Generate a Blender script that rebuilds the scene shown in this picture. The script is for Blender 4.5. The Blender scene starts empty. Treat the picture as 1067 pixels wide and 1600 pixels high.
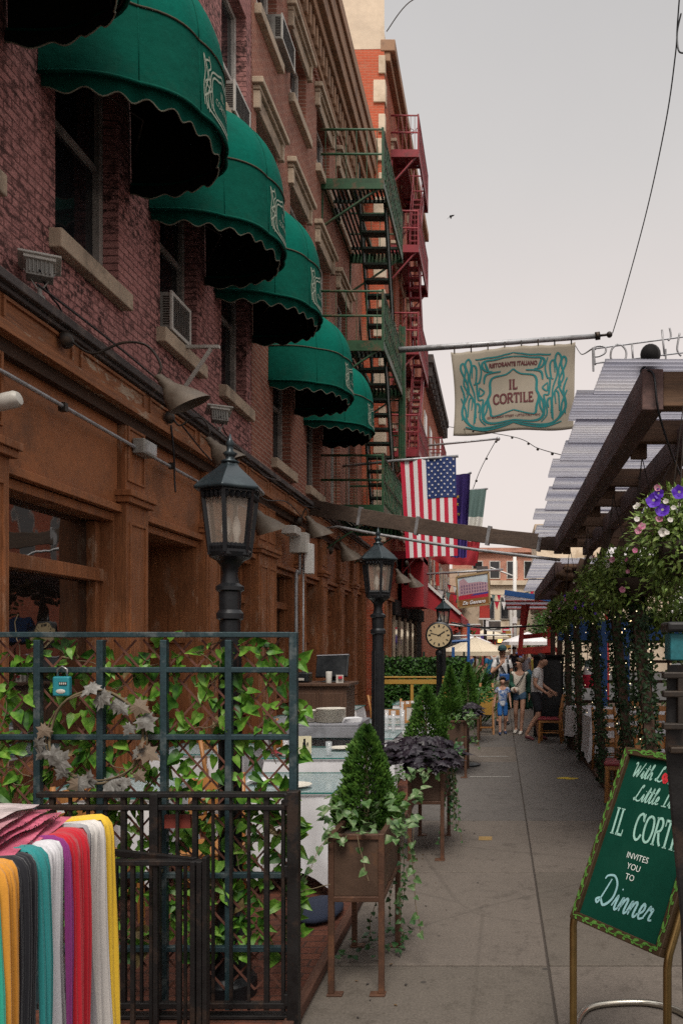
import bpy, math, random
from mathutils import Vector, Matrix, noise as mnoise
rnd = random.Random(11)
D = bpy.data
SC = bpy.context.scene
COL = SC.collection
PI = math.pi
# ---- camera model: eye 1.9 m up, looking along +Y, shifted lens -------------------
EYE, FPX, CX, CY = 1.9, 1300.0, 780.0, 1005.0
def P(px, py, Y): return Vector(((px-CX)/FPX*Y, Y, EYE-(py-CY)/FPX*Y))
def V(*a): return Vector(a)
Z1 = Vector((0, 0, 1))

class MB:
    """collects faces, then links them as ONE mesh object"""
    def __init__(s): s.v = []; s.f = []; s.m = []
    def add(s, vs, fs, m=0):
        b = len(s.v); s.v.extend([Vector(q) for q in vs])
        for f in fs: s.f.append([b+i for i in f]); s.m.append(m)
    def poly(s, pts, m=0): s.add(pts, [list(range(len(pts)))], m)
    def box(s, c, sz, rz=0, m=0, M=None):
        if M is None: M = Matrix.Rotation(rz, 3, 'Z')
        c = Vector(c); hx, hy, hz = sz[0]/2, sz[1]/2, sz[2]/2
        vs = [c+M@Vector((x*hx, y*hy, z*hz)) for z in (-1, 1) for y in (-1, 1) for x in (-1, 1)]
        s.add(vs, [(0,2,3,1),(4,5,7,6),(0,1,5,4),(2,6,7,3),(0,4,6,2),(1,3,7,5)], m)
    def bb(s, x0, x1, y0, y1, z0, z1, m=0):
        s.box(((x0+x1)/2, (y0+y1)/2, (z0+z1)/2), (abs(x1-x0), abs(y1-y0), abs(z1-z0)), 0, m)
    def beam(s, a, b, w, h, m=0, up=Z1):
        a = Vector(a); b = Vector(b); d = (b-a); L = d.length
        if L < 1e-6: return
        d /= L; x = d.cross(up)
        if x.length < 1e-4: x = d.cross(Vector((1, 0, 0)))
        x.normalize(); z = x.cross(d)
        M = Matrix((x, d, z)).transposed()
        s.box((a+b)/2, (w, L, h), 0, m, M)
    def tube(s, pts, r, n=8, m=0, caps=True):
        pts = [Vector(p) for p in pts]; k = len(pts)
        rr = r if isinstance(r, (list, tuple)) else [r]*k
        base = len(s.v); ref = None
        for i, p in enumerate(pts):
            t = (pts[min(i+1, k-1)]-pts[max(i-1, 0)])
            if t.length < 1e-9: t = Vector((0, 0, 1))
            t.normalize()
            if ref is None:
                ref = t.cross(Z1)
                if ref.length < .1: ref = t.cross(Vector((1, 0, 0)))
            ref = (ref-t*ref.dot(t)).normalized(); b = t.cross(ref)
            for j in range(n):
                a = 2*PI*j/n
                s.v.append(p+(ref*math.cos(a)+b*math.sin(a))*rr[i])
        for i in range(k-1):
            for j in range(n):
                s.f.append([base+i*n+j, base+i*n+(j+1) % n, base+(i+1)*n+(j+1) % n, base+(i+1)*n+j]); s.m.append(m)
        if caps:
            s.f.append([base+j for j in range(n)][::-1]); s.m.append(m)
            s.f.append([base+(k-1)*n+j for j in range(n)]); s.m.append(m)
    def lathe(s, prof, c=(0, 0, 0), n=16, m=0, M=None, ph=0):
        c = Vector(c); M = M or Matrix.Identity(3); base = len(s.v); k = len(prof)
        for (r, z) in prof:
            for j in range(n):
                a = 2*PI*j/n+ph
                s.v.append(c+M@Vector((r*math.cos(a), r*math.sin(a), z)))
        for i in range(k-1):
            for j in range(n):
                s.f.append([base+i*n+j, base+i*n+(j+1) % n, base+(i+1)*n+(j+1) % n, base+(i+1)*n+j]); s.m.append(m)
        s.f.append([base+j for j in range(n)][::-1]); s.m.append(m)
        s.f.append([base+(k-1)*n+j for j in range(n)]); s.m.append(m)
    def sheet(s, grid, m=0, closeu=False, mf=None):
        base = len(s.v); a = len(grid); b = len(grid[0])
        for row in grid:
            for p in row: s.v.append(Vector(p))
        for i in range(a-1):
            for j in range(b if closeu else b-1):
                j2 = (j+1) % b
                s.f.append([base+i*b+j, base+i*b+j2, base+(i+1)*b+j2, base+(i+1)*b+j]); s.m.append(mf(i, j) if mf else m)
    def ball(s, c, r, n=8, k=5, m=0):
        if not isinstance(r, (tuple, list)): r = (r, r, r)
        c = Vector(c)
        g = []
        for i in range(k+1):
            t = PI*i/k
            g.append([c+Vector((r[0]*math.sin(t)*math.cos(2*PI*j/n), r[1]*math.sin(t)*math.sin(2*PI*j/n), r[2]*math.cos(t))) for j in range(n)])
        s.sheet(g[::-1], m, True)
    def leaf(s, p, d, nr, L, W, m=0, fold=.25):
        d = d.normalized(); x = d.cross(nr)
        if x.length < 1e-4: x = d.cross(Vector((.3, .5, .8)))
        x.normalize(); nr = x.cross(d)
        mid = p+d*L*.5-nr*W*fold
        l1 = p+d*L*.32-x*W*.5; r1 = p+d*L*.32+x*W*.5
        s.add([p, l1, p+d*L-nr*L*.12, r1, mid], [(0, 4, 1), (1, 4, 2), (2, 4, 3), (3, 4, 0)], m)
    def heart(s, p, d, nr, L, W, m=0):
        d = d.normalized(); x = d.cross(nr)
        if x.length < 1e-4: x = d.cross(Vector((.3, .5, .8)))
        x.normalize(); nr = x.cross(d)
        o = [(0, 0, 0), (-.10, .38, .05), (.12, .52, .06), (.42, .40, .05), (.75, .18, 0), (1, 0, -.12)]
        c = [(.2, -.1), (.5, -.12), (.8, -.1)]
        for sg in (-1, 1):
            vs = [p+d*L*a+x*W*b*sg+nr*L*h for a, b, h in o]+[p+d*L*a+nr*L*h for a, h in c]
            fs = [(0, 1, 2, 6), (6, 2, 3, 7), (7, 3, 4, 8), (8, 4, 5)]
            s.add(vs, fs if sg > 0 else [f[::-1] for f in fs], m)
    def maple(s, p, d, nr, L, m=0, curl=.15):
        d = d.normalized(); x = d.cross(nr)
        if x.length < 1e-4: x = d.cross(Vector((.3, .5, .8)))
        x.normalize(); nr = x.cross(d)
        half = [(0, 0), (.02, .10), (-.10, .30), (.06, .30), (.04, .52), (.20, .36), (.30, .40), (.44, .58), (.50, .36), (.56, .20), (.72, .26), (.74, .13), (1, 0)]
        pts = half+[(a, -b) for a, b in half[-2:0:-1]]
        vs = [p+d*(L*.36)+nr*L*.05]+[p+d*L*a+x*L*b-nr*L*curl*(abs(b)*1.2+a*a*.6) for a, b in pts]
        n = len(pts); s.add(vs, [(0, 1+i, 1+(i+1) % n) for i in range(n)], m)
    def build(s, name, mats, parent=None, smooth=False, bev=0, solid=0, angle=None, off=1):
        me = D.meshes.new(name)
        org = worldloc(parent) if parent else Vector((0, 0, 0))
        me.from_pydata([v-org for v in s.v], [], s.f)
        if not isinstance(mats, (list, tuple)): mats = [mats]
        for m in mats: me.materials.append(m)
        me.polygons.foreach_set('material_index', s.m)
        if smooth: me.polygons.foreach_set('use_smooth', [True]*len(s.f))
        me.update()
        o = D.objects.new(name, me); COL.objects.link(o)
        if parent: o.parent = parent
        if angle is not None:
            try: me.set_sharp_from_angle(angle=math.radians(angle))
            except Exception: pass
        if solid:
            md = o.modifiers.new('Solidify', 'SOLIDIFY'); md.thickness = solid; md.offset = off
        if bev:
            md = o.modifiers.new('Bevel', 'BEVEL'); md.width = bev; md.segments = 2; md.limit_method = 'ANGLE'; md.angle_limit = .6
        return o

def build_each(mb, name, mats, parent=None, **kw):
    par = list(range(len(mb.v)))
    def fd(i):
        while par[i] != i: par[i] = par[par[i]]; i = par[i]
        return i
    for f in mb.f:
        a = fd(f[0])
        for q in f[1:]: par[fd(q)] = a
    gr = {}
    for f, m in zip(mb.f, mb.m): gr.setdefault(fd(f[0]), []).append((f, m))
    for fs in gr.values():
        n = MB(); ix = {}
        for f, m in fs:
            for q in f:
                if q not in ix: ix[q] = len(n.v); n.v.append(mb.v[q])
            n.f.append([ix[q] for q in f]); n.m.append(m)
        n.build(name, mats, parent, **kw)
def worldloc(o):
    p = Vector((0, 0, 0))
    while o: p = p+o.location; o = o.parent
    return p
def tag(o, label=None, cat=None, group=None, kind=None):
    if label: o['label'] = label
    if cat: o['category'] = cat
    if group: o['group'] = group
    if kind: o['kind'] = kind
    return o
def thing(name, label, cat, loc=(0, 0, 0), group=None):
    o = D.objects.new(name, None); COL.objects.link(o); o.location = loc; o.empty_display_size = .1
    return tag(o, label, cat, group)
def copy_tree(o, parent=None):
    c = o.copy(); COL.objects.link(c)
    if parent: c.parent = parent
    for ch in list(o.children): copy_tree(ch, c)
    return c
def put(o, loc, rz=0, sc=None, label=None):
    o.location = loc; o.rotation_euler = (0, 0, rz)
    if sc: o.scale = (sc,)*3 if not isinstance(sc, (tuple, list)) else sc
    if label: o['label'] = label
    return o

def smooth_pts(pts, n=6):
    if len(pts) < 3: return [tuple(p) for p in pts]
    out = []; k = len(pts); d = len(pts[0])
    for i in range(k-1):
        p0, p1, p2, p3 = pts[max(i-1, 0)], pts[i], pts[i+1], pts[min(i+2, k-1)]
        for j in range(n):
            t = j/n
            out.append(tuple(.5*(2*p1[q]+(p2[q]-p0[q])*t+(2*p0[q]-5*p1[q]+4*p2[q]-p3[q])*t*t+(3*p1[q]-p0[q]-3*p2[q]+p3[q])*t**3) for q in range(d)))
    out.append(tuple(pts[-1])); return out
def stroke(mb, pts, w, fn, m=0, n=6):
    """flat painted stroke: pts in 2D, fn maps (x, y) to the surface"""
    p = smooth_pts(pts, n) if n else pts
    k = len(p); row = []
    for i in range(k):
        a = p[max(i-1, 0)]; b = p[min(i+1, k-1)]
        dx, dy = b[0]-a[0], b[1]-a[1]; L = math.hypot(dx, dy) or 1
        ww = w(i/(k-1)) if callable(w) else w
        ox, oy = -dy/L*ww/2, dx/L*ww/2
        row.append([fn(p[i][0]+ox, p[i][1]+oy), fn(p[i][0]-ox, p[i][1]-oy)])
    mb.sheet(row, m)
def text(mb, body, fn, size=1, align='CENTER', m=0, shear=0, sx=1, x0=0, y0=0, bold=0):
    cu = D.curves.new('t', 'FONT'); cu.body = body; cu.size = size; cu.align_x = align; cu.shear = shear; cu.offset = bold
    cu.resolution_u = 3; cu.fill_mode = 'FRONT'
    o = D.objects.new('t', cu); COL.objects.link(o)
    dg = bpy.context.evaluated_depsgraph_get(); dg.update()
    me = D.meshes.new_from_object(o.evaluated_get(dg))
    mb.add([fn(x0+v.co.x*sx, y0+v.co.y) for v in me.vertices], [list(p.vertices) for p in me.polygons], m)
    D.objects.remove(o); D.curves.remove(cu); D.meshes.remove(me)
def plane_fn(o, u, v, lift=0):
    o = Vector(o); u = Vector(u); v = Vector(v); n = u.cross(v).normalized()*lift
    return lambda x, y: o+u*x+v*y+n

# ------------------------------------------------------------------ materials
def srgb(r, g, b):
    f = lambda c: (c/255/12.92) if c/255 <= .04045 else ((c/255+.055)/1.055)**2.4
    return (f(r), f(g), f(b))
class Mt:
    def __init__(s, name, rough=.6, metal=0, spec=.4):
        s.m = D.materials.new(name); s.m.use_nodes = True; s.nt = s.m.node_tree
        s.b = s.nt.nodes['Principled BSDF']; s.b.inputs['Roughness'].default_value = rough
        s.b.inputs['Metallic'].default_value = metal; s.b.inputs['Specular IOR Level'].default_value = spec
        s.tc = s.nt.nodes.new('ShaderNodeTexCoord'); s.co = s.tc.outputs['Object']
    def N(s, t, **k):
        n = s.nt.nodes.new(t)
        for a, b in k.items(): setattr(n, a, b)
        return n
    def L(s, a, b): s.nt.links.new(a, b)
    def sc(s, v, vec=None, loc=(0, 0, 0)):
        n = s.N('ShaderNodeMapping'); n.inputs['Scale'].default_value = v; n.inputs['Location'].default_value = loc
        s.L(vec or s.co, n.inputs['Vector']); return n.outputs[0]
    def swz(s, a, b, c=None):
        sp = s.N('ShaderNodeSeparateXYZ'); s.L(s.co, sp.inputs[0]); cb = s.N('ShaderNodeCombineXYZ')
        for i, q in enumerate((a, b, c)):
            if q: s.L(sp.outputs[q], cb.inputs[i])
        return cb.outputs[0]
    def noise(s, scale, detail=4, rough=.55, vec=None, dist=0):
        n = s.N('ShaderNodeTexNoise'); n.inputs['Scale'].default_value = scale; n.inputs['Detail'].default_value = detail
        n.inputs['Roughness'].default_value = rough; n.inputs['Distortion'].default_value = dist
        s.L(vec or s.co, n.inputs['Vector']); return n.outputs['Fac']
    def ramp(s, fac, stops, interp='LINEAR'):
        n = s.N('ShaderNodeValToRGB'); cr = n.color_ramp; cr.interpolation = interp
        while len(cr.elements) < len(stops): cr.elements.new(.5)
        for e, (p, c) in zip(cr.elements, stops):
            e.position = p; e.color = (c, c, c, 1) if isinstance(c, (int, float)) else (*c, 1)
        s.L(fac, n.inputs[0]); return n.outputs[0]
    def mix(s, fac, a, b, mode='MIX'):
        n = s.N('ShaderNodeMix', data_type='RGBA', blend_type=mode)
        for i, q in ((0, fac), (6, a), (7, b)):
            if hasattr(q, 'node'): s.L(q, n.inputs[i])
            elif i == 0: n.inputs[0].default_value = q
            else: n.inputs[i].default_value = (*q, 1)
        return n.outputs[2]
    def math(s, op, a, b=0):
        n = s.N('ShaderNodeMath', operation=op)
        for i, q in enumerate((a, b)):
            if hasattr(q, 'node'): s.L(q, n.inputs[i])
            else: n.inputs[i].default_value = q
        return n.outputs[0]
    def bump(s, h, st=.3, dist=.01, nrm=None):
        n = s.N('ShaderNodeBump'); n.inputs['Strength'].default_value = st; n.inputs['Distance'].default_value = dist
        s.L(h, n.inputs['Height'])
        if nrm: s.L(nrm, n.inputs['Normal'])
        return n.outputs[0]
    def col(s, c):
        if hasattr(c, 'node'): s.L(c, s.b.inputs['Base Color'])
        else: s.b.inputs['Base Color'].default_value = (*c, 1)
    def nrm(s, n): s.L(n, s.b.inputs['Normal'])
    def rgh(s, r): s.L(r, s.b.inputs['Roughness'])
def k(c, f): return tuple(min(1, q*f) for q in c)
def pm(name, c, rough=.6, metal=0, var=.3, scale=5, bump=.15, bscale=60, bdist=.004, spec=.4, dirt=None, dirtamt=.5, stretch=None):
    t = Mt(name, rough, metal, spec)
    vec = t.sc(stretch) if stretch else None
    f = t.noise(scale, 5, .6, vec)
    c1 = t.ramp(f, [(.25, k(c, 1-var)), (.5, c), (.78, k(c, 1+var*.8))])
    fine = t.noise(scale*9, 3, .6, vec)
    c1 = t.mix(.35, c1, t.ramp(fine, [(.3, k(c, 1-var)), (.7, k(c, 1+var*.5))]))
    if dirt:
        g = t.noise(scale*.7, 6, .7, t.sc((1, 1, 1), None, (3.1, 1.7, 5.2)))
        c1 = t.mix(t.ramp(g, [(.52, 0.), (.62, dirtamt)]), c1, dirt)
    t.col(c1)
    t.rgh(t.ramp(f, [(.3, max(.02, rough-.1)), (.7, min(1, rough+.12))]))
    if bump: t.nrm(t.bump(t.noise(bscale, 4, .6, vec), bump, bdist))
    return t.m
def brick(name, c1, c2, mortar, axes=('Y', 'Z'), grime=(.02, .016, .014), gamt=.5, bw=.215, rh=.075, gscale=1.2, ms=.008, paint=None, spots=()):
    t = Mt(name, .85, 0, .2)
    vec = t.swz(*axes)
    n = t.N('ShaderNodeTexBrick'); n.offset = .5
    n.inputs['Scale'].default_value = 1; n.inputs['Brick Width'].default_value = bw; n.inputs['Row Height'].default_value = rh
    n.inputs['Mortar Size'].default_value = ms; n.inputs['Mortar Smooth'].default_value = .3; n.inputs['Bias'].default_value = -.1
    for a, b in (('Color1', c1), ('Color2', c2), ('Mortar', mortar)): n.inputs[a].default_value = (*b, 1)
    wob = t.noise(3, 3, .5)
    vv = t.N('ShaderNodeVectorMath', operation='ADD'); t.L(vec, vv.inputs[0])
    sub = t.N('ShaderNodeVectorMath', operation='SCALE'); sub.inputs['Scale'].default_value = .012
    nc = t.N('ShaderNodeTexNoise'); nc.inputs['Scale'].default_value = 7; t.L(t.co, nc.inputs['Vector']); t.L(nc.outputs['Color'], sub.inputs[0])
    t.L(sub.outputs[0], vv.inputs[1]); t.L(vv.outputs[0], n.inputs['Vector'])
    c = n.outputs['Color']
    lf = t.noise(gscale*.6, 5, .6)
    c = t.mix(.45, c, t.ramp(lf, [(.3, k(c1, .6)), (.7, k(c2, 1.2))]), 'MIX') if paint is None else c
    c = t.mix(.25, c, t.ramp(t.noise(45, 3, .7), [(.3, .0), (.7, .8)]), 'OVERLAY')
    g = t.noise(gscale, 9, .72)
    if paint:
        # worn paint: patches flaked to dark, joints open in places
        mort = t.math('MULTIPLY', n.outputs['Fac'], t.ramp(t.noise(2.2, 4, .6), [(.38, .2), (.56, 1.)]))
        flake = t.ramp(t.noise(9, 8, .75, t.sc((1, 1, 1.6))), [(.47, 0.), (.56, .9)])
        area = t.ramp(t.noise(.9, 3, .6), [(.36, .2), (.55, 1.)])
        dk = t.math('MAXIMUM', t.math('MULTIPLY', mort, .55), t.math('MULTIPLY', flake, area))
        c = t.mix(dk, c, grime)
    else:
        c = t.mix(t.ramp(g, [(.5, 0.), (.66, gamt)]), c, grime)
    for (yy, zz, rad, sc_) in spots:
        sp = t.N('ShaderNodeVectorMath', operation='DISTANCE'); t.L(vec, sp.inputs[0]); sp.inputs[1].default_value = (yy, zz, 0)
        dd = t.math('ADD', sp.outputs['Value'], t.math('MULTIPLY', t.math('SUBTRACT', t.noise(14, 5, .7), .5), .5))
        c = t.mix(t.ramp(dd, [(0, .85), (rad, 0.)]), c, sc_)
    t.col(c)
    h = t.math('SUBTRACT', t.math('MULTIPLY', t.noise(38, 5, .65), .5), n.outputs['Fac'])
    t.nrm(t.bump(h, .75, .012))
    return t.m
def wood(name, c, rough=.55, axis='Z', var=.45, peel=None, peelamt=.6, dark=.35, bump=.3, spec=.35, fr=22):
    t = Mt(name, rough, 0, spec)
    st = {'X': (.06, 1, 1), 'Y': (1, .06, 1), 'Z': (1, 1, .06)}[axis]
    v = t.sc(st)
    g = t.noise(fr, 6, .65, v, .4); lf = t.noise(1.6, 4, .6)
    cc = t.ramp(g, [(.28, k(c, dark)), (.5, c), (.75, k(c, 1+var))])
    cc = t.mix(t.ramp(lf, [(.38, .0), (.62, .75)]), cc, k(c, .42))
    cc = t.mix(.4, cc, t.ramp(t.noise(fr*4, 4, .7, v), [(.3, k(c, .3)), (.7, k(c, 1.5))]))
    if peel:
        pf = t.noise(7, 8, .75, t.sc(tuple(max(.35, q) for q in st)))
        ar = t.ramp(t.noise(1.1, 3, .6, t.sc((1, 1, 1), None, (4, 2, 7))), [(.45, 0.), (.62, 1.)])
        cc = t.mix(t.math('MULTIPLY', t.ramp(pf, [(.54, 0.), (.6, peelamt)]), ar), cc, peel)
    t.col(cc); t.rgh(t.ramp(g, [(.3, rough-.1), (.7, min(1, rough+.15))]))
    t.nrm(t.bump(g, bump, .004))
    return t.m
def glassy(name, c=(.012, .013, .015), rough=.04, wob=.05):
    t = Mt(name, rough, 0, .6); t.col(c)
    t.nrm(t.bump(t.noise(2.2, 2, .5), wob, .05)); return t.m
def leafm(name, cols, rough=.45, trans=.25, var=.5):
    t = Mt(name, rough, 0, .35)
    f = t.noise(23, 3, .6); f2 = t.noise(4, 3, .5)
    c = t.ramp(f, [(.3, cols[0]), (.5, cols[1]), (.7, cols[2])])
    c = t.mix(t.ramp(f2, [(.35, 0.), (.7, var)]), c, cols[0])
    t.col(c)
    tr = t.N('ShaderNodeBsdfTranslucent'); t.L(c, tr.inputs['Color'])
    mx = t.N('ShaderNodeMixShader'); mx.inputs[0].default_value = trans
    t.L(t.b.outputs[0], mx.inputs[1]); t.L(tr.outputs[0], mx.inputs[2])
    t.L(mx.outputs[0], t.nt.nodes['Material Output'].inputs[0]); return t.m
def emis(name, c, st):
    t = Mt(name); t.col(c); t.b.inputs['Emission Color'].default_value = (*c, 1); t.b.inputs['Emission Strength'].default_value = st; return t.m
def sheer(name, c, rough=.15, alpha=.35, spec=.5):
    """thin clear pane: see-through with a little body colour"""
    t = Mt(name, rough, 0, spec); t.col(c)
    tp = t.N('ShaderNodeBsdfTransparent'); mx = t.N('ShaderNodeMixShader'); mx.inputs[0].default_value = alpha
    t.L(tp.outputs[0], mx.inputs[1]); t.L(t.b.outputs[0], mx.inputs[2])
    t.L(mx.outputs[0], t.nt.nodes['Material Output'].inputs[0]); return t.m

M = {}
M['pink'] = brick('pink_brick', (.40, .182, .168), (.46, .22, .20), (.27, .12, .11), paint=True, gamt=.8, grime=(.022, .013, .012),
    spots=((6.6, 4.9, .32, (.42, .06, .28)), (11.0, 4.85, .35, (.38, .06, .24))))
M['redbrick'] = brick('red_brick', (.22, .072, .048), (.36, .145, .095), (.46, .35, .28), gamt=.35, ms=.011)
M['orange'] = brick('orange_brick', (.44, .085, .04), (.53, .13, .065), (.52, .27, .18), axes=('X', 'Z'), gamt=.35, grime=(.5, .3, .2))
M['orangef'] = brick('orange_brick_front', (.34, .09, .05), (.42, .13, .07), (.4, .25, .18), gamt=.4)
M['hazebrick'] = brick('hazed_far_brick', (.48, .21, .15), (.55, .27, .19), (.52, .36, .28), axes=('X', 'Z'), gamt=.2)  # brick colour lightened to paint in the haze of the far street
M['loft'] = brick('loft_brick', (.6, .14, .07), (.66, .2, .11), (.62, .48, .38), gamt=.2)
M['cream'] = pm('cream_stucco', (.60, .50, .38), .9, var=.25, scale=.8, dirt=(.25, .17, .1))
M['stone'] = pm('pale_stone', (.42, .33, .24), .85, var=.3, scale=3, dirt=(.1, .08, .06), bump=.3)
M['brownstone'] = pm('brown_cornice', (.30, .18, .11), .8, var=.35, scale=2, dirt=(.07, .05, .04))
M['frame'] = pm('window_paint', (.32, .29, .26), .6, var=.25, scale=4, dirt=(.06, .05, .05))
M['whiteframe'] = pm('white_window_paint', (.50, .47, .43), .6, var=.2, scale=3, dirt=(.2, .17, .15))
M['glass'] = glassy('window_glass')
M['shopglass'] = glassy('shop_glass', (.008, .007, .006), .02, .06); M['shopglass'].node_tree.nodes['Principled BSDF'].inputs['IOR'].default_value = 2.7
M['wood'] = wood('orange_brown_wood', (.275, .100, .036), .65, 'Z', peel=(.38, .25, .17), peelamt=.7, dark=.22)
M['woody'] = wood('orange_brown_wood_long', (.28, .10, .035), .6, 'Y', peel=(.10, .05, .03), peelamt=.7)
M['woodpeel'] = wood('peeling_wood', (.28, .108, .044), .75, 'Y', peel=(.36, .29, .21), peelamt=.9, dark=.25, bump=.6)
M['woodflat'] = pm('smooth_painted_wood', (.27, .097, .034), .65, var=.45, scale=2.2, bump=.45, bscale=30, dirt=(.09, .04, .018), dirtamt=.5)
M['woodshade'] = wood('shaded_soffit_wood', (.055, .028, .016), .8, 'Y')  # dark tone paints in the shade of the recess below the fascia
M['tar'] = pm('tar_ledge', (.06, .05, .048), .8, var=.4, scale=4, dirt=(.16, .13, .11))
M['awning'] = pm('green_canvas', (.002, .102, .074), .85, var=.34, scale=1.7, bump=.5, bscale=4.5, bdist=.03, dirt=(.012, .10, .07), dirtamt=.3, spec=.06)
M['awningshade'] = pm('green_canvas_shaded', (.003, .070, .049), .85, var=.36, scale=1.7, bump=.5, bscale=4.0, bdist=.03, dirt=(.02, .065, .045), dirtamt=.35, spec=.06)  # darker copy of the dome canvas, shade of the skirt painted in
M['shade_shell'] = pm('black_shade_shell', (.012, .015, .013), .95, var=.3, scale=3, spec=.05)  # near-black colour that paints in the shade under the canopies
M['edging'] = pm('cream_edging', (.20, .20, .15), .8, var=.2)
M['emblem'] = pm('emblem_paint', (.26, .29, .23), .8, var=.25, scale=12)
M['seam'] = pm('worn_seam', (.06, .05, .03), .9, var=.4)
M['iron'] = pm('black_iron', (.012, .011, .011), .5, .3, var=.5, scale=9, bump=.4, bscale=40, dirt=(.045, .028, .02), dirtamt=.7)
M['blackpaint'] = pm('black_gloss_paint', (.010, .011, .013), .35, .2, var=.4, scale=8, bump=.15)
M['lampgreen'] = pm('blue_green_lamp_paint', (.020, .030, .035), .32, .4, var=.4, scale=9, bump=.2, dirt=(.045, .06, .065))
M['lampglass'] = sheer('lamp_glass', (.33, .27, .22), .12, .42)
M['candle'] = pm('milky_tube', (.75, .70, .62), .3, var=.1)
M['greeniron'] = pm('green_iron', (.012, .055, .02), .5, .2, var=.5, scale=5, dirt=(.10, .05, .025), dirtamt=.7)
M['darkgreeniron'] = pm('dark_green_iron', (.006, .018, .010), .6, .2, var=.5, scale=5, dirt=(.025, .015, .01))
M['rediron'] = pm('red_iron', (.20, .016, .024), .5, .2, var=.4, scale=5, dirt=(.05, .015, .012))
M['frameblue'] = pm('worn_blue_steel', (.022, .046, .054), .42, .3, var=.5, scale=7, dirt=(.12, .14, .14), dirtamt=.65, bump=.3)
M['lattice'] = pm('willow_slat', (.115, .045, .030), .8, var=.5, scale=12)
M['ivy'] = leafm('ivy_leaf', [(.02, .08, .010), (.11, .27, .028), (.24, .40, .065)], .42, .25, .35)
M['ivydark'] = leafm('ivy_leaf_dark', [(.008, .035, .006), (.035, .12, .012), (.09, .22, .03)], .45, .2, .3)
M['ivypale'] = leafm('ivy_leaf_pale', [(.05, .15, .015), (.14, .30, .035), (.26, .42, .08)], .42, .25, .3)
M['ivydry'] = leafm('ivy_leaf_dry', [(.07, .05, .02), (.16, .12, .05), (.25, .2, .1)], .6, .15, .3)
M['hedge'] = leafm('hedge_leaf', [(.008, .03, .006), (.045, .13, .018), (.09, .2, .035)])
M['conifer'] = leafm('conifer_spray', [(.014, .05, .008), (.06, .145, .018), (.13, .25, .035)], .6, .2)
M['varieg'] = leafm('variegated_leaf', [(.025, .07, .018), (.09, .17, .055), (.30, .35, .21)], .45, .2, .25)
M['vine'] = leafm('vine_leaf', [(.010, .035, .012), (.035, .10, .03), (.09, .17, .06)], .45, .2)
M['darkvine'] = leafm('dark_purple_leaf', [(.006, .004, .007), (.016, .011, .018), (.045, .035, .045)], .4, .1)
M['basket'] = leafm('petunia_leaf', [(.03, .065, .010), (.14, .22, .035), (.32, .40, .12)], .5, .25, .6)
M['garland'] = leafm('garland_leaf', [(.006, .018, .006), (.016, .044, .013), (.04, .085, .022)], .6, .1)
M['petal_purple'] = leafm('purple_petal', [(.08, .02, .35), (.13, .04, .5), (.2, .08, .6)], .5, .3, .2)
M['petal_pink'] = leafm('pink_petal', [(.35, .05, .16), (.55, .22, .32), (.62, .4, .44)], .5, .3, .2)
M['petal_white'] = leafm('white_petal', [(.55, .5, .45), (.68, .64, .6), (.75, .72, .68)], .5, .3, .2)
M['greyleaf'] = leafm('silver_leaf', [(.07, .06, .05), (.18, .175, .16), (.33, .32, .30)], .6, .15, .4)
M['twig'] = pm('twig', (.12, .09, .05), .8, var=.3)
M['soil'] = pm('soil', (.03, .02, .014), .95, var=.4)
M['rust'] = pm('rusty_brown_steel', (.085, .042, .026), .55, .3, var=.4, scale=7, dirt=(.16, .07, .035), dirtamt=.6, bump=.3)
M['panel'] = pm('rust_brown_panel', (.065, .036, .022), .65, .1, var=.4, scale=9, dirt=(.12, .055, .025), dirtamt=.5, bump=.3)
M['cloth'] = pm('white_tablecloth', (.58, .58, .60), .85, var=.1, scale=3, bump=.1, bscale=200, bdist=.001)
M['tglass'] = sheer('table_glass', (.20, .34, .34), .03, .30, .8)
M['clear'] = sheer('clear_glass', (.6, .62, .64), .05, .28, .8)
M['plate'] = pm('cream_china', (.68, .64, .56), .3, var=.08)
M['oak'] = wood('honey_oak', (.36, .155, .042), .45, 'Z', var=.35, dark=.6, spec=.5)
M['yellow'] = pm('yellow_wood', (.34, .19, .035), .5, var=.2, scale=5)
M['seatred'] = pm('red_vinyl', (.20, .02, .028), .5, var=.3, scale=6)
M['steel'] = pm('steel', (.28, .28, .28), .35, .8, var=.2, scale=5)
M['galv'] = pm('galvanised', (.33, .33, .34), .5, .5, var=.25, scale=6, dirt=(.12, .11, .1))
M['greytray'] = pm('grey_counter', (.20, .20, .22), .5, .1, var=.2, scale=6, dirt=(.1, .1, .11))
M['cabinet'] = wood('dark_walnut', (.085, .042, .024), .6, 'Z')
M['screen'] = pm('black_plastic', (.008, .010, .012), .3, var=.2, bump=.03)
M['whiteplastic'] = pm('white_plastic', (.44, .42, .38), .45, var=.12, scale=5, dirt=(.3, .28, .24))
M['greyplastic'] = pm('grey_plastic', (.22, .21, .19), .5, var=.25, scale=9, dirt=(.14, .12, .11))
M['oldshade'] = pm('aged_metal_shade', (.105, .082, .062), .6, .2, var=.35, scale=8, dirt=(.06, .035, .022), bump=.25)
M['darkmetal'] = pm('dark_bronze', (.03, .024, .02), .5, .5, var=.4, scale=9, dirt=(.08, .05, .03))
M['gold'] = pm('brass_tube', (.26, .17, .065), .3, .85, var=.25, scale=7, bump=.08)
M['chrome'] = pm('chrome_tube', (.42, .39, .33), .25, .9, var=.2, scale=5, bump=.05)
M['board'] = pm('green_chalkboard', (.003, .042, .026), .7, var=.25, scale=3, bump=.05, dirt=(.007, .05, .032), dirtamt=.4, spec=.1)
M['chalk'] = pm('chalk_paint', (.30, .52, .44), .9, var=.4, scale=40)
M['chalkwhite'] = pm('chalk_white', (.66, .7, .66), .9, var=.3, scale=40)
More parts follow.
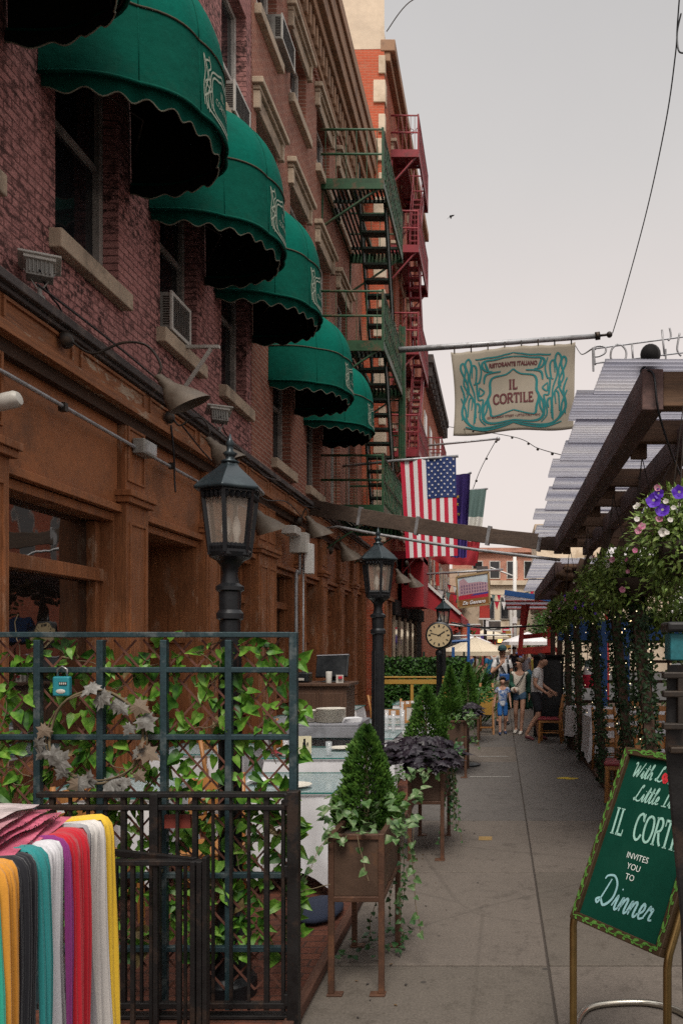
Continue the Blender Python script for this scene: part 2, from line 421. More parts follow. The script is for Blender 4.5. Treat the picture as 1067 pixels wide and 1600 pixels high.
M['chalkblue'] = pm('chalk_blue', (.27, .48, .50), .9, var=.3, scale=30)
M['chalkred'] = pm('chalk_red', (.5, .02, .03), .8, var=.2)
M['leafpaint'] = pm('leaf_paint', (.08, .21, .03), .7, var=.5, scale=20)
M['boardwood'] = pm('dark_gilt_frame', (.055, .033, .016), .5, .2, var=.4, scale=9)
M['timber'] = wood('weathered_timber', (.095, .066, .050), .8, 'X', var=.6, bump=.5, fr=16)
M['pergy'] = wood('stained_beam_long', (.105, .062, .055), .75, 'Y', var=.6, bump=.5, fr=16)
M['pergx'] = wood('stained_beam_cross', (.135, .078, .046), .75, 'X', var=.6, bump=.5, fr=16)
M['pergz'] = wood('stained_post', (.075, .045, .03), .8, 'Z', var=.5, bump=.5, fr=16)
M['bannercloth'] = pm('linen_banner', (.27, .235, .185), .9, var=.15, scale=6, bump=.2, bscale=400, bdist=.001)
M['teal'] = pm('teal_paint', (.008, .135, .14), .8, var=.25, scale=14)
M['maroon'] = pm('maroon_paint', (.085, .018, .02), .8, var=.2, scale=14)
M['flagred'] = pm('flag_red', (.42, .010, .035), .8, var=.1, scale=5)
M['flagwhite'] = pm('flag_white', (.62, .60, .60), .8, var=.08, scale=5)
M['flagblue'] = pm('flag_blue', (.012, .03, .12), .8, var=.12, scale=5)
M['eublue'] = pm('violet_blue', (.06, .035, .20), .8, var=.2, scale=5)
M['euyellow'] = pm('flag_yellow', (.6, .42, .08), .8, var=.1)
M['itgreen'] = pm('faded_green', (.10, .16, .15), .85, var=.15, scale=4)
M['itwhite'] = pm('faded_white', (.55, .54, .50), .85, var=.1, scale=4)
M['itred'] = pm('faded_red', (.32, .02, .03), .85, var=.15, scale=4)
M['awnred'] = pm('red_canvas', (.33, .022, .03), .8, var=.2, scale=3)
M['redpaint'] = pm('red_wood_paint', (.36, .022, .015), .6, var=.35, scale=6, dirt=(.12, .02, .015))
M['redwall'] = pm('red_wall', (.36, .035, .025), .7, var=.3, scale=3, dirt=(.1, .02, .015))
M['bluepaint'] = pm('blue_wood_paint', (.015, .08, .26), .55, var=.3, scale=5)
M['umbrella'] = pm('cream_canvas', (.62, .53, .40), .85, var=.1, scale=3)
M['blackint'] = pm('dark_interior', (.008, .007, .007), .9, var=.3)
M['whitepaint'] = pm('white_paint', (.6, .59, .56), .6, var=.12, scale=3)
M['bulb'] = emis('warm_bulb', (1, .72, .38), 3)
M['fairy'] = emis('fairy_bulb', (1, .80, .50), 1.8)
M['hand'] = emis('signal_orange', (1, .42, .12), 2.2)
M['skin'] = pm('skin', (.40, .22, .15), .5, var=.1, scale=6, bump=.05)
M['hair'] = pm('dark_hair', (.015, .010, .008), .5, var=.4, scale=30, bump=.4)
M['asphalt'] = pm('asphalt', (.05, .05, .05), .9, var=.3, scale=4, bump=.4)
# ================================================================= ground
XW = -3.8                       # facade plane of the terrace side
def tile_mat(name, c, dark):
    t = Mt(name, .88, 0, .25)
    f = t.noise(1.1, 6, .65); fine = t.noise(70, 3, .7); mid = t.noise(11, 5, .7)
    cc = t.ramp(f, [(.3, k(c, .72)), (.5, c), (.72, k(c, 1.16))])
    cc = t.mix(.5, cc, t.ramp(mid, [(.3, k(c, .68)), (.7, k(c, 1.2))]))
    ck = t.N('ShaderNodeTexVoronoi', feature='DISTANCE_TO_EDGE'); ck.inputs['Scale'].default_value = .55; t.L(t.sc((1, 1, 1), t.mix(.06, t.co, t.N('ShaderNodeTexNoise').outputs['Color'])), ck.inputs['Vector'])
    cc = t.mix(t.ramp(ck.outputs['Distance'], [(.003, .5), (.008, 0.)]), cc, dark)
    cc = t.mix(.5, cc, t.ramp(fine, [(.3, k(c, .45)), (.7, k(c, 1.45))]))
    st = t.noise(6.5, 8, .78, t.sc((1, .8, 1), None, (5, 2, 1)))
    cc = t.mix(t.ramp(st, [(.53, 0.), (.63, .45)]), cc, dark)
    sp = t.N('ShaderNodeTexVoronoi'); sp.inputs['Scale'].default_value = 3.2; t.L(t.co, sp.inputs['Vector'])
    cc = t.mix(t.ramp(sp.outputs['Distance'], [(.045, .75), (.07, 0.)]), cc, (.03, .027, .025))
    t.col(cc); t.nrm(t.bump(fine, .3, .004)); return t.m
slabm = [tile_mat('pavement_tan', (.122, .103, .087), (.047, .039, .032)), tile_mat('pavement_grey', (.106, .096, .088), (.047, .042, .038)), tile_mat('pavement_warm', (.104, .089, .074), (.048, .04, .031))]
g = MB(); g.poly([(-400, -60, -.16), (400, -60, -.16), (400, 500, -.16), (-400, 500, -.16)])
tag(g.build('road', M['asphalt']), kind='structure')
g = MB()
ys = [-1.5, .3, 1.7, 3.2, 4.9, 6.9, 8.9, 11.7, 13.3, 15.2, 17.1, 19, 21, 23, 25, 27.5, 30, 33, 37, 42, 48, 56, 64]
xs = [-1.0, .288, 1.36]
for i in range(len(ys)-1):
    for j in range(2):
        y0, y1 = ys[i], ys[i+1]
        m = 1 if 8.8 < (y0+y1)/2 < 13.4 or (j == 1 and 13 < y0 < 15) else (2 if (i*2+j) % 3 == 0 else 0)
        if y0 > 15: m = 1 if i % 2 else 0
        gp = .006
        g.bb(xs[j]+gp, xs[j+1]-(0 if j else gp), y0+gp*1.9, y1-gp*1.9, -.15, 0, m)
tag(g.build('sidewalk', slabm, bev=.008), kind='structure')
g = MB(); g.bb(-1.05, 1.4, -2, 64, -.158, -.012)
tag(g.build('sidewalk_base', pm('joint_dirt', (.05, .04, .033), .95)), kind='structure')
tm = brick('terrace_paver', (.105, .036, .023), (.15, .055, .033), (.04, .03, .025), axes=('X', 'Y'), bw=.2, rh=.1, gamt=.7, gscale=1.6)
g = MB(); g.bb(-6.0, -1.06, -3, 26, -.15, .035)
tag(g.build('terrace_paving', tm), kind='structure')
g = MB(); g.bb(-1.058, -1.004, 2, 26, -.14, .05)
tag(g.build('terrace_kerb', wood('kerb_timber', (.09, .04, .025), .8, 'Y'), bev=.006), kind='structure')
g = MB(); g.bb(1.405, 6.5, 6.0, 26, -.15, .02)
tag(g.build('shed_deck', wood('deck_boards', (.10, .062, .04), .8, 'Y')), kind='structure')
g = MB(); g.bb(1.362, 1.402, 2, 30, -.15, .045)
tag(g.build('roadside_kerb', wood('kerb_edge', (.13, .07, .045), .8, 'Y'), bev=.006), kind='structure')

# ================================================================= buildings
def wall_grid(mb, X, y0, y1, z0, z1, holes, depth=.24, m=0, mr=0):
    Y = sorted({y0, y1, *[h[0] for h in holes], *[h[1] for h in holes]})
    Zs = sorted({z0, z1, *[h[2] for h in holes], *[h[3] for h in holes]})
    for i in range(len(Y)-1):
        for j in range(len(Zs)-1):
            cy, cz = (Y[i]+Y[i+1])/2, (Zs[j]+Zs[j+1])/2
            if any(h[0] < cy < h[1] and h[2] < cz < h[3] for h in holes): continue
            mb.poly([(X, Y[i], Zs[j]), (X, Y[i+1], Zs[j]), (X, Y[i+1], Zs[j+1]), (X, Y[i], Zs[j+1])], m)
    for a, b, c, d in holes:
        x = X-depth
        mb.poly([(X, a, c), (X, a, d), (x, a, d), (x, a, c)], mr); mb.poly([(X, b, c), (x, b, c), (x, b, d), (X, b, d)], mr)
        mb.poly([(X, a, d), (X, b, d), (x, b, d), (x, a, d)], mr); mb.poly([(X, a, c), (x, a, c), (x, b, c), (X, b, c)], mr)
def shell(mb, X, xb, y0, y1, z0, z1, m=0):
    mb.poly([(X, y0, z0), (X, y0, z1), (xb, y0, z1), (xb, y0, z0)], m); mb.poly([(X, y1, z0), (xb, y1, z0), (xb, y1, z1), (X, y1, z1)], m)
    mb.poly([(xb, y0, z0), (xb, y0, z1), (xb, y1, z1), (xb, y1, z0)], m); mb.poly([(X, y0, z1), (X, y1, z1), (xb, y1, z1), (xb, y0, z1)], m)
def window(parent, X, h, fm, depth=.24, sill=True, hood=0, sillm=None, hoodm=None, bars=1):
    a, b, c, d = h; x = X-depth; f = MB(); t = .075
    f.bb(x-.05, x+.09, a+.003, a+t, c, d); f.bb(x-.05, x+.09, b-t, b-.003, c, d)
    f.bb(x-.05, x+.088, a+t, b-t, d-t, d-.003); f.bb(x-.05, x+.088, a+t, b-t, c+.003, c+t)
    mz = (c+d)/2
    f.bb(x-.02, x+.06, a+t, b-t, mz-.03, mz+.03)
    if bars == 2: f.bb(x+.0, x+.04, (a+b)/2-.015, (a+b)/2+.015, c+t, d-t)
    w = f.build('window', fm, parent, bev=.006)
    p = MB(); p.poly([(x+.02, a+.01, c), (x+.02, b-.01, c), (x+.02, b-.01, mz), (x+.02, a+.01, mz)])
    p.poly([(x+.035, a+.01, mz), (x+.035, b-.01, mz), (x+.035, b-.01, d), (x+.035, a+.01, d)])
    p.build('pane', M['glass'], w)
    if sill:
        s = MB(); s.bb(x+.1, X+.11, a-.1, b+.1, c-.17, c-.003); s.build('sill', sillm or M['stone'], w, bev=.012)
    if hood:
        s = MB(); y0, y1 = a-.22, b+.22
        s.bb(X-.02, X+.055, a-.1, b+.1, d+.012, d+.26)
        s.bb(X-.02, X+.11, y0+.05, y1-.05, d+.26, d+.33); s.bb(X-.02, X+.17, y0, y1, d+.33, d+.43)
        for yy in (y0+.07, y1-.17): s.bb(X-.02, X+.10, yy, yy+.10, d-.02, d+.26)
        s.build('hood', hoodm or M['stone'], w, bev=.015)
    return w
Z2, Z2t = 5.42, 7.75
WIN1 = [(2.7, 3.85), (4.95, 6.15), (7.12, 8.3), (9.32, 10.45), (11.38, 12.5)]
WIN2U = [(13.0, 14.2), (15.1, 16.35), (17.3, 18.6), (19.5, 20.8)]
WIN2 = [(13.95, 15.15), (16.4, 17.6), (18.75, 19.85), (20.9, 21.95)]
SPLIT, END2 = 12.75, 23.0
# pink painted building
pb = thing('pink_building', 'pink painted brick building with flaking paint above the timber storefront', 'building', (XW, 8, 0))
holes = [(a, b, Z2, Z2t) for a, b in WIN1]+[(a, b, 9.25, 11.3) for a, b in WIN1]+[(a, b, 12.5, 14.3) for a, b in WIN1]
w = MB(); wall_grid(w, XW, 1.0, SPLIT, 4.1, 15.4, holes); shell(w, XW, -12, 1.0, SPLIT, 4.1, 15.4)
w.build('wall', M['pink'], pb)
for h in holes: window(pb, XW, h, M['frame'] if h[2] < 6 else M['whiteframe'], hood=0)
# brown-red brick building
rb = thing('brick_building', 'brown brick building with pale stone window hoods and a heavy eaves cornice', 'building', (XW, 18, 0))
holes = [(a, b, 5.0, 7.15) for a, b in WIN2]+[(a, b, 8.5, 10.2) for a, b in WIN2U]+[(a, b, 11.85, 13.03) for a, b in WIN2U]
w = MB(); wall_grid(w, XW+.004, SPLIT, END2, 4.1, 15.6, holes); shell(w, XW, -12, SPLIT, END2, 4.1, 15.6)
w.build('wall', M['redbrick'], rb)
for h in holes: window(rb, XW+.004, h, M['frame'] if h[2] < 6 else M['whiteframe'], hood=1 if h[2] > 6 else 0)
c = MB()
c.bb(XW-.1, XW+.10, SPLIT-.2, END2, 13.72, 13.86)
y = SPLIT
while y < END2-.1:
    c.bb(XW-.05, XW+.16, y, y+.13, 13.88, 14.30); y += .3
c.bb(XW-.1, XW+.22, SPLIT-.2, END2, 14.31, 14.55); c.bb(XW-.1, XW+.34, SPLIT-.25, END2+.05, 14.55, 14.9); c.bb(XW-.1, XW+.40, SPLIT-.27, END2+.07, 14.9, 15.3); c.bb(XW-.1, XW+.46, SPLIT-.3, END2+.1, 15.3, 15.62)
c.build('cornice', M['brownstone'], rb, bev=.02)
# brick grille band under cornice
c = MB(); y = SPLIT+.1
while y < END2-.1:
    c.bb(XW, XW+.06, y, y+.06, 13.55, 13.70); y += .12
c.build('frieze', M['redbrick'], rb)

# orange building that stands forward of the brick one
XO = -3.18
ob = thing('orange_building', 'tall orange red brick building with cream stucco top standing forward of its neighbour', 'building', (XO, 30, 0))
WO = [(24.6, 25.5), (26.4, 27.3), (28.6, 29.6), (31, 32)]
holes = [(a, b, z, z+1.9) for a, b in WO for z in (5.3, 8.4, 11.4, 14.4)]
w = MB(); wall_grid(w, XO, END2+.02, 34, 3.2, 18.6, holes)
w.build('wall', M['orangef'], ob)
w = MB(); w.poly([(XO, END2+.02, 0), (XO, END2+.02, 18.35), (-12, END2+.02, 18.2), (-12, END2+.02, 0)]); w.build('side_wall', M['orange'], ob)
w = MB(); w.poly([(XO, END2+.02, 18.36), (XO, END2+.02, 20.4), (-12, END2+.02, 20.4), (-12, END2+.02, 18.21)]); w.poly([(XO-.3, END2+.02, 20.4), (XO-.3, 34, 20.4), (-12, 34, 20.4), (-12, END2+.02, 20.4)])
w.poly([(XO-.02, END2+.02, 18.6), (XO-.02, 34, 18.6), (XO-.3, 34, 20.4), (XO-.3, END2+.02, 20.4)])
w.poly([(XO, 34, 3), (-12, 34, 3), (-12, 34, 20), (XO, 34, 18.6)])
w.build('stucco_top', M['cream'], ob)
for h in holes: window(ob, XO, h, M['whiteframe'], hood=1)
c = MB()
for i in range(9):
    z = 3.9+i*1.62
    c = MB(); c.bb(XO-.30, XO+.035, END2-.035, END2+.28, z, z+.62); c.build('quoin', M['cream'], ob, bev=.02)
    c = MB(); c.bb(XO-.16, XO+.03, END2-.03, END2+.16, z+.8, z+1.3); c.build('quoin', M['cream'], ob, bev=.02)
c = MB(); c.bb(XO-.1, XO+.3, END2, 34, 18.3, 18.62); c.bb(XO-.1, XO+.16, END2+.05, 34, 18.05, 18.3); c.build('cornice', M['brownstone'], ob, bev=.02)
c = MB(); c.tube([(XO-.9, END2-.06, 18.0), (XO-.93, END2-.06, 4)], .05, 8); c.build('downpipe', M['cream'], ob, smooth=True)

# grey-corniced terrace further down the street
def far_house(name, label, X, y0, y1, z, m, cm, rows, cols, xb=-14, cd=.5):
    b = thing(name, label, 'building', (X, (y0+y1)/2, 0)); s = 1 if X < 0 else -1
    w = MB(); w.bb(xb, X, y0, y1, -.1, z); w.build('wall', m, b)
    c = MB(); c.bb(X-.2*s, X+cd*s, y0-.05, y1, z-.15, z+.2); c.bb(X-.2*s, X+cd*.6*s, y0-.02, y1, z-.75, z-.16)
    yy = y0+.1
    while yy < y1: c.bb(X, X+cd*.85*s, yy, yy+.2, z-.7, z-.14); yy += .9
    c.build('cornice', cm, b)
    for r in range(rows):
        for q in range(cols):
            yc = y0+(q+.5)*(y1-y0)/cols; zz = 4.6+r*(z-5.6)/rows
            f = MB(); f.bb(X-.1*s, X+.06*s, yc-.55, yc+.55, zz-.1, zz+1.9); fo = f.build('window', M['whiteframe'], b)
            p = MB(); p.bb(X, X+.068*s, yc-.43, yc+.43, zz, zz+1.8); p.build('pane', M['glass'], fo)
    return b
far_house('row_house', 'dark corniced brick row house past the red fire escape', -3.35, 36, 47, 14.2, M['orangef'], M['tar'], 3, 4)
far_house('row_house', 'plain red brick row house before the street corner', -3.6, 47.2, 60, 11.5, M['redbrick'], M['brownstone'], 2, 5)
def frontal_house(name, label, x0, x1, Y, z, m, cm, wins, lower=None, zl=0):
    b = thing(name, label, 'building', ((x0+x1)/2, Y, 0))
    w = MB(); w.bb(x0, x1, Y, Y+12, zl if lower else -.1, z); w.build('wall', m, b)
    if lower:
        w = MB(); w.bb(x0-.05, x1+.05, Y-.25, Y+12, -.1, zl); w.build('stone_base', lower, b)
        w = MB(); w.bb(x0-.2, x1+.2, Y-.6, Y, zl, zl+.5); w.build('band', lower, b)
    c = MB(); c.bb(x0-.2, x1+.2, Y-.5, Y+12.2, z, z+.5); c.build('cornice', cm, b)
    for (xx, zz, ww, hh) in wins:
        yy = Y-(.27 if zz < zl else 0)
        f = MB(); f.bb(xx-ww/2-.1, xx+ww/2+.1, yy-.12, yy+.1, zz-.1, zz+hh+.1); fo = f.build('window', M['whiteframe'] if zz > zl else M['frame'], b)
        p = MB(); p.bb(xx-ww/2, xx+ww/2, yy-.135, yy, zz, zz+hh); p.build('pane', M['glass'], fo)
    return b
frontal_house('corner_building', 'salmon brick corner block with a pale stone lower front across the crossing', -5.2, 4.4, 92, 11.9, M['hazebrick'], M['hazebrick'],
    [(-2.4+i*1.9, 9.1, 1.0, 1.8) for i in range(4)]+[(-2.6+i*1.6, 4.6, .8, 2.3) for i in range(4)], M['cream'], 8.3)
frontal_house('stone_building', 'tan stone block with a deep carved cornice rising behind the corrugated roof', 3.4, 9.5, 76, 12.2, M['cream'], M['stone'], [(4.6+i*1.5, 7.4, .8, 2.2) for i in range(3)])
far_house('side_street_house', 'grey stone row house with dark window rows under a bracketed cornice', -1.6, 66, 84, 7.8, M['stone'], M['tar'], 2, 7, xb=-9, cd=.7)
far_house('loft_building', 'plain brick loft building across the road opposite the terrace', 14, 14, 60, 11.5, M['loft'], M['cream'], 3, 16, xb=22)

# ================================================================= timber storefront
sf = thing('timber_storefront', 'weathered orange brown timber restaurant front with panelled pilasters and deep shop windows', 'storefront', (-3.6, 12, 0))
PIL = [(1.2, 1.7), (3.3, 3.8), (5.7, 6.2), (8.15, 8.66), (10.4, 10.9), (12.65, 13.65), (15.2, 15.75), (17.15, 17.7), (19.1, 19.65), (20.85, 21.4), (22.3, 22.8)]
XP = -3.65
for (a, b) in PIL:
    p = MB()
    p.bb(XW-.02, XP, a, b, .03, 3.28); p.bb(XW-.02, XP+.02, a-.02, b+.02, .032, .45)
    p.bb(XW-.02, XP+.05, a-.04, b+.04, 3.28, 3.34); p.bb(XW-.02, XP+.075, a-.06, b+.06, 3.34, 3.40)
    p.bb(XW-.02, XP-.02, a+.03, b-.03, 3.40, 4.14)
    npan = 2 if b-a > .8 else 1
    for q in range(npan):
        wd = (b-a)/npan; y0 = a+q*wd+.09; y1 = a+(q+1)*wd-.09
        for z0, z1, xx in ((.6, 3.1, XP), (3.5, 4.05, XP-.02)):
            p.bb(xx-.01, xx+.016, y0-.03, y0, z0, z1); p.bb(xx-.01, xx+.016, y1, y1+.03, z0, z1)
            p.bb(xx-.01, xx+.015, y0, y1, z0, z0+.03); p.bb(xx-.01, xx+.015, y0, y1, z1-.03, z1)
    p.build('pilaster', M['wood'], sf, bev=.006)
for i in range(len(PIL)-1):
    a, b = PIL[i][1], PIL[i+1][0]
    p = MB(); p.bb(XW-.05, -3.74, a, b, 3.25, 4.16); p.bb(XW-.05, -3.69, a, b, 3.18, 3.25)
    p.build('lintel_panel', M['woodflat'], sf, bev=.006)
    door = i in (3, 6)
    xg = -4.75 if door else -3.98
    fr = MB(); t = .09
    fr.bb(xg-.06, -3.76, a, a+.035, .04, 3.17); fr.bb(xg-.06, -3.76, b-.035, b, .04, 3.17)
    fr.bb(xg-.06, -3.76, a+.036, b-.036, 3.09, 3.17)
    if not door:
        fr.bb(xg-.05, xg+.09, a+.036, a+.036+t, .9, 3.08); fr.bb(xg-.05, xg+.09, b-.036-t, b-.036, .9, 3.08)
        fr.bb(xg-.05, xg+.13, a+.036, b-.036, 2.5, 2.62); fr.bb(xg-.05, xg+.16, a+.036, b-.036, .82, .9)
        fr.bb(xg-.05, xg+.07, a+.036, b-.036, .05, .82)
        fo = fr.build('shop_window', M['wood'], sf, bev=.006)
        p = MB(); p.poly([(xg, a, .85), (xg, b, .85), (xg, b, 3.1), (xg, a, 3.1)]); p.build('pane', M['shopglass'], fo)
    else:
        mid = (a+b)/2
        for yy in (a+.04, mid-.05, b-.16): fr.bb(xg-.03, xg+.06, yy, yy+.11, .05, 3.08)
        fr.bb(xg-.03, xg+.055, a+.04, b-.04, 2.2, 2.32); fr.bb(xg-.03, xg+.05, a+.04, b-.04, .05, .7)
        for yy in (a+.036, b-.075):
            fr.bb(xg+.1, -3.9, yy, yy+.03, .7, .78); fr.bb(xg+.1, -3.9, yy, yy+.03, 1.9, 1.98)
        fo = fr.build('doorway', M['wood'], sf, bev=.006)
        p = MB(); p.poly([(xg, a, .05), (xg, b, .05), (xg, b, 3.1), (xg, a, 3.1)]); p.build('pane', M['shopglass'], fo)
c = MB(); Y0, Y1 = 1.0, 22.85
c.bb(XW, -3.62, Y0, Y1, 4.24, 4.46)                                     # fascia board
c.bb(XW, -3.56, Y0, Y1, 4.16, 4.24)
y = Y0+.2; segs = []
while y < Y1-1.2:
    L = rnd.choice((1.3, .75, 1.0)); segs.append((y, min(y+L, Y1-.1))); y += L+.12
for (a, b) in segs:
    xx = -3.62
    c.bb(xx-.01, xx+.022, a, b, 4.255, 4.285); c.bb(xx-.01, xx+.022, a, b, 4.415, 4.445)
    c.bb(xx-.01, xx+.021, a, a+.03, 4.285, 4.415); c.bb(xx-.01, xx+.021, b-.03, b, 4.285, 4.415)
c.build('fascia', M['woodpeel'], sf, bev=.004)
c = MB(); c.bb(XW, -3.66, Y0, Y1, 4.05, 4.158); c.build('soffit', M['woodshade'], sf)
c = MB(); c.bb(XW, -3.52, Y0, Y1, 4.50, 4.575); c.bb(XW, -3.57, Y0, Y1, 4.46, 4.50); c.build('ledge', M['tar'], sf, bev=.01)

# ================================================================= dome awnings
def awning(Yc, label, hw=.86, pr=1.17, base=XW, z0=6.60, z1=7.26, z2=8.1, logo=True):
    r = thing('dome_awning', label, 'awning', (base, Yc, z0), 'green dome awnings over the first floor windows')
    N = 40; gores = 5
    def plan(u, s=1.0, sy=None):
        a = PI*u; sy = s if sy is None else sy
        gq = 1-.035*abs(math.sin(gores*a))**.6*0+.030*abs(math.sin(gores*a))
        e = .82
        cx = abs(math.sin(a))**e; cyy = math.copysign(abs(math.cos(a))**e, math.cos(a))
        return Vector((base+pr*cx*s*gq+.01, Yc-hw*cyy*sy*gq, 0))
    def pt(u, z, s=1.0): q = plan(u, s); q.z = z; return q
    rows = []
    for i in range(13):
        ph = i/12*PI/2; s = math.cos(ph)**.58 if i < 12 else .0
        rows.append([pt(j/N, z1+(z2-z1)*math.sin(ph), max(s, .002)) for j in range(N+1)])
    m = MB(); m.sheet(rows); m.build('dome', M['awning'], r, smooth=True, angle=25)
    sm = MB()
    for q in range(1, gores):
        sm.tube([pt(q/gores, z1+(z2-z1)*math.sin(i/12*PI/2), max(math.cos(i/12*PI/2)**.58, .01)+.002) for i in range(12)], .0045, 4); sm.tube([pt(q/gores, z0, 1.022), pt(q/gores, z1-.01, 1.002)], .0045, 4)
    rows = []
    for i in range(5):
        v = i/4; rows.append([pt(j/N, z1-.012-(z1-.012-z0)*v, 1+.02*v) for j in range(N+1)])
    m = MB(); m.sheet(rows); m.tube([pt(j/N, z0, 1.02) for j in range(N+1)], .016, 6); sk = m.build('skirt', M['awningshade'], r, smooth=True)
    m = MB(); m.tube([pt(j/N, z1-.004, 1.004) for j in range(N+1)], .010, 5); m.build('seam', M['seam'], r, smooth=True); sm.build('panel_seams', M['awningshade'], r, smooth=True)
    NV = 110; waves = 13
    zz = lambda u: z0-.115+.027*math.cos(2*PI*waves*u)
    sw = lambda u: .955+.010*math.sin(2*PI*waves*u+1)
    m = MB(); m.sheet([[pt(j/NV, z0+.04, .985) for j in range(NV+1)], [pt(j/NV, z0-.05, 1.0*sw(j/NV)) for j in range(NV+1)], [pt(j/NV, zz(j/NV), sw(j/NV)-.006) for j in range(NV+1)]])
    va = m.build('valance', M['awningshade'], r, smooth=True)
    m = MB(); m.tube([pt(j/NV, zz(j/NV), sw(j/NV)-.006) for j in range(NV+1)], .0065, 4); m.build('edging', M['edging'], va, smooth=True)
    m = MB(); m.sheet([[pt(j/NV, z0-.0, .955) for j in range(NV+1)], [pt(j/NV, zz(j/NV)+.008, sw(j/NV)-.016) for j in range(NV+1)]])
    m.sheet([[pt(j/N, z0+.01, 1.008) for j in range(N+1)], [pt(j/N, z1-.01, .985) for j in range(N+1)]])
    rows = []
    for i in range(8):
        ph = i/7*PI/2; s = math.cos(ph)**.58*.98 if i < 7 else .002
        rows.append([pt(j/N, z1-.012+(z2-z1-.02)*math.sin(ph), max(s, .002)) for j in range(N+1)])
    m.sheet(rows); m.build('shade_shell', M['shade_shell'], r, smooth=True)  # inner shell added to carry the painted underside shade
    m = MB(); m.tube([pt(j/24, z0+.02, 1.0) for j in range(25)], .012, 5)
    for u in (.25, .5, .75): m.tube([pt(u, z0+.02, 1.0), pt(u, z1, .96)], .009, 5)
    m.tube([(base+.02, Yc-hw, z0+.2), (base+.5, Yc, z0+.15), (base+.02, Yc+hw, z0+.2)], .009, 5)
    m.build('frame', M['darkmetal'], r, smooth=True)
    if logo:
        e = MB(); W = .30
        def fn(x, y):                      # x across the front (-1..1), y up (0..1)
            u = .5+x*.088; v = 1-(.09+.83*y)
            q = pt(u, z1-.012-(z1-.012-z0)*v, 1+.02*v+.006); return q
        S = lambda pts, w=.045: stroke(e, pts, w*.72, fn)
        for sg in (-1, 1):
            f = lambda L: [(a*sg, b) for a, b in L]
            S(f([(.95, .1), (.98, .4), (.9, .7), (.95, .95), (.8, .75)])); S(f([(.85, .05), (.9, .35), (.78, .6), (.85, .85), (.7, .9)]))
            S(f([(.75, .02), (.8, .3), (.68, .5), (.75, .7), (.62, .8), (.7, .97)])); S(f([(.95, .25), (.7, .4), (.9, .5), (.65, .6)]))
            S(f([(.62, .12), (.7, .35), (.62, .42), (.66, .55), (.55, .75), (.2, .82), (0, .9)]), .05); S(f([(.55, .1), (.58, .5), (.48, .68), (.15, .74), (0, .8)]), .05)
            S(f([(0, .0), (.4, .02), (.8, .1), (.9, .3)]), .05); S(f([(0, .07), (.4, .08), (.6, .2)]), .04)
        text(e, 'IL', lambda x, y: fn(x*1.0, y), .2, 'CENTER', y0=.48, sx=1.1); text(e, 'CORTILE', lambda x, y: fn(x*1.0, y), .17, 'CENTER', y0=.27, sx=1.2)
        e.build('emblem', M['emblem'], sk)
    return r
for Yc, lb in ((5.55, 'green dome awning cut off by the top corner of the photo, mostly underside shade painted black'),
               (7.71, 'largest fully seen green dome awning with a pale emblem above the two floodlights'),
               (9.88, 'green dome awning over the window that holds the lower air conditioner'),
               (11.94, 'green dome awning over the last pink wall window'),
               (14.55, 'green dome awning over the first window in bare brown brick'),
               (17.0, 'smallest green dome awning, farthest along, beside the green fire escape')):
    if Yc > 13: awning(Yc, lb, z0=6.22, z1=6.80, z2=7.62, hw=.88)
    else: awning(Yc, lb)
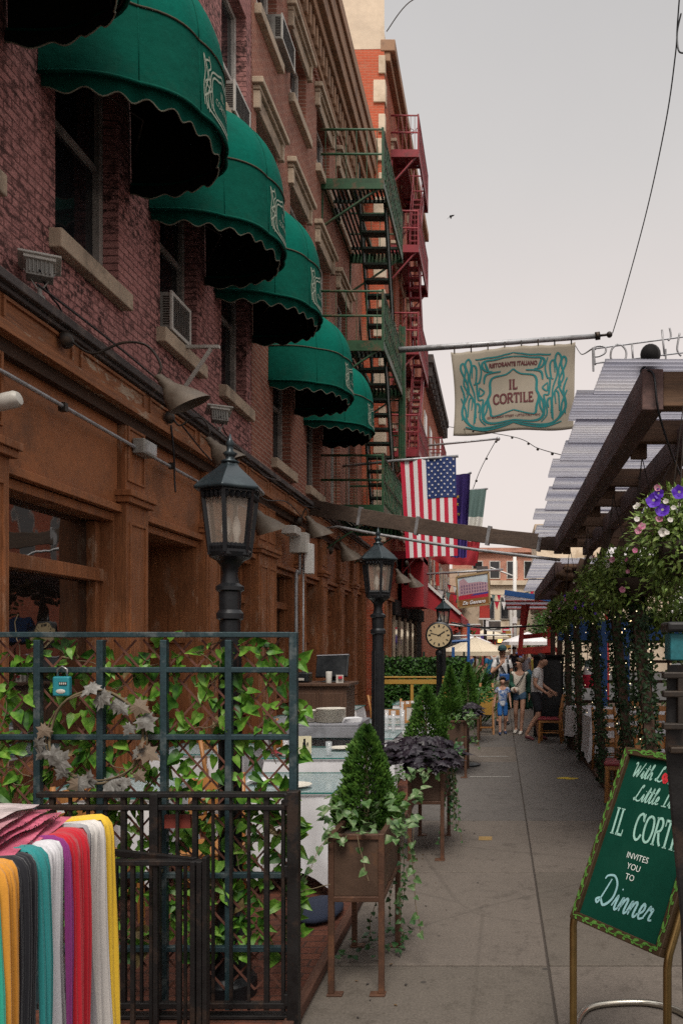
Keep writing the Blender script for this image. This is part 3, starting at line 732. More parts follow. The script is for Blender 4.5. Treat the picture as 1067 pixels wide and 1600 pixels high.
# ================================================================= fire escapes
def fire_escape(name, label, X, pr, y0, y1, levels, mi, md, stair_dirs, rail_h=1.05, lat=False, scroll=False):
    r = thing(name, label, 'fire escape', (X, (y0+y1)/2, levels[0]))
    xo = X+pr
    for li, z in enumerate(levels):
        p = MB()
        p.bb(X, xo, y0, y0+.05, z-.22, z+.0); p.bb(X, xo, y1-.05, y1, z-.22, z); p.bb(xo-.05, xo, y0+.05, y1-.05, z-.16, z); p.bb(X+.02, X+.07, y0+.05, y1-.05, z-.12, z)
        p.bb(X+pr*.45, X+pr*.45+.04, y0+.05, y1-.05, z-.11, z-.03)
        p.build('platform', mi, r)
        s = MB(); yy = y0+.1; hole = (y0+.75, y1-.55) if li else (1e3, 1e3)
        x2 = X+pr*.46
        n = 13
        for q in range(n):                                   # floor slats run along the street
            xx = X+.06+q*(pr-.12)/n
            a, b = y0+.05, y1-.05
            if xx > x2 and li: 
                s.bb(xx, xx+.05, a, y0+.8, z-.03, z-.002); s.bb(xx, xx+.05, y1-.45, b, z-.03, z-.002)
            else: s.bb(xx, xx+.05, a, b, z-.03, z-.002)
        for yq in (y0+.8, y1-.5): s.bb(X+.07, xo-.05, yq, yq+.05, z-.09, z-.031)
        s.build('floor_slats', md, r)
        g = MB()
        for hz in (rail_h, rail_h*.5):
            g.tube([(X, y0+.02, z+hz), (xo-.02, y0+.02, z+hz), (xo-.02, y1-.02, z+hz), (X, y1-.02, z+hz)], .028, 5)
        yy = y0+.02
        while yy < y1:
            g.beam((xo-.02, yy, z), (xo-.02, yy, z+rail_h), .024, .024); yy += .16 if not scroll else .09
        xx = X+.1
        while xx < xo:
            for q in (y0+.02, y1-.02): g.beam((xx, q, z), (xx, q, z+rail_h), .014, .014)
            xx += .22 if not scroll else .12
        for q in (y0+.02, y1-.02): g.beam((xo-.02, q, z-.1), (xo-.02, q, z+rail_h+.04), .045, .045)
        if lat:
            for q in range(int((y1-y0)/.22)):
                a = y0+q*.22
                g.beam((xo-.015, a, z+.08), (xo-.015, min(a+.7, y1), z+rail_h), .03, .012); g.beam((xo-.025, a, z+rail_h), (xo-.025, min(a+.7, y1), z+.08), .03, .012)
        if scroll:
            for q in range(4):
                cx = X+.2+q*.2
                g.tube([(cx+.07*math.cos(t*.6), y0+.02, z+.55+.12*math.sin(t*.6)*(1 if q % 2 else -1)*(1-t/16)) for t in range(14)], .01, 4)
        g.build('railing', mi, r)
        for yq in (y0+.08, y1-.08):
            b = MB(); b.beam((X, yq, z-1.0), (xo-.06, yq, z-.14), .06, .03)
            b.beam((X, yq, z-1.1), (X+.03, yq, z), .05, .05); b.build('bracket', mi, r)
    for li in range(len(levels)-1):
        za, zb = levels[li], levels[li+1]; d = stair_dirs[li % len(stair_dirs)]
        ya, yb = (y0+.9, y1-.6); xs0, xs1 = X+pr*.5, xo-.1
        top = (yb if d < 0 else ya); bot = (ya if d < 0 else yb)
        s = MB()
        for xx in (xs0, xs1): s.beam((xx, top, zb), (xx, bot, za+.02), .045, .22)
        n = 12
        for q in range(1, n):
            t = q/n; yy = top+(bot-top)*t; zz = zb+(za-zb)*t
            s.bb(xs0+.02, xs1-.02, yy-.125, yy+.125, zz-.03, zz+.02)
        for xx in (xs0, xs1): s.tube([(xx, top, zb+.85), (xx, bot, za+.87)], .016, 5)
        for q in (0, 4, 8, 12):
            t = q/12; yy = top+(bot-top)*t; zz = zb+(za-zb)*t
            for xx in (xs0, xs1): s.beam((xx, yy, zz), (xx, yy, zz+.86), .018, .018)
        s.build('stair', md if not scroll else mi, r)
    return r
gf = fire_escape('fire_escape', 'green fire escape with black slatted landings and steep stairs on the brown brick wall', XW, 1.34, 17.7, 21.2, [4.85, 8.35, 11.8], M['greeniron'], M['darkgreeniron'], [1, 1], lat=True)
g = MB(); g.bb(XW+1.22, XW+1.40, 21.25, 21.35, 6.4, 10.0); g.bb(XW+1.26, XW+1.30, 21.15, 21.25, 6.4, 10.0)
for q in range(11): g.bb(XW+.98, XW+1.24, 21.28, 21.32, 6.6+q*.3, 6.63+q*.3)
g.build('drop_ladder', M['greeniron'], gf)
fire_escape('fire_escape', 'dark red fire escape with curly balcony rails on the orange building', XO, .82, 24.4, 27.6, [4.6, 7.6, 10.6, 13.6, 16.4], M['rediron'], M['rediron'], [1, -1], rail_h=1.0, scroll=True)
fire_escape('fire_escape', 'small far red fire escape low on the row house front', -3.35, .8, 37, 40, [7.0, 10], M['rediron'], M['rediron'], [1])
fire_escape('iron_balcony', 'small black iron balcony high on the far row house', -3.6, 1.0, 48, 51, [9.2], M['iron'], M['iron'], [1])
# green shop awning tucked behind the green fire escape
g = thing('box_awning', 'flat fronted green awning behind the bars of the green fire escape', 'awning', (XO, 25, 5.4))
m = MB(); m.poly([(XO, 23.1, 6.1), (XO+.05, 23.1, 6.1), (XO+.7, 23.1, 5.5), (XO+.7, 23.1, 5.1), (XO, 23.1, 5.1)])
m.poly([(XO+.05, 23.1, 6.1), (XO+.05, 25.6, 6.1), (XO+.7, 25.6, 5.5), (XO+.7, 23.1, 5.5)]); m.poly([(XO+.7, 23.1, 5.5), (XO+.7, 25.6, 5.5), (XO+.7, 25.6, 5.1), (XO+.7, 23.1, 5.1)])
m.build('canopy', M['awning'], g, solid=.01)
m = MB(); m.tube([(XO, 23.12, 5.12), (XO+.7, 23.12, 5.12), (XO+.7, 25.6, 5.12)], .015, 5); m.build('frame', M['greeniron'], g)

# ================================================================= lamps and fittings on the storefront
def gooseneck(label, base, out, hook=.28, sc=1.0, tilt=.35):
    base = Vector(base); out = Vector(out)
    r = thing('gooseneck_lamp', label, 'wall lamp', base, 'gooseneck sign lamps along the storefront')
    m = MB(); m.lathe([(.085*sc, 0), (.085*sc, .03), (.06*sc, .06), (.02, .07)], base, 14, 0, Matrix.Rotation(PI/2, 3, 'Y')); m.build('wall_plate', M['darkmetal'], r, smooth=True, angle=40)
    R = Matrix.Rotation(.22, 3, 'X')@Matrix.Rotation(-tilt*.45, 3, 'Y')@Matrix(((1, 0, -.42), (0, 1, 0), (0, 0, 1)))
    top = out+R@Vector((0, 0, .30*sc))
    mid = (base+top)/2
    pts = smooth_pts([tuple(base+Vector((.05, 0, 0))), tuple(base.lerp(top, .3)+Vector((0, 0, -.02))), tuple(base.lerp(top, .62)+Vector((0, 0, hook*.75))), tuple(base.lerp(top, .88)+Vector((0, 0, hook))), tuple(top+Vector((.02, 0, hook*.45))), tuple(top)], 6)
    m = MB(); m.tube(pts, .013*sc, 7); m.build('arm', M['darkmetal'], r, smooth=True)
    m = MB(); m.lathe([(.03, .31), (.045, .30), (.05, .24), (.065, .23), (.07, .17), (.10, .13), (.16, .05), (.20, -.03), (.225, -.09), (.215, -.09), (.15, .04), (.06, .15)], out, 20, 0, R*sc if sc != 1 else R)
    m.build('shade', M['oldshade'], r, smooth=True, angle=50)
    m = MB(); m.ball(out+Vector((0, 0, .04)), .05*sc, 8, 6); m.build('lamp_globe', M['whiteplastic'], r, smooth=True)
    return r
gooseneck('biggest gooseneck lamp, its bell shade over the junction box', P(100, 531, 6.85)+V(.0, 0, 0), P(286, 622, 7.05), .22, .82, .95)
gooseneck('gooseneck lamp whose shade hangs behind the finial of the big lamp post', P(262, 652, 9.0), P(352, 712, 9.15), .18, .8, .8)
gooseneck('gooseneck lamp with an upturned rusty shade just past the big lamp post', P(372, 752, 11.5), P(419, 822, 11.8), .2, 1.0, .6)
gooseneck('gooseneck lamp with its shade under the near end of the plank', P(466, 815, 14.9), P(497, 830, 15.0), .15, 1.0, .5)
gooseneck('gooseneck lamp above the second lamp post', P(515, 860, 17.7), P(546, 868, 17.9), .15, 1.05, .4)
gooseneck('paired far gooseneck lamp on the red wall', P(590, 870, 22.8)+V(.4, 0, 0), P(628, 905, 22.6), .2, .95, .2)
gooseneck('last gooseneck lamp beside the red wall sign', P(612, 880, 23.5)+V(.4, 0, 0), P(648, 912, 23.6), .2, .95, .2)
def floodlight(label, p, rz, sc=1):
    p = Vector(p); r = thing('floodlight', label, 'floodlight', p, 'floodlights aimed up from the storefront ledge')
    Rm = Matrix.Rotation(rz, 3, 'Z')@Matrix.Rotation(-.3, 3, 'X')
    c = p+V(0, 0, .17)*sc
    m = MB(); m.box(c, (.20*sc, .10*sc, .15*sc), M=Rm)
    for q in range(6): m.box(c+Rm@V((-.075+q*.03)*sc, -.058*sc, 0), (.010*sc, .02*sc, .12*sc), M=Rm)
    m.build('housing', M['greyplastic'], r, bev=.008)
    m = MB(); m.box(c+Rm@V(0, .02, .105)*sc, (.32*sc, .24*sc, .022*sc), M=Rm); m.box(c+Rm@V(0, .0, .08)*sc, (.24*sc, .16*sc, .03*sc), M=Rm); m.build('visor', M['whiteplastic'], r, bev=.006)
    m = MB(); m.beam(c+Rm@V(-.115, 0, .0)*sc, p, .02*sc, .008); m.beam(c+Rm@V(.115, 0, 0)*sc, p, .02*sc, .008); m.lathe([(.04, 0), (.04, .025), (.018, .04), (.018, .1)], p-V(0, 0, .06), 10)
    m.build('mount', M['greyplastic'], r)
    m = MB(); m.tube(smooth_pts([tuple(c+Rm@V(0, -.06, -.03)), tuple(p+V(.02, .1, .03)), tuple(p+V(.03, .25, -.03)), tuple(p+V(.02, .33, -.16))], 6), .009, 6); m.build('cable', M['blackpaint'], r, smooth=True)
floodlight('pale floodlight on the ledge beside the magenta paint stain', P(62, 456, 6.55), .5, .95)
floodlight('smaller floodlight on the ledge above the big lamp post', P(343, 672, 10.6), .5, 1.0)
# conduit, boxes, camera
g = thing('conduit', 'grey steel conduit pipe running along the timber panels to a junction box', 'conduit', P(0, 575, 6.0))
m = MB(); m.tube([V(-3.62, 5.95, 3.72), V(-3.62, 6.0, 3.86)+V(0, 0, .02), V(-3.62, 6.1, 3.88), V(-3.64, 8.2, 3.86), V(-3.64, 12.2, 3.84)], .018, 7); m.build('pipe', M['galv'], g, smooth=True)
m = MB()
for yy in (6.9, 9.2, 10.6): m.bb(-3.66, -3.60, yy, yy+.05, 3.83, 3.90)
m.build('strap', M['darkmetal'], g)
g = thing('junction_box', 'small clear lidded junction box on the conduit', 'junction box', P(230, 697, 8.4))
m = MB(); m.bb(-3.66, -3.54, 8.30, 8.58, 3.80, 3.95); m.build('box', M['greyplastic'], g, bev=.01)
m = MB(); m.bb(-3.545, -3.515, 8.33, 8.55, 3.815, 3.935); m.build('lid', M['clear'], g, bev=.006)
g = thing('security_camera', 'white bullet security camera poking in from the photo edge', 'camera', P(10, 628, 5.9))
Rm = Matrix.Rotation(PI/2, 3, 'Y'); m = MB(); m.lathe([(.055, -.2), (.06, -.05), (.06, .10), (.045, .125), (.02, .13)], P(4, 628, 5.95), 14, 0, Matrix.Rotation(1.35, 3, 'Y')); m.build('body', M['whiteplastic'], g, smooth=True, angle=40)
m = MB(); m.tube([P(-6, 635, 5.95), P(-18, 660, 5.95)+V(-.05, 0, 0), V(-3.7, 5.95, 3.45)], .018, 6); m.build('bracket', M['whiteplastic'], g, smooth=True)
g = thing('utility_box', 'stained white electrical boxes on a post by the third pilaster', 'electrical box', P(462, 850, 14.4))
m = MB(); m.bb(-3.6, -3.3, 14.25, 14.5, 3.45, 3.8); m.bb(-3.62, -3.38, 13.8, 14.2, 3.72, 3.86); build_each(m, 'box', M['whiteplastic'], g, bev=.015)
m = MB(); m.bb(-3.36, -3.22, 14.35, 14.5, 3.1, 3.62); m.build('side_cover', M['whitepaint'], g, bev=.01)
m = MB(); m.tube(smooth_pts([(-3.45, 14.4, 3.46), (-3.46, 14.42, 3.1), (-3.52, 14.42, 2.9), (-3.5, 14.42, .03)], 5), .03, 7); m.tube([(-3.40, 14.45, 3.46), (-3.41, 14.45, .03)], .016, 6); m.build('pipe', M['galv'], g, smooth=True)
for lb, pts in (('black cable sagging along the tarred ledge', [(-3.5, 6.3, 4.62), (-3.47, 7.6, 4.60), (-3.47, 9.4, 4.55), (-3.46, 11.1, 4.48), (-3.45, 12.2, 4.36), (-3.46, 13.3, 4.46), (-3.46, 14.6, 4.33), (-3.4, 15.9, 4.45), (-3.42, 17, 4.3)]),
                ('thin wire looping beneath the ledge past the big lamp post', [(-3.5, 9.2, 4.3), (-3.48, 10.2, 4.1), (-3.47, 11.2, 4.22), (-3.46, 12.2, 4.02), (-3.46, 13.6, 4.2), (-3.46, 15, 4.05)]),
                ('broken strip of wire dangling from the fascia', [(-3.55, 9.0, 4.26), (-3.54, 9.05, 4.0), (-3.55, 9.1, 3.7), (-3.54, 9.1, 3.55)])):
    m = MB(); m.tube(smooth_pts(pts, 6), .010, 5); tag(m.build('cable', M['blackpaint'], smooth=True), lb, 'cable')
# air conditioners
def aircon(label, Y0, Y1, z, X=XW, pr=.36, h=.42, bracket=True):
    r = thing('air_conditioner', label, 'air conditioner', (X, (Y0+Y1)/2, z))
    m = MB(); m.bb(X-.2, X+pr, Y0, Y1, z, z+h); m.build('case', M['greyplastic'], r, bev=.012)
    m = MB()
    for q in range(12): m.bb(X+.02, X+pr-.02, Y0-.006, Y0-.001, z+.05+q*.028, z+.063+q*.028)
    for q in range(14): m.bb(X+pr+.001, X+pr+.006, Y0+.05, Y1-.05, z+.05+q*.024, z+.058+q*.024)
    for q in range(10): yy = Y0+.05+q*(Y1-Y0-.1)/9; m.bb(X+pr+.006, X+pr+.01, yy-.004, yy+.004, z+.04, z+h-.04)
    m.build('grille', M['darkmetal'], r)
    m = MB(); fz = .03
    m.bb(X+pr-.01, X+pr+.014, Y0-.014, Y0+fz, z-.01, z+h+.01); m.bb(X+pr-.01, X+pr+.014, Y1-fz, Y1+.014, z-.01, z+h+.01); m.bb(X+pr-.01, X+pr+.013, Y0+fz, Y1-fz, z+h-fz, z+h+.01); m.bb(X+pr-.01, X+pr+.013, Y0+fz, Y1-fz, z-.01, z+fz)
    m.build('trim', M['whiteplastic'], r)
    if bracket:
        m = MB(); m.beam((X+.1, Y1-.1, z-.04), (X+.5, Y1-.1, z-.04), .05, .035); m.beam((X+.02, Y1-.1, z-.62), (X+.4, Y1-.1, z-.06), .045, .03); m.build('support_bracket', M['whiteplastic'], r)
    return r
aircon('louvred grey air conditioner with a white strut on the low sill', 9.36, 9.92, 5.44, pr=.11)
aircon('pale air conditioner in the upper pink wall window', 11.5, 12.2, 9.27, pr=.14, bracket=False)
aircon('white air conditioner high in the brick wall window', 14.05, 14.9, 12.12, pr=.13, bracket=False)

# ================================================================= lamp posts, clock
def lamp_post(label, loc, sc=1.0):
    r = thing('lamp_post', label, 'street lamp', loc, 'black lantern lamp posts along the terrace edge'); L = Vector(loc)
    T = lambda pr: [(a*sc, b*sc) for a, b in pr]
    m = MB(); m.lathe(T([(.15, 0), (.15, .08), (.12, .12), (.12, .35), (.085, .42), (.07, .55)]), L, 16); m.build('base', M['blackpaint'], r, smooth=True, angle=35)
    m = MB(); m.lathe(T([(.062, .5), (.060, 1.0), (.056, 1.95)]), L, 16)
    for q in range(8):
        a = q*PI/4; m.tube([L+V(.058*math.cos(a), .058*math.sin(a), .6)*sc, L+V(.054*math.cos(a), .054*math.sin(a), 1.94)*sc], .010*sc, 5)
    m.build('post', M['blackpaint'], r, smooth=True, angle=40)
    m = MB(); m.lathe(T([(.056, 1.94), (.06, 2.1), (.075, 2.11), (.075, 2.14), (.06, 2.16), (.062, 2.26), (.078, 2.27), (.078, 2.29), (.05, 2.31), (.042, 2.36), (.048, 2.40), (.075, 2.435), (.112, 2.455), (.12, 2.48)]), L, 16); m.build('collar', M['blackpaint'], r, smooth=True, angle=35)
    n = 6; zb, zt, rb, rt = 2.48*sc, 2.83*sc, .112*sc, .155*sc
    m = MB(); g = MB()
    for q in range(n):
        a = 2*PI*q/n+PI/6; b = 2*PI*(q+1)/n+PI/6
        p0 = L+V(rb*math.cos(a), rb*math.sin(a), zb); p1 = L+V(rt*math.cos(a), rt*math.sin(a), zt)
        q0 = L+V(rb*math.cos(b), rb*math.sin(b), zb); q1 = L+V(rt*math.cos(b), rt*math.sin(b), zt)
        m.beam(p0, p1, .022*sc, .022*sc); m.beam(p0, q0, .026*sc, .03*sc); m.beam(p1, q1, .026*sc, .035*sc)
        # scalloped inner border
        for e in range(5):
            t = (e+.5)/5
            for (s0, s1, dz) in ((p0, q0, .032), (p1, q1, -.036)):
                c = s0.lerp(s1, t)+V(0, 0, dz*sc); m.ball(c, (.016*sc, .016*sc, .022*sc), 5, 4)
        i = .985
        g.poly([L+(v-L)*1 for v in (p0.lerp(L+V(0, 0, zb), .03), q0.lerp(L+V(0, 0, zb), .03), q1.lerp(L+V(0, 0, zt), .03), p1.lerp(L+V(0, 0, zt), .03))])
    lf = m.build('lantern_frame', M['blackpaint'], r)
    g.build('pane', M['lampglass'], lf)
    m = MB(); m.lathe(T([(.198, 2.822), (.203, 2.837), (.185, 2.856), (.15, 2.89), (.108, 2.925), (.072, 2.955), (.05, 2.975), (.05, 2.985)]), L, 6, ph=PI/6); m.build('roof', M['lampgreen'], r, bev=.006*sc)
    m = MB(); m.lathe(T([(.05, 2.985), (.053, 2.995), (.024, 3.008), (.028, 3.025), (.042, 3.04), (.018, 3.055), (.02, 3.08), (.027, 3.095), (.011, 3.12), (.004, 3.15)]), L, 12); m.build('finial', M['lampgreen'], r, smooth=True)
    m = MB()
    for q in range(3):
        a = q*2.1; c = L+V(.035*math.cos(a), .035*math.sin(a), 2.50)*sc
        m.lathe([(.016*sc, 0), (.016*sc, .07*sc), (.026*sc, .10*sc), (.02*sc, .15*sc), (.006, .19*sc)], c, 8)
    m.build('candle_bulb', M['candle'], r, smooth=True)
    return r
lp = lamp_post('tall lantern lamp post standing large behind the ivy trellis', (0, 0, 0))
put(lp, (-1.43, 4.42, .035), .1, .945)
l2 = copy_tree(lp); put(l2, (-1.10, 7.55, .035), .35, .925, 'lantern lamp post rising among the tables before the plank')
l3 = copy_tree(lp); put(l3, (-1.12, 16.6, .035), .2, .90, 'distant lantern lamp post right behind the street clock')
g = thing('street_clock', 'black post clock with a tan face in front of the distant lamp', 'clock', (-.93, 12.9, 0)); L = V(-.93, 12.9, 0)
m = MB(); m.lathe([(.13, .03), (.13, .1), (.06, .2), (.05, .3), (.045, 1.7), (.06, 1.72), (.06, 1.76), (.04, 1.8)], L, 14); m.build('post', M['blackpaint'], g, smooth=True, angle=40)
Ry = Matrix.Rotation(PI/2, 3, 'X'); c = L+V(0, 0, 2.02)
m = MB(); m.lathe([(.17, -.08), (.21, -.075), (.215, 0), (.21, .075), (.185, .085), (.185, .078), (.17, .078)], c, 28, 0, Ry)
m.lathe([(.03, .2), (.05, .23), (.02, .28), (.005, .36)], c, 10); m.build('case', M['blackpaint'], g, smooth=True, angle=35)
fc = MB(); fc.lathe([(.001, .079), (.182, .0795), (.182, .0815), (.001, .082)], c, 28, 0, Ry); fo = fc.build('clock_face', pm('aged_dial', (.40, .31, .18), .6, var=.15, scale=9), g)
m = MB(); f = plane_fn(c+V(0, -.084, 0), (1, 0, 0), (0, 0, 1), 0)
for q in range(12):
    a = q*PI/6; stroke(m, [(.125*math.sin(a), .125*math.cos(a)), (.165*math.sin(a), .165*math.cos(a))], .016 if q % 3 else .026, f, n=0)
m.build('numerals', M['screen'], fo)
m = MB(); f = plane_fn(c+V(0, -.087, 0), (1, 0, 0), (0, 0, 1), 0)
stroke(m, [(-.02, -.01), (.09, .06)], .016, f, n=0); stroke(m, [(.03, -.01), (-.13, .035)], .011, f, n=0); m.build('clock_hands', M['screen'], fo)

# ================================================================= trellis screen with ivy
YT = 4.24
def tx(px): return (px-CX)/FPX*YT
def tz(py): return EYE-(py-CY)/FPX*YT
tr = thing('trellis_screen', 'blue steel trellis screen laced with artificial green ivy leaves', 'trellis', (-1.9, YT, 0))
m = MB()
xsv = [tx(q) for q in (-140, -40, 60, 158, 257, 358)]
for x in xsv: m.bb(x-.017, x+.017, YT-.02, YT+.02, tz(1590), tz(1000))
m.bb(tx(459)-.02, tx(459)+.02, YT-.022, YT+.022, .0, tz(988))
x0 = -3.2
for py in (992, 1047, 1152, 1262, 1368, 1483, 1588): m.bb(x0, tx(455), YT-.018, YT+.018, tz(py)-.014, tz(py)+.014)
m.build('steel_frame', M['frameblue'], tr, bev=.004)
m = MB(); pit = .148; yy = YT+.035; zt, zb = tz(1000), .12; span = zt-zb
for d in (-1, 1):
    q = -3.2-2.2
    while q < tx(455)+2.2:
        # slat through (q, zb) rising with slope 1.15
        pts = []
        for s in range(41):
            z = zb+span*s/40; x = q+d*(z-zb)/1.12
            if -3.2 < x < tx(455): pts.append((x+.004*math.sin(s*1.3+q*9), yy+.007*d, z))
        if len(pts) > 2: m.beam(pts[0], pts[-1], .004, .0105)
        q += pit
m.build('lattice', M['lattice'], tr)
def ivy(mb, n0, xr, zr, Y, size=.082, rows=.148):
    z = zr[0]; ri = 0
    while z < zr[1]:
        x = xr[0]+(ri % 2)*rows*.5
        while x < xr[1]:
            if rnd.random() < n0:
                for q in range(rnd.choice((3, 3, 4, 5))):
                    p = V(x+rnd.uniform(-.065, .065), Y+rnd.uniform(-.02, .035), z+rnd.uniform(-.035, .045))
                    d = V(rnd.gauss(0, .45), rnd.uniform(-.5, .15), rnd.uniform(-1.2, .1)) if rnd.random() < .75 else V(rnd.uniform(-1, 1), -.2, rnd.uniform(-.2, .8))
                    nr = V(rnd.uniform(-.6, .6), -1, rnd.uniform(-.2, .9))
                    s = size*rnd.uniform(.7, 1.2)
                    mb.heart(p, d, nr, s, s*rnd.uniform(.55, .85), rnd.choice((0, 0, 0, 1, 1, 2, 2, 3 if rnd.random() < .3 else 0)))
            x += rows
        z += rows*.75; ri += 1
m = MB(); ivy(m, .95, (-3.1, tx(452)), (.32, tz(1010)), YT+.03); ivy(m, .6, (-3.06, tx(456)), (.36, tz(1006)), YT+.05, .07)
for q in range(16):
    p = V(tx(462)+rnd.uniform(0, .03), YT+.02, rnd.uniform(.35, 1.85)); s = rnd.uniform(.06, .1)
    if p.z > 1.3 and q % 2: continue
    m.heart(p, V(.6, -.2, rnd.uniform(-1, .4)), V(rnd.uniform(-.5, .3), -1, .3), s, s*.7)
m.build('ivy_leaves', [M['ivy'], M['ivydark'], M['ivypale'], M['ivydry']], tr, smooth=True)
m = MB()
for q in range(38):
    x = rnd.uniform(-3.1, tx(450)); z = rnd.uniform(.4, 1.9); pts = [V(x, YT+.03, z)]
    a = rnd.uniform(0, 6.3)
    for e in range(7): a += rnd.uniform(-.6, .6); pts.append(pts[-1]+V(.045*math.cos(a), rnd.uniform(-.012, .012), .045*math.sin(a)))
    m.tube(pts, .0024, 4)
m.build('ivy_stems', M['twig'], tr)
# wreath
wc = V(tx(158), YT-.05, tz(1150)); RW = .235
wr = thing('leaf_wreath', 'withered wreath of silvery maple leaves hung on the trellis', 'wreath', wc)
m = MB(); m.tube([wc+V(RW*math.cos(t), .012*math.sin(t*5), RW*1.0*math.sin(t)) for t in [q*2*PI/40 for q in range(41)]], .007, 6)
m.tube([wc+V((RW+.02)*math.cos(t), -.012*math.sin(t*4), (RW-.015)*math.sin(t)) for t in [q*2*PI/40 for q in range(41)]], .005, 5); m.build('ring', M['twig'], wr, smooth=True)
m = MB()
def maple(mb, p, d, nr, s):
    mb.maple(p, d, nr, s*1.25, rnd.randrange(2) if rnd.random() < .35 else 0); return
    d = d.normalized(); x = d.cross(nr).normalized(); nr = x.cross(d)
    for a, L in ((0, 1), (.62, .82), (-.62, .82), (1.35, .55), (-1.35, .55)):
        dd = d*math.cos(a)+x*math.sin(a)
        mb.leaf(p, dd, nr+x*rnd.uniform(-.3, .3), s*L, s*.42, fold=.2)
        for sg in (-1, 1):
            pp = p+dd*s*L*.5; mb.leaf(pp, dd+x.cross(nr).normalized()*0+(x*math.cos(a)-d*math.sin(a))*sg*.7, nr, s*L*.36, s*.16, fold=.2)
for q in range(30):
    t = q/30*2*PI+rnd.uniform(-.2, .2)
    if 2.1 < t < 2.9: continue
    RQ = RW*rnd.uniform(.82, 1.2); p = wc+V(RQ*math.cos(t), rnd.uniform(-.03, -.01), RQ*math.sin(t))
    d = V(math.cos(t)*rnd.uniform(-.3, 1.2)+rnd.uniform(-.6, .6), rnd.uniform(-.3, 0), math.sin(t)*rnd.uniform(-.2, .5)+rnd.uniform(-1.0, .3))
    maple(m, p, d, V(rnd.uniform(-.5, .5), -1, rnd.uniform(-.1, .7)), rnd.uniform(.05, .095))
m.build('maple_leaves', [M['greyleaf'], pm('brown_grey_leaf', (.13, .095, .065), .7, scale=12)], wr)
# lockbox
lc = V(tx(104), YT-.04, tz(1072))
g = thing('key_lockbox', 'small teal combination lockbox hung from the trellis bar', 'lockbox', lc)
m = MB(); m.box(lc, (.085, .035, .10)); m.build('box', pm('teal_plastic', (.02, .2, .24), .4, var=.25, scale=20), g, bev=.008)
m = MB(); m.tube([lc+V(-.024, 0, .05), lc+V(-.024, 0, .085), lc+V(0, 0, .10), lc+V(.024, 0, .085), lc+V(.024, 0, .05)], .006, 6); m.build('shackle', M['steel'], g, smooth=True)
m = MB(); m.box(lc+V(.012, -.019, .015), (.04, .004, .016)); m.build('dial_window', M['screen'], g)
m = MB()
for q in range(4): m.box(lc+V(-.001+q*.0095, -.0225, .015), (.006, .003, .010))
m.ball(lc+V(0, -.018, -.025), (.024, .004, .012), 10, 6); m.build('number_dials', M['whiteplastic'], g)
# iron railing in front
YR = 4.1
rx = lambda px: (px-CX)/FPX*YR
rz_ = lambda py: EYE-(py-CY)/FPX*YR
g = thing('iron_railing', 'weathered black iron railing standing in front of the trellis', 'railing', (-1.6, YR, 0))
m = MB(); m.bb(rx(60), rx(467), YR-.025, YR+.025, rz_(1246), rz_(1238)); m.bb(rx(60), rx(455), YR-.018, YR+.018, rz_(1266), rz_(1258)); m.bb(rx(60), rx(455), YR-.018, YR+.018, .10, .13); m.bb(rx(60), rx(455), YR+.0, YR+.06, .04, .06)
build_each(m, 'rail', M['iron'], g, bev=.004)
m = MB(); x = rx(82)
i = 0
while x < rx(440):
    wdt = .014 if i % 4 else .024
    m.bb(x-wdt/2, x+wdt/2, YR-wdt/2, YR+wdt/2, .09, rz_(1245)-.004); x += .088; i += 1
m.build('bar', M['iron'], g)
m = MB(); m.bb(rx(450), rx(468), YR-.03, YR+.03, 0, rz_(1236)); m.bb(rx(440), rx(446), YR-.015, YR+.015, .08, rz_(1250)); m.bb(rx(240)-.012, rx(240)+.03, YR-.03, YR+.03, 0, rz_(1240))
for z in (.12, .75, 1.1): m.bb(rx(446), rx(452), YR-.034, YR+.034, z, z+.06)
build_each(m, 'post', M['iron'], g, bev=.004)
m = MB(); m.bb(rx(253), rx(294), YR+.03, YR+.05, rz_(1297), rz_(1276)); tag(m.build('reflector_plate', pm('dull_red', (.16, .03, .02), .5)), 'dull red plate fixed behind the railing bars', 'plate')
YG = 3.75
gx = lambda px: (px-CX)/FPX*YG
gz = lambda py: EYE-(py-CY)/FPX*YG
g = thing('iron_gate', 'low black iron gate leaf swung open before the railing', 'gate', (gx(240), YG, 0))
m = MB(); m.bb(gx(120), gx(322), YG-.022, YG+.022, gz(1352), gz(1344)); m.beam((gx(305), YG, gz(1346)), (gx(140), YG+.2, gz(1346)-.01), .03, .03); m.bb(gx(120), gx(300), YG-.015, YG+.015, .12, .15); build_each(m, 'rail', M['iron'], g, bev=.003)
m = MB(); x = gx(135)
while x < gx(298): m.bb(x-.009, x+.009, YG-.009, YG+.009, .14, gz(1350)); x += .105
for i in range(3): m.bb(gx(160)+i*.16, gx(160)+i*.16+.013, YG+.12, YG+.133, .1, gz(1350)-.02)
m.build('bar', M['iron'], g)
m = MB(); m.bb(gx(300), gx(308), YG-.03, YG+.03, .02, gz(1345)); m.bb(gx(310), gx(318), YG-.03, YG+.03, .02, gz(1345)); m.bb(gx(319), gx(326), YG-.03, YG+.02, .0, gz(1338)); build_each(m, 'post', M['iron'], g, bev=.003)

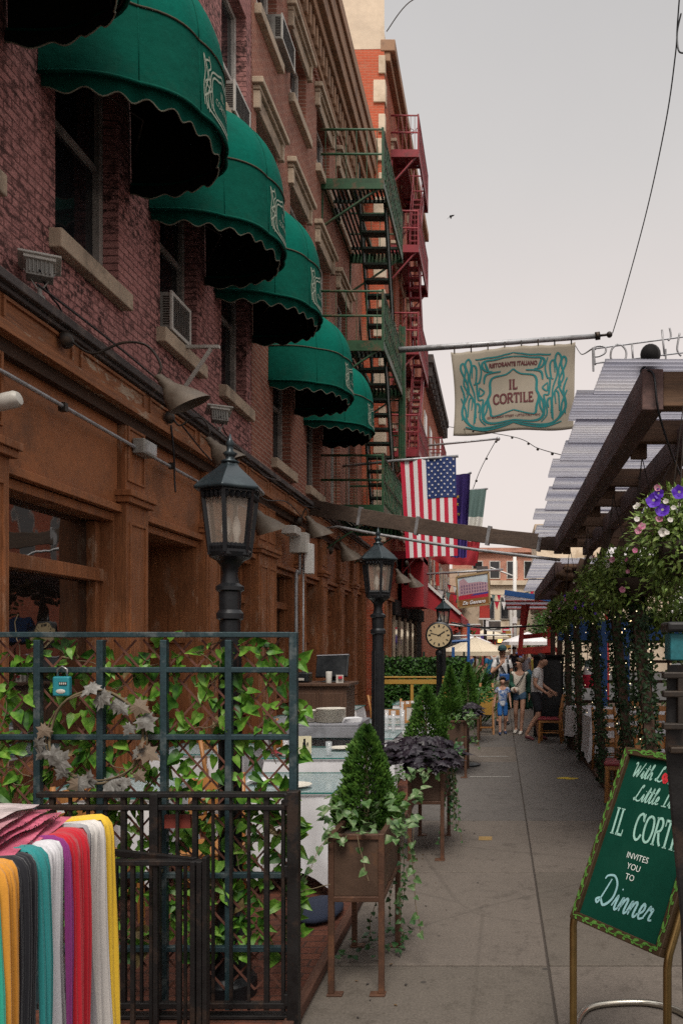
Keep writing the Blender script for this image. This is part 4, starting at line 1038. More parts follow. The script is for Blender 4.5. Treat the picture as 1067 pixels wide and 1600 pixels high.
# ================================================================= scarf stall
XS = -1.33
st = thing('scarf_stall', 'low vendor stand carrying draped scarves and pink packets', 'stall', (XS-.3, 2.4, 0))
m = MB(); m.bb(XS-.75, XS-.01, 1.5, 2.76, 1.26, 1.285); m.build('table_top', M['greytray'], st, bev=.004)
m = MB(); m.tube([(XS, 1.5, 1.285), (XS, 2.78, 1.285)], .014, 8); m.build('hanging_rail', M['chrome'], st, smooth=True)
for xx in (XS-.03, XS-.72):
    for yy in (1.55, 2.72): m = MB(); m.bb(xx-.015, xx+.015, yy-.015, yy+.015, 0, 1.26); m.build('leg', M['steel'], st)
def scarf(label, y0, y1, c, hang=1.22, amp=.012, seed=0, dz=0):
    rr = random.Random(seed); n = 44; hf = rr.choice((7, 8, 9)); dp = rr.uniform(-.004, .004)
    t = Mt('scarf_cloth', .85, 0, .2); f = t.noise(14, 4, .6, t.sc((1, 1, .08))); f2 = t.noise(220, 2, .5)
    cc = t.ramp(f, [(.3, k(c, .72)), (.55, c), (.75, k(c, 1.15))]); t.col(t.mix(.2, cc, t.ramp(f2, [(.3, k(c, .5)), (.7, k(c, 1.3))])))
    t.nrm(t.bump(f2, .25, .002)); t.b.inputs['Sheen Weight'].default_value = .25
    ph = [rr.uniform(0, 6.3) for _ in range(4)]
    path = [(-.30, -.01), (-.2, .016), (-.1, .028), (-.03, .034), (.0, .034), (.022, .026), (.036, .006), (.042, -.03)]+[(.044+.012*q/10, -.05-hang*q/10) for q in range(1, 11)]
    g = []
    for i, (dx, z) in enumerate(path):
        row = []
        fl = min(1, max(0, (i-3)/6))
        for j in range(n+1):
            v = j/n; wv = math.sin(v*PI*2*2.5+ph[0]+.5*math.sin(i*.5))*.8+.75*abs(math.sin(v*PI*hf+ph[1]+i*.06))**.5-.4+.3*math.sin(v*PI*2*11+ph[2])
            a = amp*(.35+.65*fl)
            cr = .006*mnoise.noise(Vector((i*.33+seed*7, v*2.2, seed*3.1)))
            y = y0+(y1-y0)*v+.007*math.sin(i*.5+ph[2]+v*1.5)*fl+(.010*(v-.5)*max(0, i-7)*.25)
            edge = -.012*(abs(v-.5)*2)**6
            row.append((XS+dx+wv*a*(.9 if dx > -.02 else .0)+edge*fl+cr+.012*math.sin(i*.33+ph[3]+v*2)*fl, y, 1.287+dz+z+dp+(wv*a*.25+edge+cr*1.2 if dx <= .02 else 0)))
        g.append(row)
    m = MB(); m.sheet(g); o = m.build('scarf', t.m, smooth=True, solid=.003)
    return tag(o, label, 'scarf', 'scarves draped over the stall rail')
cols = [('seafoam green scarf cropped by the photo edge at the stall end', (.03, .36, .25)), ('mustard yellow scarf between the seafoam and the black scarves', (.55, .24, .03)),
        ('black scarf draped beside the mustard one', (.012, .012, .016)), ('deep teal scarf between the black and the white scarves', (.02, .20, .20)),
        ('wide white scarf between teal and purple scarves', (.55, .54, .56)), ('narrow purple scarf peeking out beside the red one', (.22, .03, .17)),
        ('bright red scarf hanging in the middle of the pale ones', (.44, .008, .02)), ('narrow grey scarf tucked next to the red one', (.27, .26, .27)),
        ('off white scarf hung before the yellow one at the stall end', (.56, .53, .50)), ('lemon yellow scarf at the far end of the stall', (.62, .40, .03))]
wd = [.10, .075, .10, .042, .105, .012, .13, .03, .10, .034]
y = 2.045
for i, ((lb, c), w_) in enumerate(zip(cols, wd)):
    scarf(lb, y, y+w_+.012, c, seed=i, amp=.0085 if w_ > .06 else .005, dz=.004*(i % 2)); y += w_
pk = MB()
lbs = ['bottom pink wrapped garment packet on the scarf stall', 'second pink packet up the leaning stack', 'third pink packet with dark scribbles near the stack middle', 'fourth pink packet sliding off the stack', 'paler pink packet second from the stack top', 'whitish pink packet topmost on the stack']
for i in range(6):
    c = V(XS-.27-.012*i, 2.43-.016*i+.012*(i % 2), 1.318+i*.0175); a = .12*math.sin(i*2.1)+.1
    Rm = Matrix.Rotation(a, 3, 'Z')@Matrix.Rotation(.10-.02*i, 3, 'X')
    m = MB(); g = []; nx, ny = 14, 10; W, Lh = .50, .44-.012*i
    for s in (1,):
        for a_ in range(nx+1):
            row = []
            for b_ in range(ny+1):
                u, v = a_/nx*2-1, b_/ny*2-1
                e = (1-abs(u)**6)*(1-abs(v)**6)
                row.append(c+Rm@V(u*W/2, v*Lh/2, .011*e+.004*math.sin(u*9+i)*math.cos(v*7+i*2)))
            g.append(row)
    m.sheet(g)
    g2 = [[p-Rm@V(0, 0, .016*((1-abs(a_/nx*2-1)**6)*(1-abs(b_/ny*2-1)**6))) for b_, p in enumerate(row)] for a_, row in enumerate(g)]
    m.sheet([r[::-1] for r in g2])
    t = Mt('pink_film', .22, 0, .6); f = t.noise(11, 5, .7)
    cpk = (.55, .13, .20) if i < 4 else ((.58, .28, .32) if i == 4 else (.62, .52, .52))
    t.col(t.ramp(f, [(.3, k(cpk, .6)), (.55, cpk), (.72, tuple(min(1, q*1.2+.06) for q in cpk))])); t.nrm(t.bump(t.noise(22, 4, .7), .5, .01)); t.b.inputs['Coat Weight'].default_value = .4
    o = m.build('garment_packet', t.m, smooth=True); tag(o, lbs[i], 'packet', 'pink packets stacked on the stall')
    if i in (1, 2, 3, 4):
        mm = MB(); f = lambda x, y: c+Rm@V(W/2+.004, x, y*1.0-.002)
        for q in range(7): 
            u = -.15+q*.05; stroke(mm, [(u, -.006), (u+.01, .006), (u+.022, -.004), (u+.03, .007)], .003, f)
        mm.build('scribble', M['screen'], o)
# ================================================================= planters
def ground_leaf(mb, c, r, n, size, mode='leaf', droop=.3, m=0, zs=1.0):
    for _ in range(n):
        v = Vector((rnd.gauss(0, 1), rnd.gauss(0, 1), rnd.gauss(0, 1))).normalized()*rnd.random()**.35
        p = Vector(c)+V(v.x*r[0], v.y*r[1], v.z*r[2])
        d = (v*1.2+V(rnd.uniform(-.7, .7), rnd.uniform(-.7, .7), rnd.uniform(-.7-droop, .5))).normalized()
        nr = (v+V(rnd.uniform(-.6, .6), rnd.uniform(-.6, .6), .6)).normalized()
        s = size*rnd.uniform(.65, 1.3)
        if mode == 'heart': mb.heart(p, d, nr, s, s*.9, m)
        else: mb.leaf(p, d, nr, s, s*.55, m)
def planter(label, loc, w=.30, L=.75, ht=.87, hb=.525, sc=1, group='raised box planters along the terrace edge'):
    r = thing('box_planter', label, 'planter', loc, group); o = V(*loc); t = .030
    m = MB()
    for z in (ht-t, hb-.02):
        m.bb(o.x-w/2, o.x+w/2, o.y, o.y+t, z, z+t); m.bb(o.x-w/2, o.x+w/2, o.y+L-t, o.y+L, z, z+t)
        m.bb(o.x-w/2, o.x-w/2+t, o.y+t, o.y+L-t, z, z+t); m.bb(o.x+w/2-t, o.x+w/2, o.y+t, o.y+L-t, z, z+t)
    m.build('frame', M['rust'], r, bev=.004)
    m = MB(); e = .012
    m.bb(o.x-w/2+e, o.x+w/2-e, o.y+e, o.y+e+.01, hb+.012, ht-t); m.bb(o.x-w/2+e, o.x+w/2-e, o.y+L-e-.01, o.y+L-e, hb+.012, ht-t)
    m.bb(o.x-w/2+e, o.x-w/2+e+.01, o.y+e+.01, o.y+L-e-.01, hb+.012, ht-t); m.bb(o.x+w/2-e-.01, o.x+w/2-e, o.y+e+.01, o.y+L-e-.01, hb+.012, ht-t); m.bb(o.x-w/2+e, o.x+w/2-e, o.y+e, o.y+L-e, hb, hb+.01)
    m.build('panel', M['panel'], r)
    m = MB(); m.bb(o.x-w/2+.03, o.x+w/2-.03, o.y+.03, o.y+L-.03, ht-.14, ht-.06); m.build('soil', M['soil'], r)
    for sx in (-1, 1):
        for sy in (0, 1):
            x = o.x+sx*(w/2-t/2); y = o.y+(t/2 if sy == 0 else L-t/2)
            m = MB(); m.bb(x-t/2-.001, x+t/2+.001, y-t/2-.001, y+t/2+.001, .012, ht+.002); m.box((x-sx*.02, y, .006), (.085, .055, .012)); m.build('leg', M['rust'], r, bev=.003)
    return r
def conifer(label, c, h, rad, n, s=.035):
    c = V(*c); r = thing('conifer_shrub', label, 'shrub', c, 'small conifers in the box planters'); c = c.copy()
    m = MB(); m.tube([c, c+V(0, 0, h*.8)], [.018, .006], 6); m.build('trunk', M['twig'], r)
    m = MB(); lumps = [(rnd.uniform(0, 6.28), rnd.uniform(.05, .9), rnd.uniform(-.28, .34)) for _ in range(34)]
    for _ in range(n):
        t = rnd.random()**1.25; a = rnd.uniform(0, 2*PI)
        R0 = rad*((1-t)**.75)*(.5+.5*min(1, (t+.12)/.25))
        for la, lt, ls in lumps:
            da = abs((a-la+PI) % (2*PI)-PI)
            if da < .5 and abs(t-lt) < .10: R0 *= 1+ls*(1-da/.5)
        q = rnd.random()**.3
        p = c+V(R0*q*math.cos(a), R0*q*math.sin(a), h*t)
        out = V(math.cos(a), math.sin(a), .25+.9*t+rnd.uniform(-.1, .9))
        tl = V(-math.sin(a), math.cos(a), 0)
        for e in range(4):                                  # a flat spray of needle tufts
            d = out+tl*rnd.uniform(-.7, .7)+V(0, 0, rnd.uniform(-.3, .3))
            m.leaf(p, d, tl+V(rnd.uniform(-.5, .5), rnd.uniform(-.5, .5), rnd.uniform(-.5, .5)), s*rnd.uniform(.6, 1.3), s*.5, fold=.1)
    m.build('foliage', M['conifer'], r); return r
def trailing(name, label, box, mat, n, size, strands, zmin, mode='heart', group=None, bushy=.1, cat='vine'):
    """leaves heaped over a box top (x0,x1,y0,y1,z), with hanging strands"""
    x0, x1, y0, y1, z = box; r = thing(name, label, cat, ((x0+x1)/2, (y0+y1)/2, z), group)
    m = MB(); s = MB()
    for _ in range(n):
        p = V(rnd.uniform(x0-bushy*.8, x1+bushy), rnd.uniform(y0-bushy*.6, y1+bushy), z+rnd.uniform(-.05, bushy))
        d = V((p.x-(x0+x1)/2)*2+rnd.uniform(-.5, .5), (p.y-(y0+y1)/2)+rnd.uniform(-.9, .3), rnd.uniform(-.7, .4)); nr = V(rnd.uniform(-.6, .6), -.5+rnd.uniform(-.4, .4), 1)
        q = size*rnd.uniform(.6, 1.25)
        m.heart(p, d, nr, q, q*.85) if mode == 'heart' else m.leaf(p, d, nr, q, q*.5)
    for (sx, sy, bot) in strands:
        p = V(sx, sy, z); pts = [p]
        dx, dy = rnd.uniform(-.04, .05), rnd.uniform(-.04, .04); zz = z
        out = V((sx-(x0+x1)/2)*.25, (-.06 if sy < (y0+y1)/2-.1 else .0), 0)
        while zz > bot:
            st = .05; zz -= st; p = p+V(dx*.25+rnd.uniform(-.014, .014), dy*.2+rnd.uniform(-.014, .014), -st)+out; out *= .55; pts.append(p.copy())
            if rnd.random() < .85:
                q = size*rnd.uniform(.5, .95); d = V(rnd.uniform(-1, 1), rnd.uniform(-1, .3), rnd.uniform(-.9, .3)); nr = V(rnd.uniform(-.5, .5), -1, .5)
                m.heart(p, d, nr, q, q*.85) if mode == 'heart' else m.leaf(p, d, nr, q, q*.5)
        if len(pts) > 1: s.tube(pts, .0022, 4)
    if s.f: s.build('stems', M['twig'], r)
    m.build('leaves', mat, r, smooth=True); return r
pl1 = planter('rust brown box planter nearest the iron railing with pale variegated ivy', (-.77, 4.47, 0))
conifer('bright green cone shaped shrub in the planter nearest the railing', (-.80, 5.02, .80), .59, .24, 3600, .031)
trailing('trailing_ivy', 'cream edged variegated ivy spilling from the planter nearest the railing', (-.92, -.62, 4.5, 5.2, .87), M['varieg'], 130, .062,
    [(-.61, 4.9, .25),  (-.9, 4.46, .55), (-.76, 4.455, .68), (-.59, 5.18, .35)], .02, group=None, bushy=.13)
trailing('trailing_ivy', 'dark green ivy creeping down the rear street side leg of the first planter', (-.66, -.60, 5.05, 5.2, .86), M['vine'], 10, .045, [(-.615, 5.15, .02), (-.62, 5.2, .03), (-.60, 5.05, .12), (-.63, 5.18, .2)], .02, bushy=.03)
m = MB()
for q in range(46):
    p = V(rnd.uniform(-.95, -.55), rnd.uniform(4.9, 5.5), .012+rnd.uniform(0, .05)); s = rnd.uniform(.03, .055); m.heart(p, V(rnd.uniform(-1, 1), rnd.uniform(-1, 1), .2), V(rnd.uniform(-.4, .4), -.3, 1), s, s*.8)
tag(m.build('creeping_ivy', M['vine'], smooth=True), 'loose ivy shoots lying on the pavement under the first planter', 'vine', kind='stuff')
pl2 = copy_tree(pl1); put(pl2, (-.64, 7.25, 0), 0, label='box planter buried under a dark purple vine'); pl2.scale = (1.05, 1.3, .97)
conifer('round shouldered conifer rising behind the dark purple vine', (-.70, 7.95, .8), .68, .26, 3000, .035)
def sweetvine(label, c, r, n, size):
    t = thing('sweet_potato_vine', label, 'vine', c); m = MB(); c = V(*c)
    for _ in range(n):
        v = V(rnd.gauss(0, 1), rnd.gauss(0, 1), rnd.gauss(0, .8)).normalized(); v.z = abs(v.z)*1.0-.25
        p = c+V(v.x*r[0], v.y*r[1], v.z*r[2])*rnd.uniform(.72, 1.05)
        m.maple(p, V(v.x+rnd.uniform(-.5, .5), v.y-.3+rnd.uniform(-.5, .3), rnd.uniform(-1.1, .1)), V(v.x*.6, v.y*.6-.2, 1), size*rnd.uniform(.8, 1.5))
    m.build('leaves', M['darkvine'], t); return t
sweetvine('near black purple sweet potato vine heaped over the second planter', (-.70, 7.5, .90), (.36, .42, .24), 230, .10)
trailing('trailing_ivy', 'thin green ivy strands hanging down the street side of the second planter', (-.55, -.44, 7.3, 8.2, .88), M['vine'], 60, .05,
    [(-.44, 7.35+q*.085, rnd.uniform(.12, .5)) for q in range(10)], .1)
trailing('creeping_jenny', 'pale green leaves between the cone shrub and the dark vine', (-.85, -.55, 6.9, 7.2, .80), M['varieg'], 50, .06, [], .1, bushy=.06)
pl3 = copy_tree(pl1); put(pl3, (-.63, 11.7, 0), 0, label='third box planter with grassy green and silver plants'); pl3.scale = (1.15, 1.25, .93)
def spiky(label, c, r, h, n, mat, wd=.02):
    t = thing('leafy_plant', label, 'plant', c); m = MB(); c = V(*c)
    for _ in range(n):
        a = rnd.uniform(0, 2*PI); q = rnd.random()**.5*r; l = h*rnd.uniform(.5, 1.1)
        p = c+V(q*.7*math.cos(a), q*.7*math.sin(a), rnd.uniform(0, h*.6)); d = V(math.cos(a)*.7, math.sin(a)*.7, rnd.uniform(.3, 1.5))
        m.leaf(p, d, V(-d.x, -d.y, 1), l*.45, wd*rnd.uniform(.7, 1.4), fold=.1)
    m.build('leaves', mat, t); return t
conifer('slim conifer in the third planter beside the clock post', (-.72, 12.1, .76), .78, .22, 1500, .045)
conifer('second slim conifer behind in the third planter', (-.48, 12.75, .76), .82, .2, 1200, .045)
spiky('spiky green grass clump at the front of the third planter', (-.78, 11.9, .78), .25, .45, 260, M['conifer'], .025)
trailing('trailing_ivy', 'silver and cream foliage edging the third planter', (-.80, -.48, 11.7, 12.6, .82), M['varieg'], 160, .07, [(-.47, 11.9, .5), (-.47, 12.2, .4)], .1, bushy=.13)
sweetvine('small dark purple vine at the street end of the third planter', (-.42, 12.3, .92), (.16, .3, .16), 60, .10)
pl4 = copy_tree(pl1); put(pl4, (-.55, 15.4, 0), 0, label='fourth box planter with bushy green plants near the walkers'); pl4.scale = (1.15, 1.25, .95)
trailing('leafy_plant', 'bushy green plants in the fourth planter', (-.72, -.4, 15.4, 16.3, .82), M['hedge'], 260, .09, [], .1, bushy=.25, cat='plant')
conifer('far conifer in the fourth planter', (-.60, 15.9, .78), .72, .22, 800, .05)
g = thing('stand_base', 'round black weighted stand with its pole beside the third planter', 'stand', (-.48, 12.6, 0))
m = MB(); m.lathe([(.23, 0), (.23, .025), (.16, .05), (.03, .06)], (-.52, 12.9, 0), 20); m.build('base', M['blackpaint'], g, smooth=True, angle=40)
m = MB(); m.tube([(-.52, 12.9, .05), (-.52, 12.9, .9)], .03, 8); m.build('pole', M['blackpaint'], g, smooth=True)
g = thing('easel_sign', 'small folding wooden easel beyond the fourth planter', 'easel', (-.33, 17.6, 0))
m = MB(); 
for (a, b) in (((-.42, 17.2, 0), (-.40, 17.5, 1.05)), ((-.12, 17.2, 0), (-.14, 17.5, 1.05)), ((-.40, 17.9, 0), (-.39, 17.52, 1.05)), ((-.14, 17.9, 0), (-.15, 17.52, 1.05)), ((-.41, 17.22, .15), (-.13, 17.22, .15))): m.beam(a, b, .04, .03)
build_each(m, 'leg', M['oak'], g)
m = MB(); m.beam((-.40, 17.38, .65), (-.14, 17.38, .65), .02, .5); m.build('notice', M['yellow'], g)

# ================================================================= chairs
def make_chair(name, label, red=False, group=None):
    r = thing(name, label, 'chair', (0, 0, 0), group); w = .42; d = .42; h = .45
    lg = M['oak']
    for sx in (-1, 1):
        m = MB(); m.beam((sx*.19, -.19, 0), (sx*.185, -.18, h-.02), .036, .036); m.build('leg', lg, r, bev=.004)
        m = MB(); m.tube([(sx*.185, .235, 0), (sx*.185, .19, h), (sx*.18, .215, .66), (sx*.175, .265, .93)], .020, 6); m.build('leg', lg, r, smooth=True)
    m = MB(); m.box((0, 0, h-.035), (w-.02, d-.01, .05)); m.build('seat_frame', lg, r, bev=.006)
    m = MB(); m.box((0, -.005, h+.008), (w+.01, d, .034)); m.build('seat', M['seatred'] if red else lg, r, bev=.012)
    for z, q in ((.60, .215), (.72, .232), (.85, .255)):
        m = MB(); hh = .075 if z > .8 else .05
        g = [[(x*.34-.17, q+.018*math.sin(x*PI)*1.0+.012*s, z+(hh/2 if e else -hh/2)+.012*math.sin(x*PI)*e) for x in [i/8 for i in range(9)]] for s, e in ((0, 0), (0, 1), (1, 1), (1, 0), (0, 0))]
        m.sheet(g); m.build('back_slat', lg, r)
    m = MB()
    for sx in (-1, 1):
        m.tube([(sx*.188, -.185, .20), (sx*.185, .215, .20)], .011, 6)
    m.tube([(-.186, -.186, .27), (.186, -.186, .27)], .011, 6); m.tube([(-.186, .22, .24), (.186, .22, .24)], .011, 6); m.tube([(-.185, .03, .20), (.185, .03, .20)], .011, 6)
    m.build('stretcher', lg, r, smooth=True); return r
ch0 = make_chair('ladderback_chair', 'honey wood ladderback chair with a dark red seat out on the pavement', True)
put(ch0, (.97, 15.9, 0), -1.75)
ch1 = make_chair('ladderback_chair', '', False)
used1 = [False]
def chair(x, y, rz, label, red=False, z=.03, group=None):
    src = ch0 if red else ch1
    if not red and not used1[0]: c = ch1; used1[0] = True
    else: c = copy_tree(src)
    put(c, (x, y, z), rz, label=label)
    if group: c['group'] = group
    return c
GL = 'wooden chairs on the terrace'; GR = 'wooden chairs under the pergola'

# ================================================================= tables
def cloth_table(label, c, w, d, h=.755, drop=.55, glass=True, rz=0, group=None, seed=0):
    c = V(*c); r = thing('dining_table', label, 'table', c, group); rr = random.Random(seed)
    R = Matrix.Rotation(rz, 3, 'Z'); tw, td = w/2, d/2; h = h+0
    for sx in (-1, 1):
        for sy in (-1, 1):
            m = MB(); p = c+R@V(sx*(tw-.1), sy*(td-.1), 0); m.bb(p.x-.025, p.x+.025, p.y-.025, p.y+.025, 0, h-.03); m.build('leg', M['cabinet'], r)
    m = MB(); m.box(c+V(0, 0, h-.02), (w-.01, d-.01, .03), M=R); m.build('table_top', M['cabinet'], r)
    m = MB(); rows = []
    per = []
    n = 14
    for i in range(n): per.append((-tw+2*tw*i/n, -td))
    for i in range(n): per.append((tw, -td+2*td*i/n))
    for i in range(n): per.append((tw-2*tw*i/n, td))
    for i in range(n): per.append((-tw, td-2*td*i/n))
    ph = [rr.uniform(0, 6) for _ in range(4)]
    for lv in range(9):
        row = []
        for i, (x, y) in enumerate(per):
            s = i/n; e = abs((s % 1)-.0); cn = min(s % 1, 1-s % 1)
            if lv == 0: q = V(x*.3, y*.3, h+.002)
            elif lv == 1: q = V(x*.99, y*.99, h+.002)
            else:
                t = (lv-1)/7; fold = (.028*math.sin(i*1.5+ph[0])+.018*math.sin(i*2.7+ph[1]))*t
                k2 = .006+fold+.05*max(0, .18-cn)/.18*t
                L = math.hypot(x/tw, y/td); q = V(x*(1+k2/tw), y*(1+k2/td), h+.002-drop*t*(1+.06*math.sin(i*.7+ph[2])+.14*max(0, .15-cn)/.15))
            row.append(c+R@q)
        rows.append(row)
    m.sheet(rows, 0, True); m.poly(rows[0]); m.build('tablecloth', M['cloth'], r, smooth=True, angle=50)
    if glass:
        m = MB(); m.box(c+V(0, 0, h+.012), (w+.03, d+.03, .012), M=R); m.build('glass_top', M['tglass'], r)
        e = MB()
        for a, b in (((-1, -1), (1, -1)), ((1, -1), (1, 1)), ((1, 1), (-1, 1)), ((-1, 1), (-1, -1))):
            e.beam(c+R@V(a[0]*(tw+.017), a[1]*(td+.017), h+.012), c+R@V(b[0]*(tw+.017), b[1]*(td+.017), h+.012), .004, .011)
        e.build('glass_edge', pm('glass_edge_green', (.02, .16, .14), .1, bump=0), r)
    return r
GT = 'white clothed tables with glass tops on the terrace'
cloth_table('white clothed glass table just behind the ivy trellis', (-1.66, 6.55, .035), .86, .92, seed=1, group=GT, drop=.6)
cloth_table('glass topped table with a small framed menu, between the trellis table and the serving cart', (-1.82, 8.35, .035), .84, .86, seed=2, group=GT)
cloth_table('glass topped table around the foot of the second lamp post', (-1.72, 10.0, .035), 1.0, .95, seed=3, group=GT)
cloth_table('white table beyond the lamp post with a picture frame on it', (-1.50, 11.6, .035), .8, .85, seed=4, group=GT)
cloth_table('white table near the clock post', (-1.45, 13.4, .035), .85, .8, seed=5, group=GT)
cloth_table('white table along the timber front near the trellis', (-2.9, 6.3, .035), .85, .85, seed=6, group=GT)
cloth_table('white table backed by the green hedge panel', (-1.5, 15.3, .035), .8, .8, seed=7, group=GT)
for (x, y, rz, lb) in ((-1.98, 5.75, .2, 'wooden terrace chair glimpsed through the lower trellis'), (-2.6, 5.4, .9, 'wooden terrace chair angled behind the trellis near the storefront'),
    (-2.62, 8.2, 1.57, 'wooden terrace chair facing the framed menu table'), (-2.5, 10.2, 1.6, 'wooden terrace chair beside the cabinet'),
    (-2.25, 11.9, 1.5, 'yellowish chair beyond the lamp post with its back to the storefront'), (-1.6, 12.45, 3.1, 'yellowish chair between the far terrace tables'),
    (-2.2, 13.5, 1.7, 'chair at the table near the clock post'), (-2.1, 15.2, 1.5, 'terrace chair in front of the hedge panel'), (-1.5, 14.3, 3.2, 'terrace chair just past the clock post')):
    chair(x, y, rz, lb, group=GL)
# serving cart, plates, cabinet, till
g = thing('serving_cart', 'grey metal serving cart holding two stacks of plates', 'cart', (-2.05, 9.2, 0))
m = MB(); m.bb(-2.45, -1.48, 8.75, 9.55, 1.02, 1.045); m.bb(-2.45, -1.48, 8.75, 8.77, .90, 1.02); m.bb(-1.50, -1.48, 8.77, 9.55, .90, 1.02); m.bb(-2.42, -1.52, 8.8, 9.5, .35, .37); build_each(m, 'shelf', M['greytray'], g, bev=.006)
for sx in (-2.42, -1.52):
    for sy in (8.8, 9.5): m = MB(); m.bb(sx-.02, sx+.02, sy-.02, sy+.02, .035, .90); m.build('leg', M['greytray'], g)
for cx, n, R_, lb in ((-2.12, 12, .15, 'left stack of blue grey bowls on the serving cart'), (-1.82, 14, .16, 'stack of cream plates in the middle of the serving cart')):
    m = MB()
    for q in range(n): z = 1.046+q*.0105; m.lathe([(R_*.55, z), (R_*.62, z+.003), (R_, z+.0095), (R_, z+.012), (R_*.6, z+.006)], (cx, 9.0, 0), 22)
    tag(m.build('plate_stack', M['plate'], smooth=True, angle=40), lb, 'plates')
m = MB()
for q in range(4): m.box((-1.60, 9.0, 1.052+q*.012), (.2, .16, .010), .2+q*.1)
tag(m.build('folded_napkins', M['cloth']), 'folded pale napkins at the corner of the serving cart', 'napkins')
g = thing('host_cabinet', 'dark brown wooden host cabinet carrying the till screen', 'cabinet', (-2.2, 10.6, 0))
m = MB(); m.bb(-2.62, -1.90, 10.35, 10.95, .035, 1.36); m.bb(-2.66, -1.86, 10.31, 10.99, 1.36, 1.40); m.build('body', M['cabinet'], g, bev=.008)
for yy in (0,):
    m = MB(); m.bb(-2.58, -2.28, 10.335, 10.35, .15, 1.28); m.bb(-2.24, -1.94, 10.335, 10.35, .15, 1.28); m.build('door', M['cabinet'], g, bev=.006)
g = thing('till_screen', 'tilted black till monitor on the host cabinet', 'monitor', (-2.15, 10.65, 1.4))
Rm = Matrix.Rotation(-.35, 3, 'X')@Matrix.Rotation(-.1, 3, 'Z'); c = V(-2.13, 10.62, 1.60)
m = MB(); m.box(c, (.42, .04, .29), M=Rm); m.build('case', M['screen'], g, bev=.012)
m = MB(); m.box(c+Rm@V(0, 0, .148), (.42, .05, .012), M=Rm); m.build('top_bezel', M['greytray'], g)
m = MB(); m.box(c+V(0, .08, -.14), (.12, .12, .12)); m.box(c+V(0, .06, -.19), (.26, .24, .02)); m.build('foot', M['screen'], g, bev=.01)
g = thing('receipt_printer', 'small black receipt printer beside the till monitor', 'printer', (-2.45, 10.6, 1.4))
m = MB(); m.bb(-2.57, -2.40, 10.45, 10.7, 1.40, 1.53); m.build('case', M['screen'], g, bev=.02)
m = MB(); m.bb(-2.53, -2.45, 10.435, 10.449, 1.43, 1.46); m.build('paper_slot', M['whiteplastic'], g)
m = MB(); m.lathe([(.035, 0), (.04, .14), (.036, .145)], (-2.13, 10.40, 1.40), 12); tag(m.build('paper_cup', M['whiteplastic'], smooth=True, angle=40), 'pale cup standing before the till monitor', 'cup')
m = MB(); m.box((-2.0, 10.42, 1.45), (.09, .06, .10), .3); m.box((-1.99, 10.40, 1.47), (.05, .07, .03), .3, 1); tag(m.build('card_box', [M['whiteplastic'], M['flagred']]), 'small pink and white card box by the pale cup', 'box')
# tableware
def glass(mb, x, y, z, r=.032, h=.13): mb.lathe([(r*.75, 0), (r*.85, .01), (r, h), (r*.93, h), (r*.7, .012)], (x, y, z), 10)
zt = .035+.755+.02
def glasses(label, pts, h=.13):
    for (x, y) in pts:
        m = MB(); glass(m, x, y, zt, .033, h); tag(m.build('drinking_glass', M['clear'], smooth=True), label, 'glass', label)
glasses('clear tumblers grouped on the table past the serving cart', [(-1.75+.09*q, 9.75+.05*(q % 2), ) for q in range(5)], .15)
glasses('tall glasses on the table around the lamp foot', [(-1.5+.10*q, 10.2+.12*(q % 2)) for q in range(4)], .26)
glasses('small tumblers crowded on the far white table', [(-1.55+.07*q, 13.3+.1*(q % 3)) for q in range(6)], .15)
glasses('tumblers near the framed menu', [(-2.1, 8.2), (-1.98, 8.3), (-1.66, 8.1)], .13)
g = thing('menu_stand', 'small cream menu card in a ring stand on the second glass table', 'menu', (-1.93, 8.05, zt))
m = MB(); m.box((-1.89, 8.08, zt+.10), (.13, .006, .17), .15); m.build('card', pm('cream_card', (.6, .55, .38), .7), g)
m = MB(); m.box((-1.89, 8.075, zt+.11), (.02, .002, .1), .15); 
for q in range(4): m.box((-1.92+q*.02, 8.074, zt+.09+.02*(q % 2)), (.012, .002, .03), .15)
m.build('print', M['screen'], g)
m = MB(); m.tube([V(-1.86, 8.02, zt+.03)+V(.03*math.cos(t*.5), 0, .03*math.sin(t*.5)) for t in range(14)], .005, 6); m.box((-1.88, 8.04, zt+.005), (.12, .04, .01)); m.build('stand', M['steel'], g)
for (x, y, lb) in ((-2.05, 7.95, 'white salt shaker beside the cream menu card'), (-1.99, 7.98, 'dark pepper shaker beside the white salt shaker')):
    m = MB(); m.lathe([(.022, 0), (.026, .02), (.02, .08), (.024, .1), (.012, .12)], (x, y, zt), 10); tag(m.build('shaker', M['whiteplastic'] if 'salt s' in lb and 'white salt shaker beside the cream' in lb else M['darkmetal'], smooth=True), lb, 'shaker')
g = thing('picture_frame', 'small wooden picture frame leaning on the table beyond the lamp', 'frame', (-1.15, 11.3, zt))
m = MB(); c = V(-1.17, 11.3, zt+.13)
m.bb(c.x-.13, c.x+.13, c.y-.015, c.y+.015, c.z+.09, c.z+.13); m.bb(c.x-.13, c.x+.13, c.y-.015, c.y+.015, c.z-.13, c.z-.09); m.bb(c.x-.13, c.x-.09, c.y-.014, c.y+.014, c.z-.09, c.z+.09); m.bb(c.x+.09, c.x+.13, c.y-.014, c.y+.014, c.z-.09, c.z+.09); m.build('frame', M['oak'], g)
m = MB(); m.bb(c.x-.09, c.x+.09, c.y-.006, c.y+.006, c.z-.09, c.z+.09); m.build('print', M['whiteplastic'], g); m = MB(); m.ball(c+V(0, -.006, 0), (.03, .004, .04), 8, 6); m.build('motif', M['screen'], g)
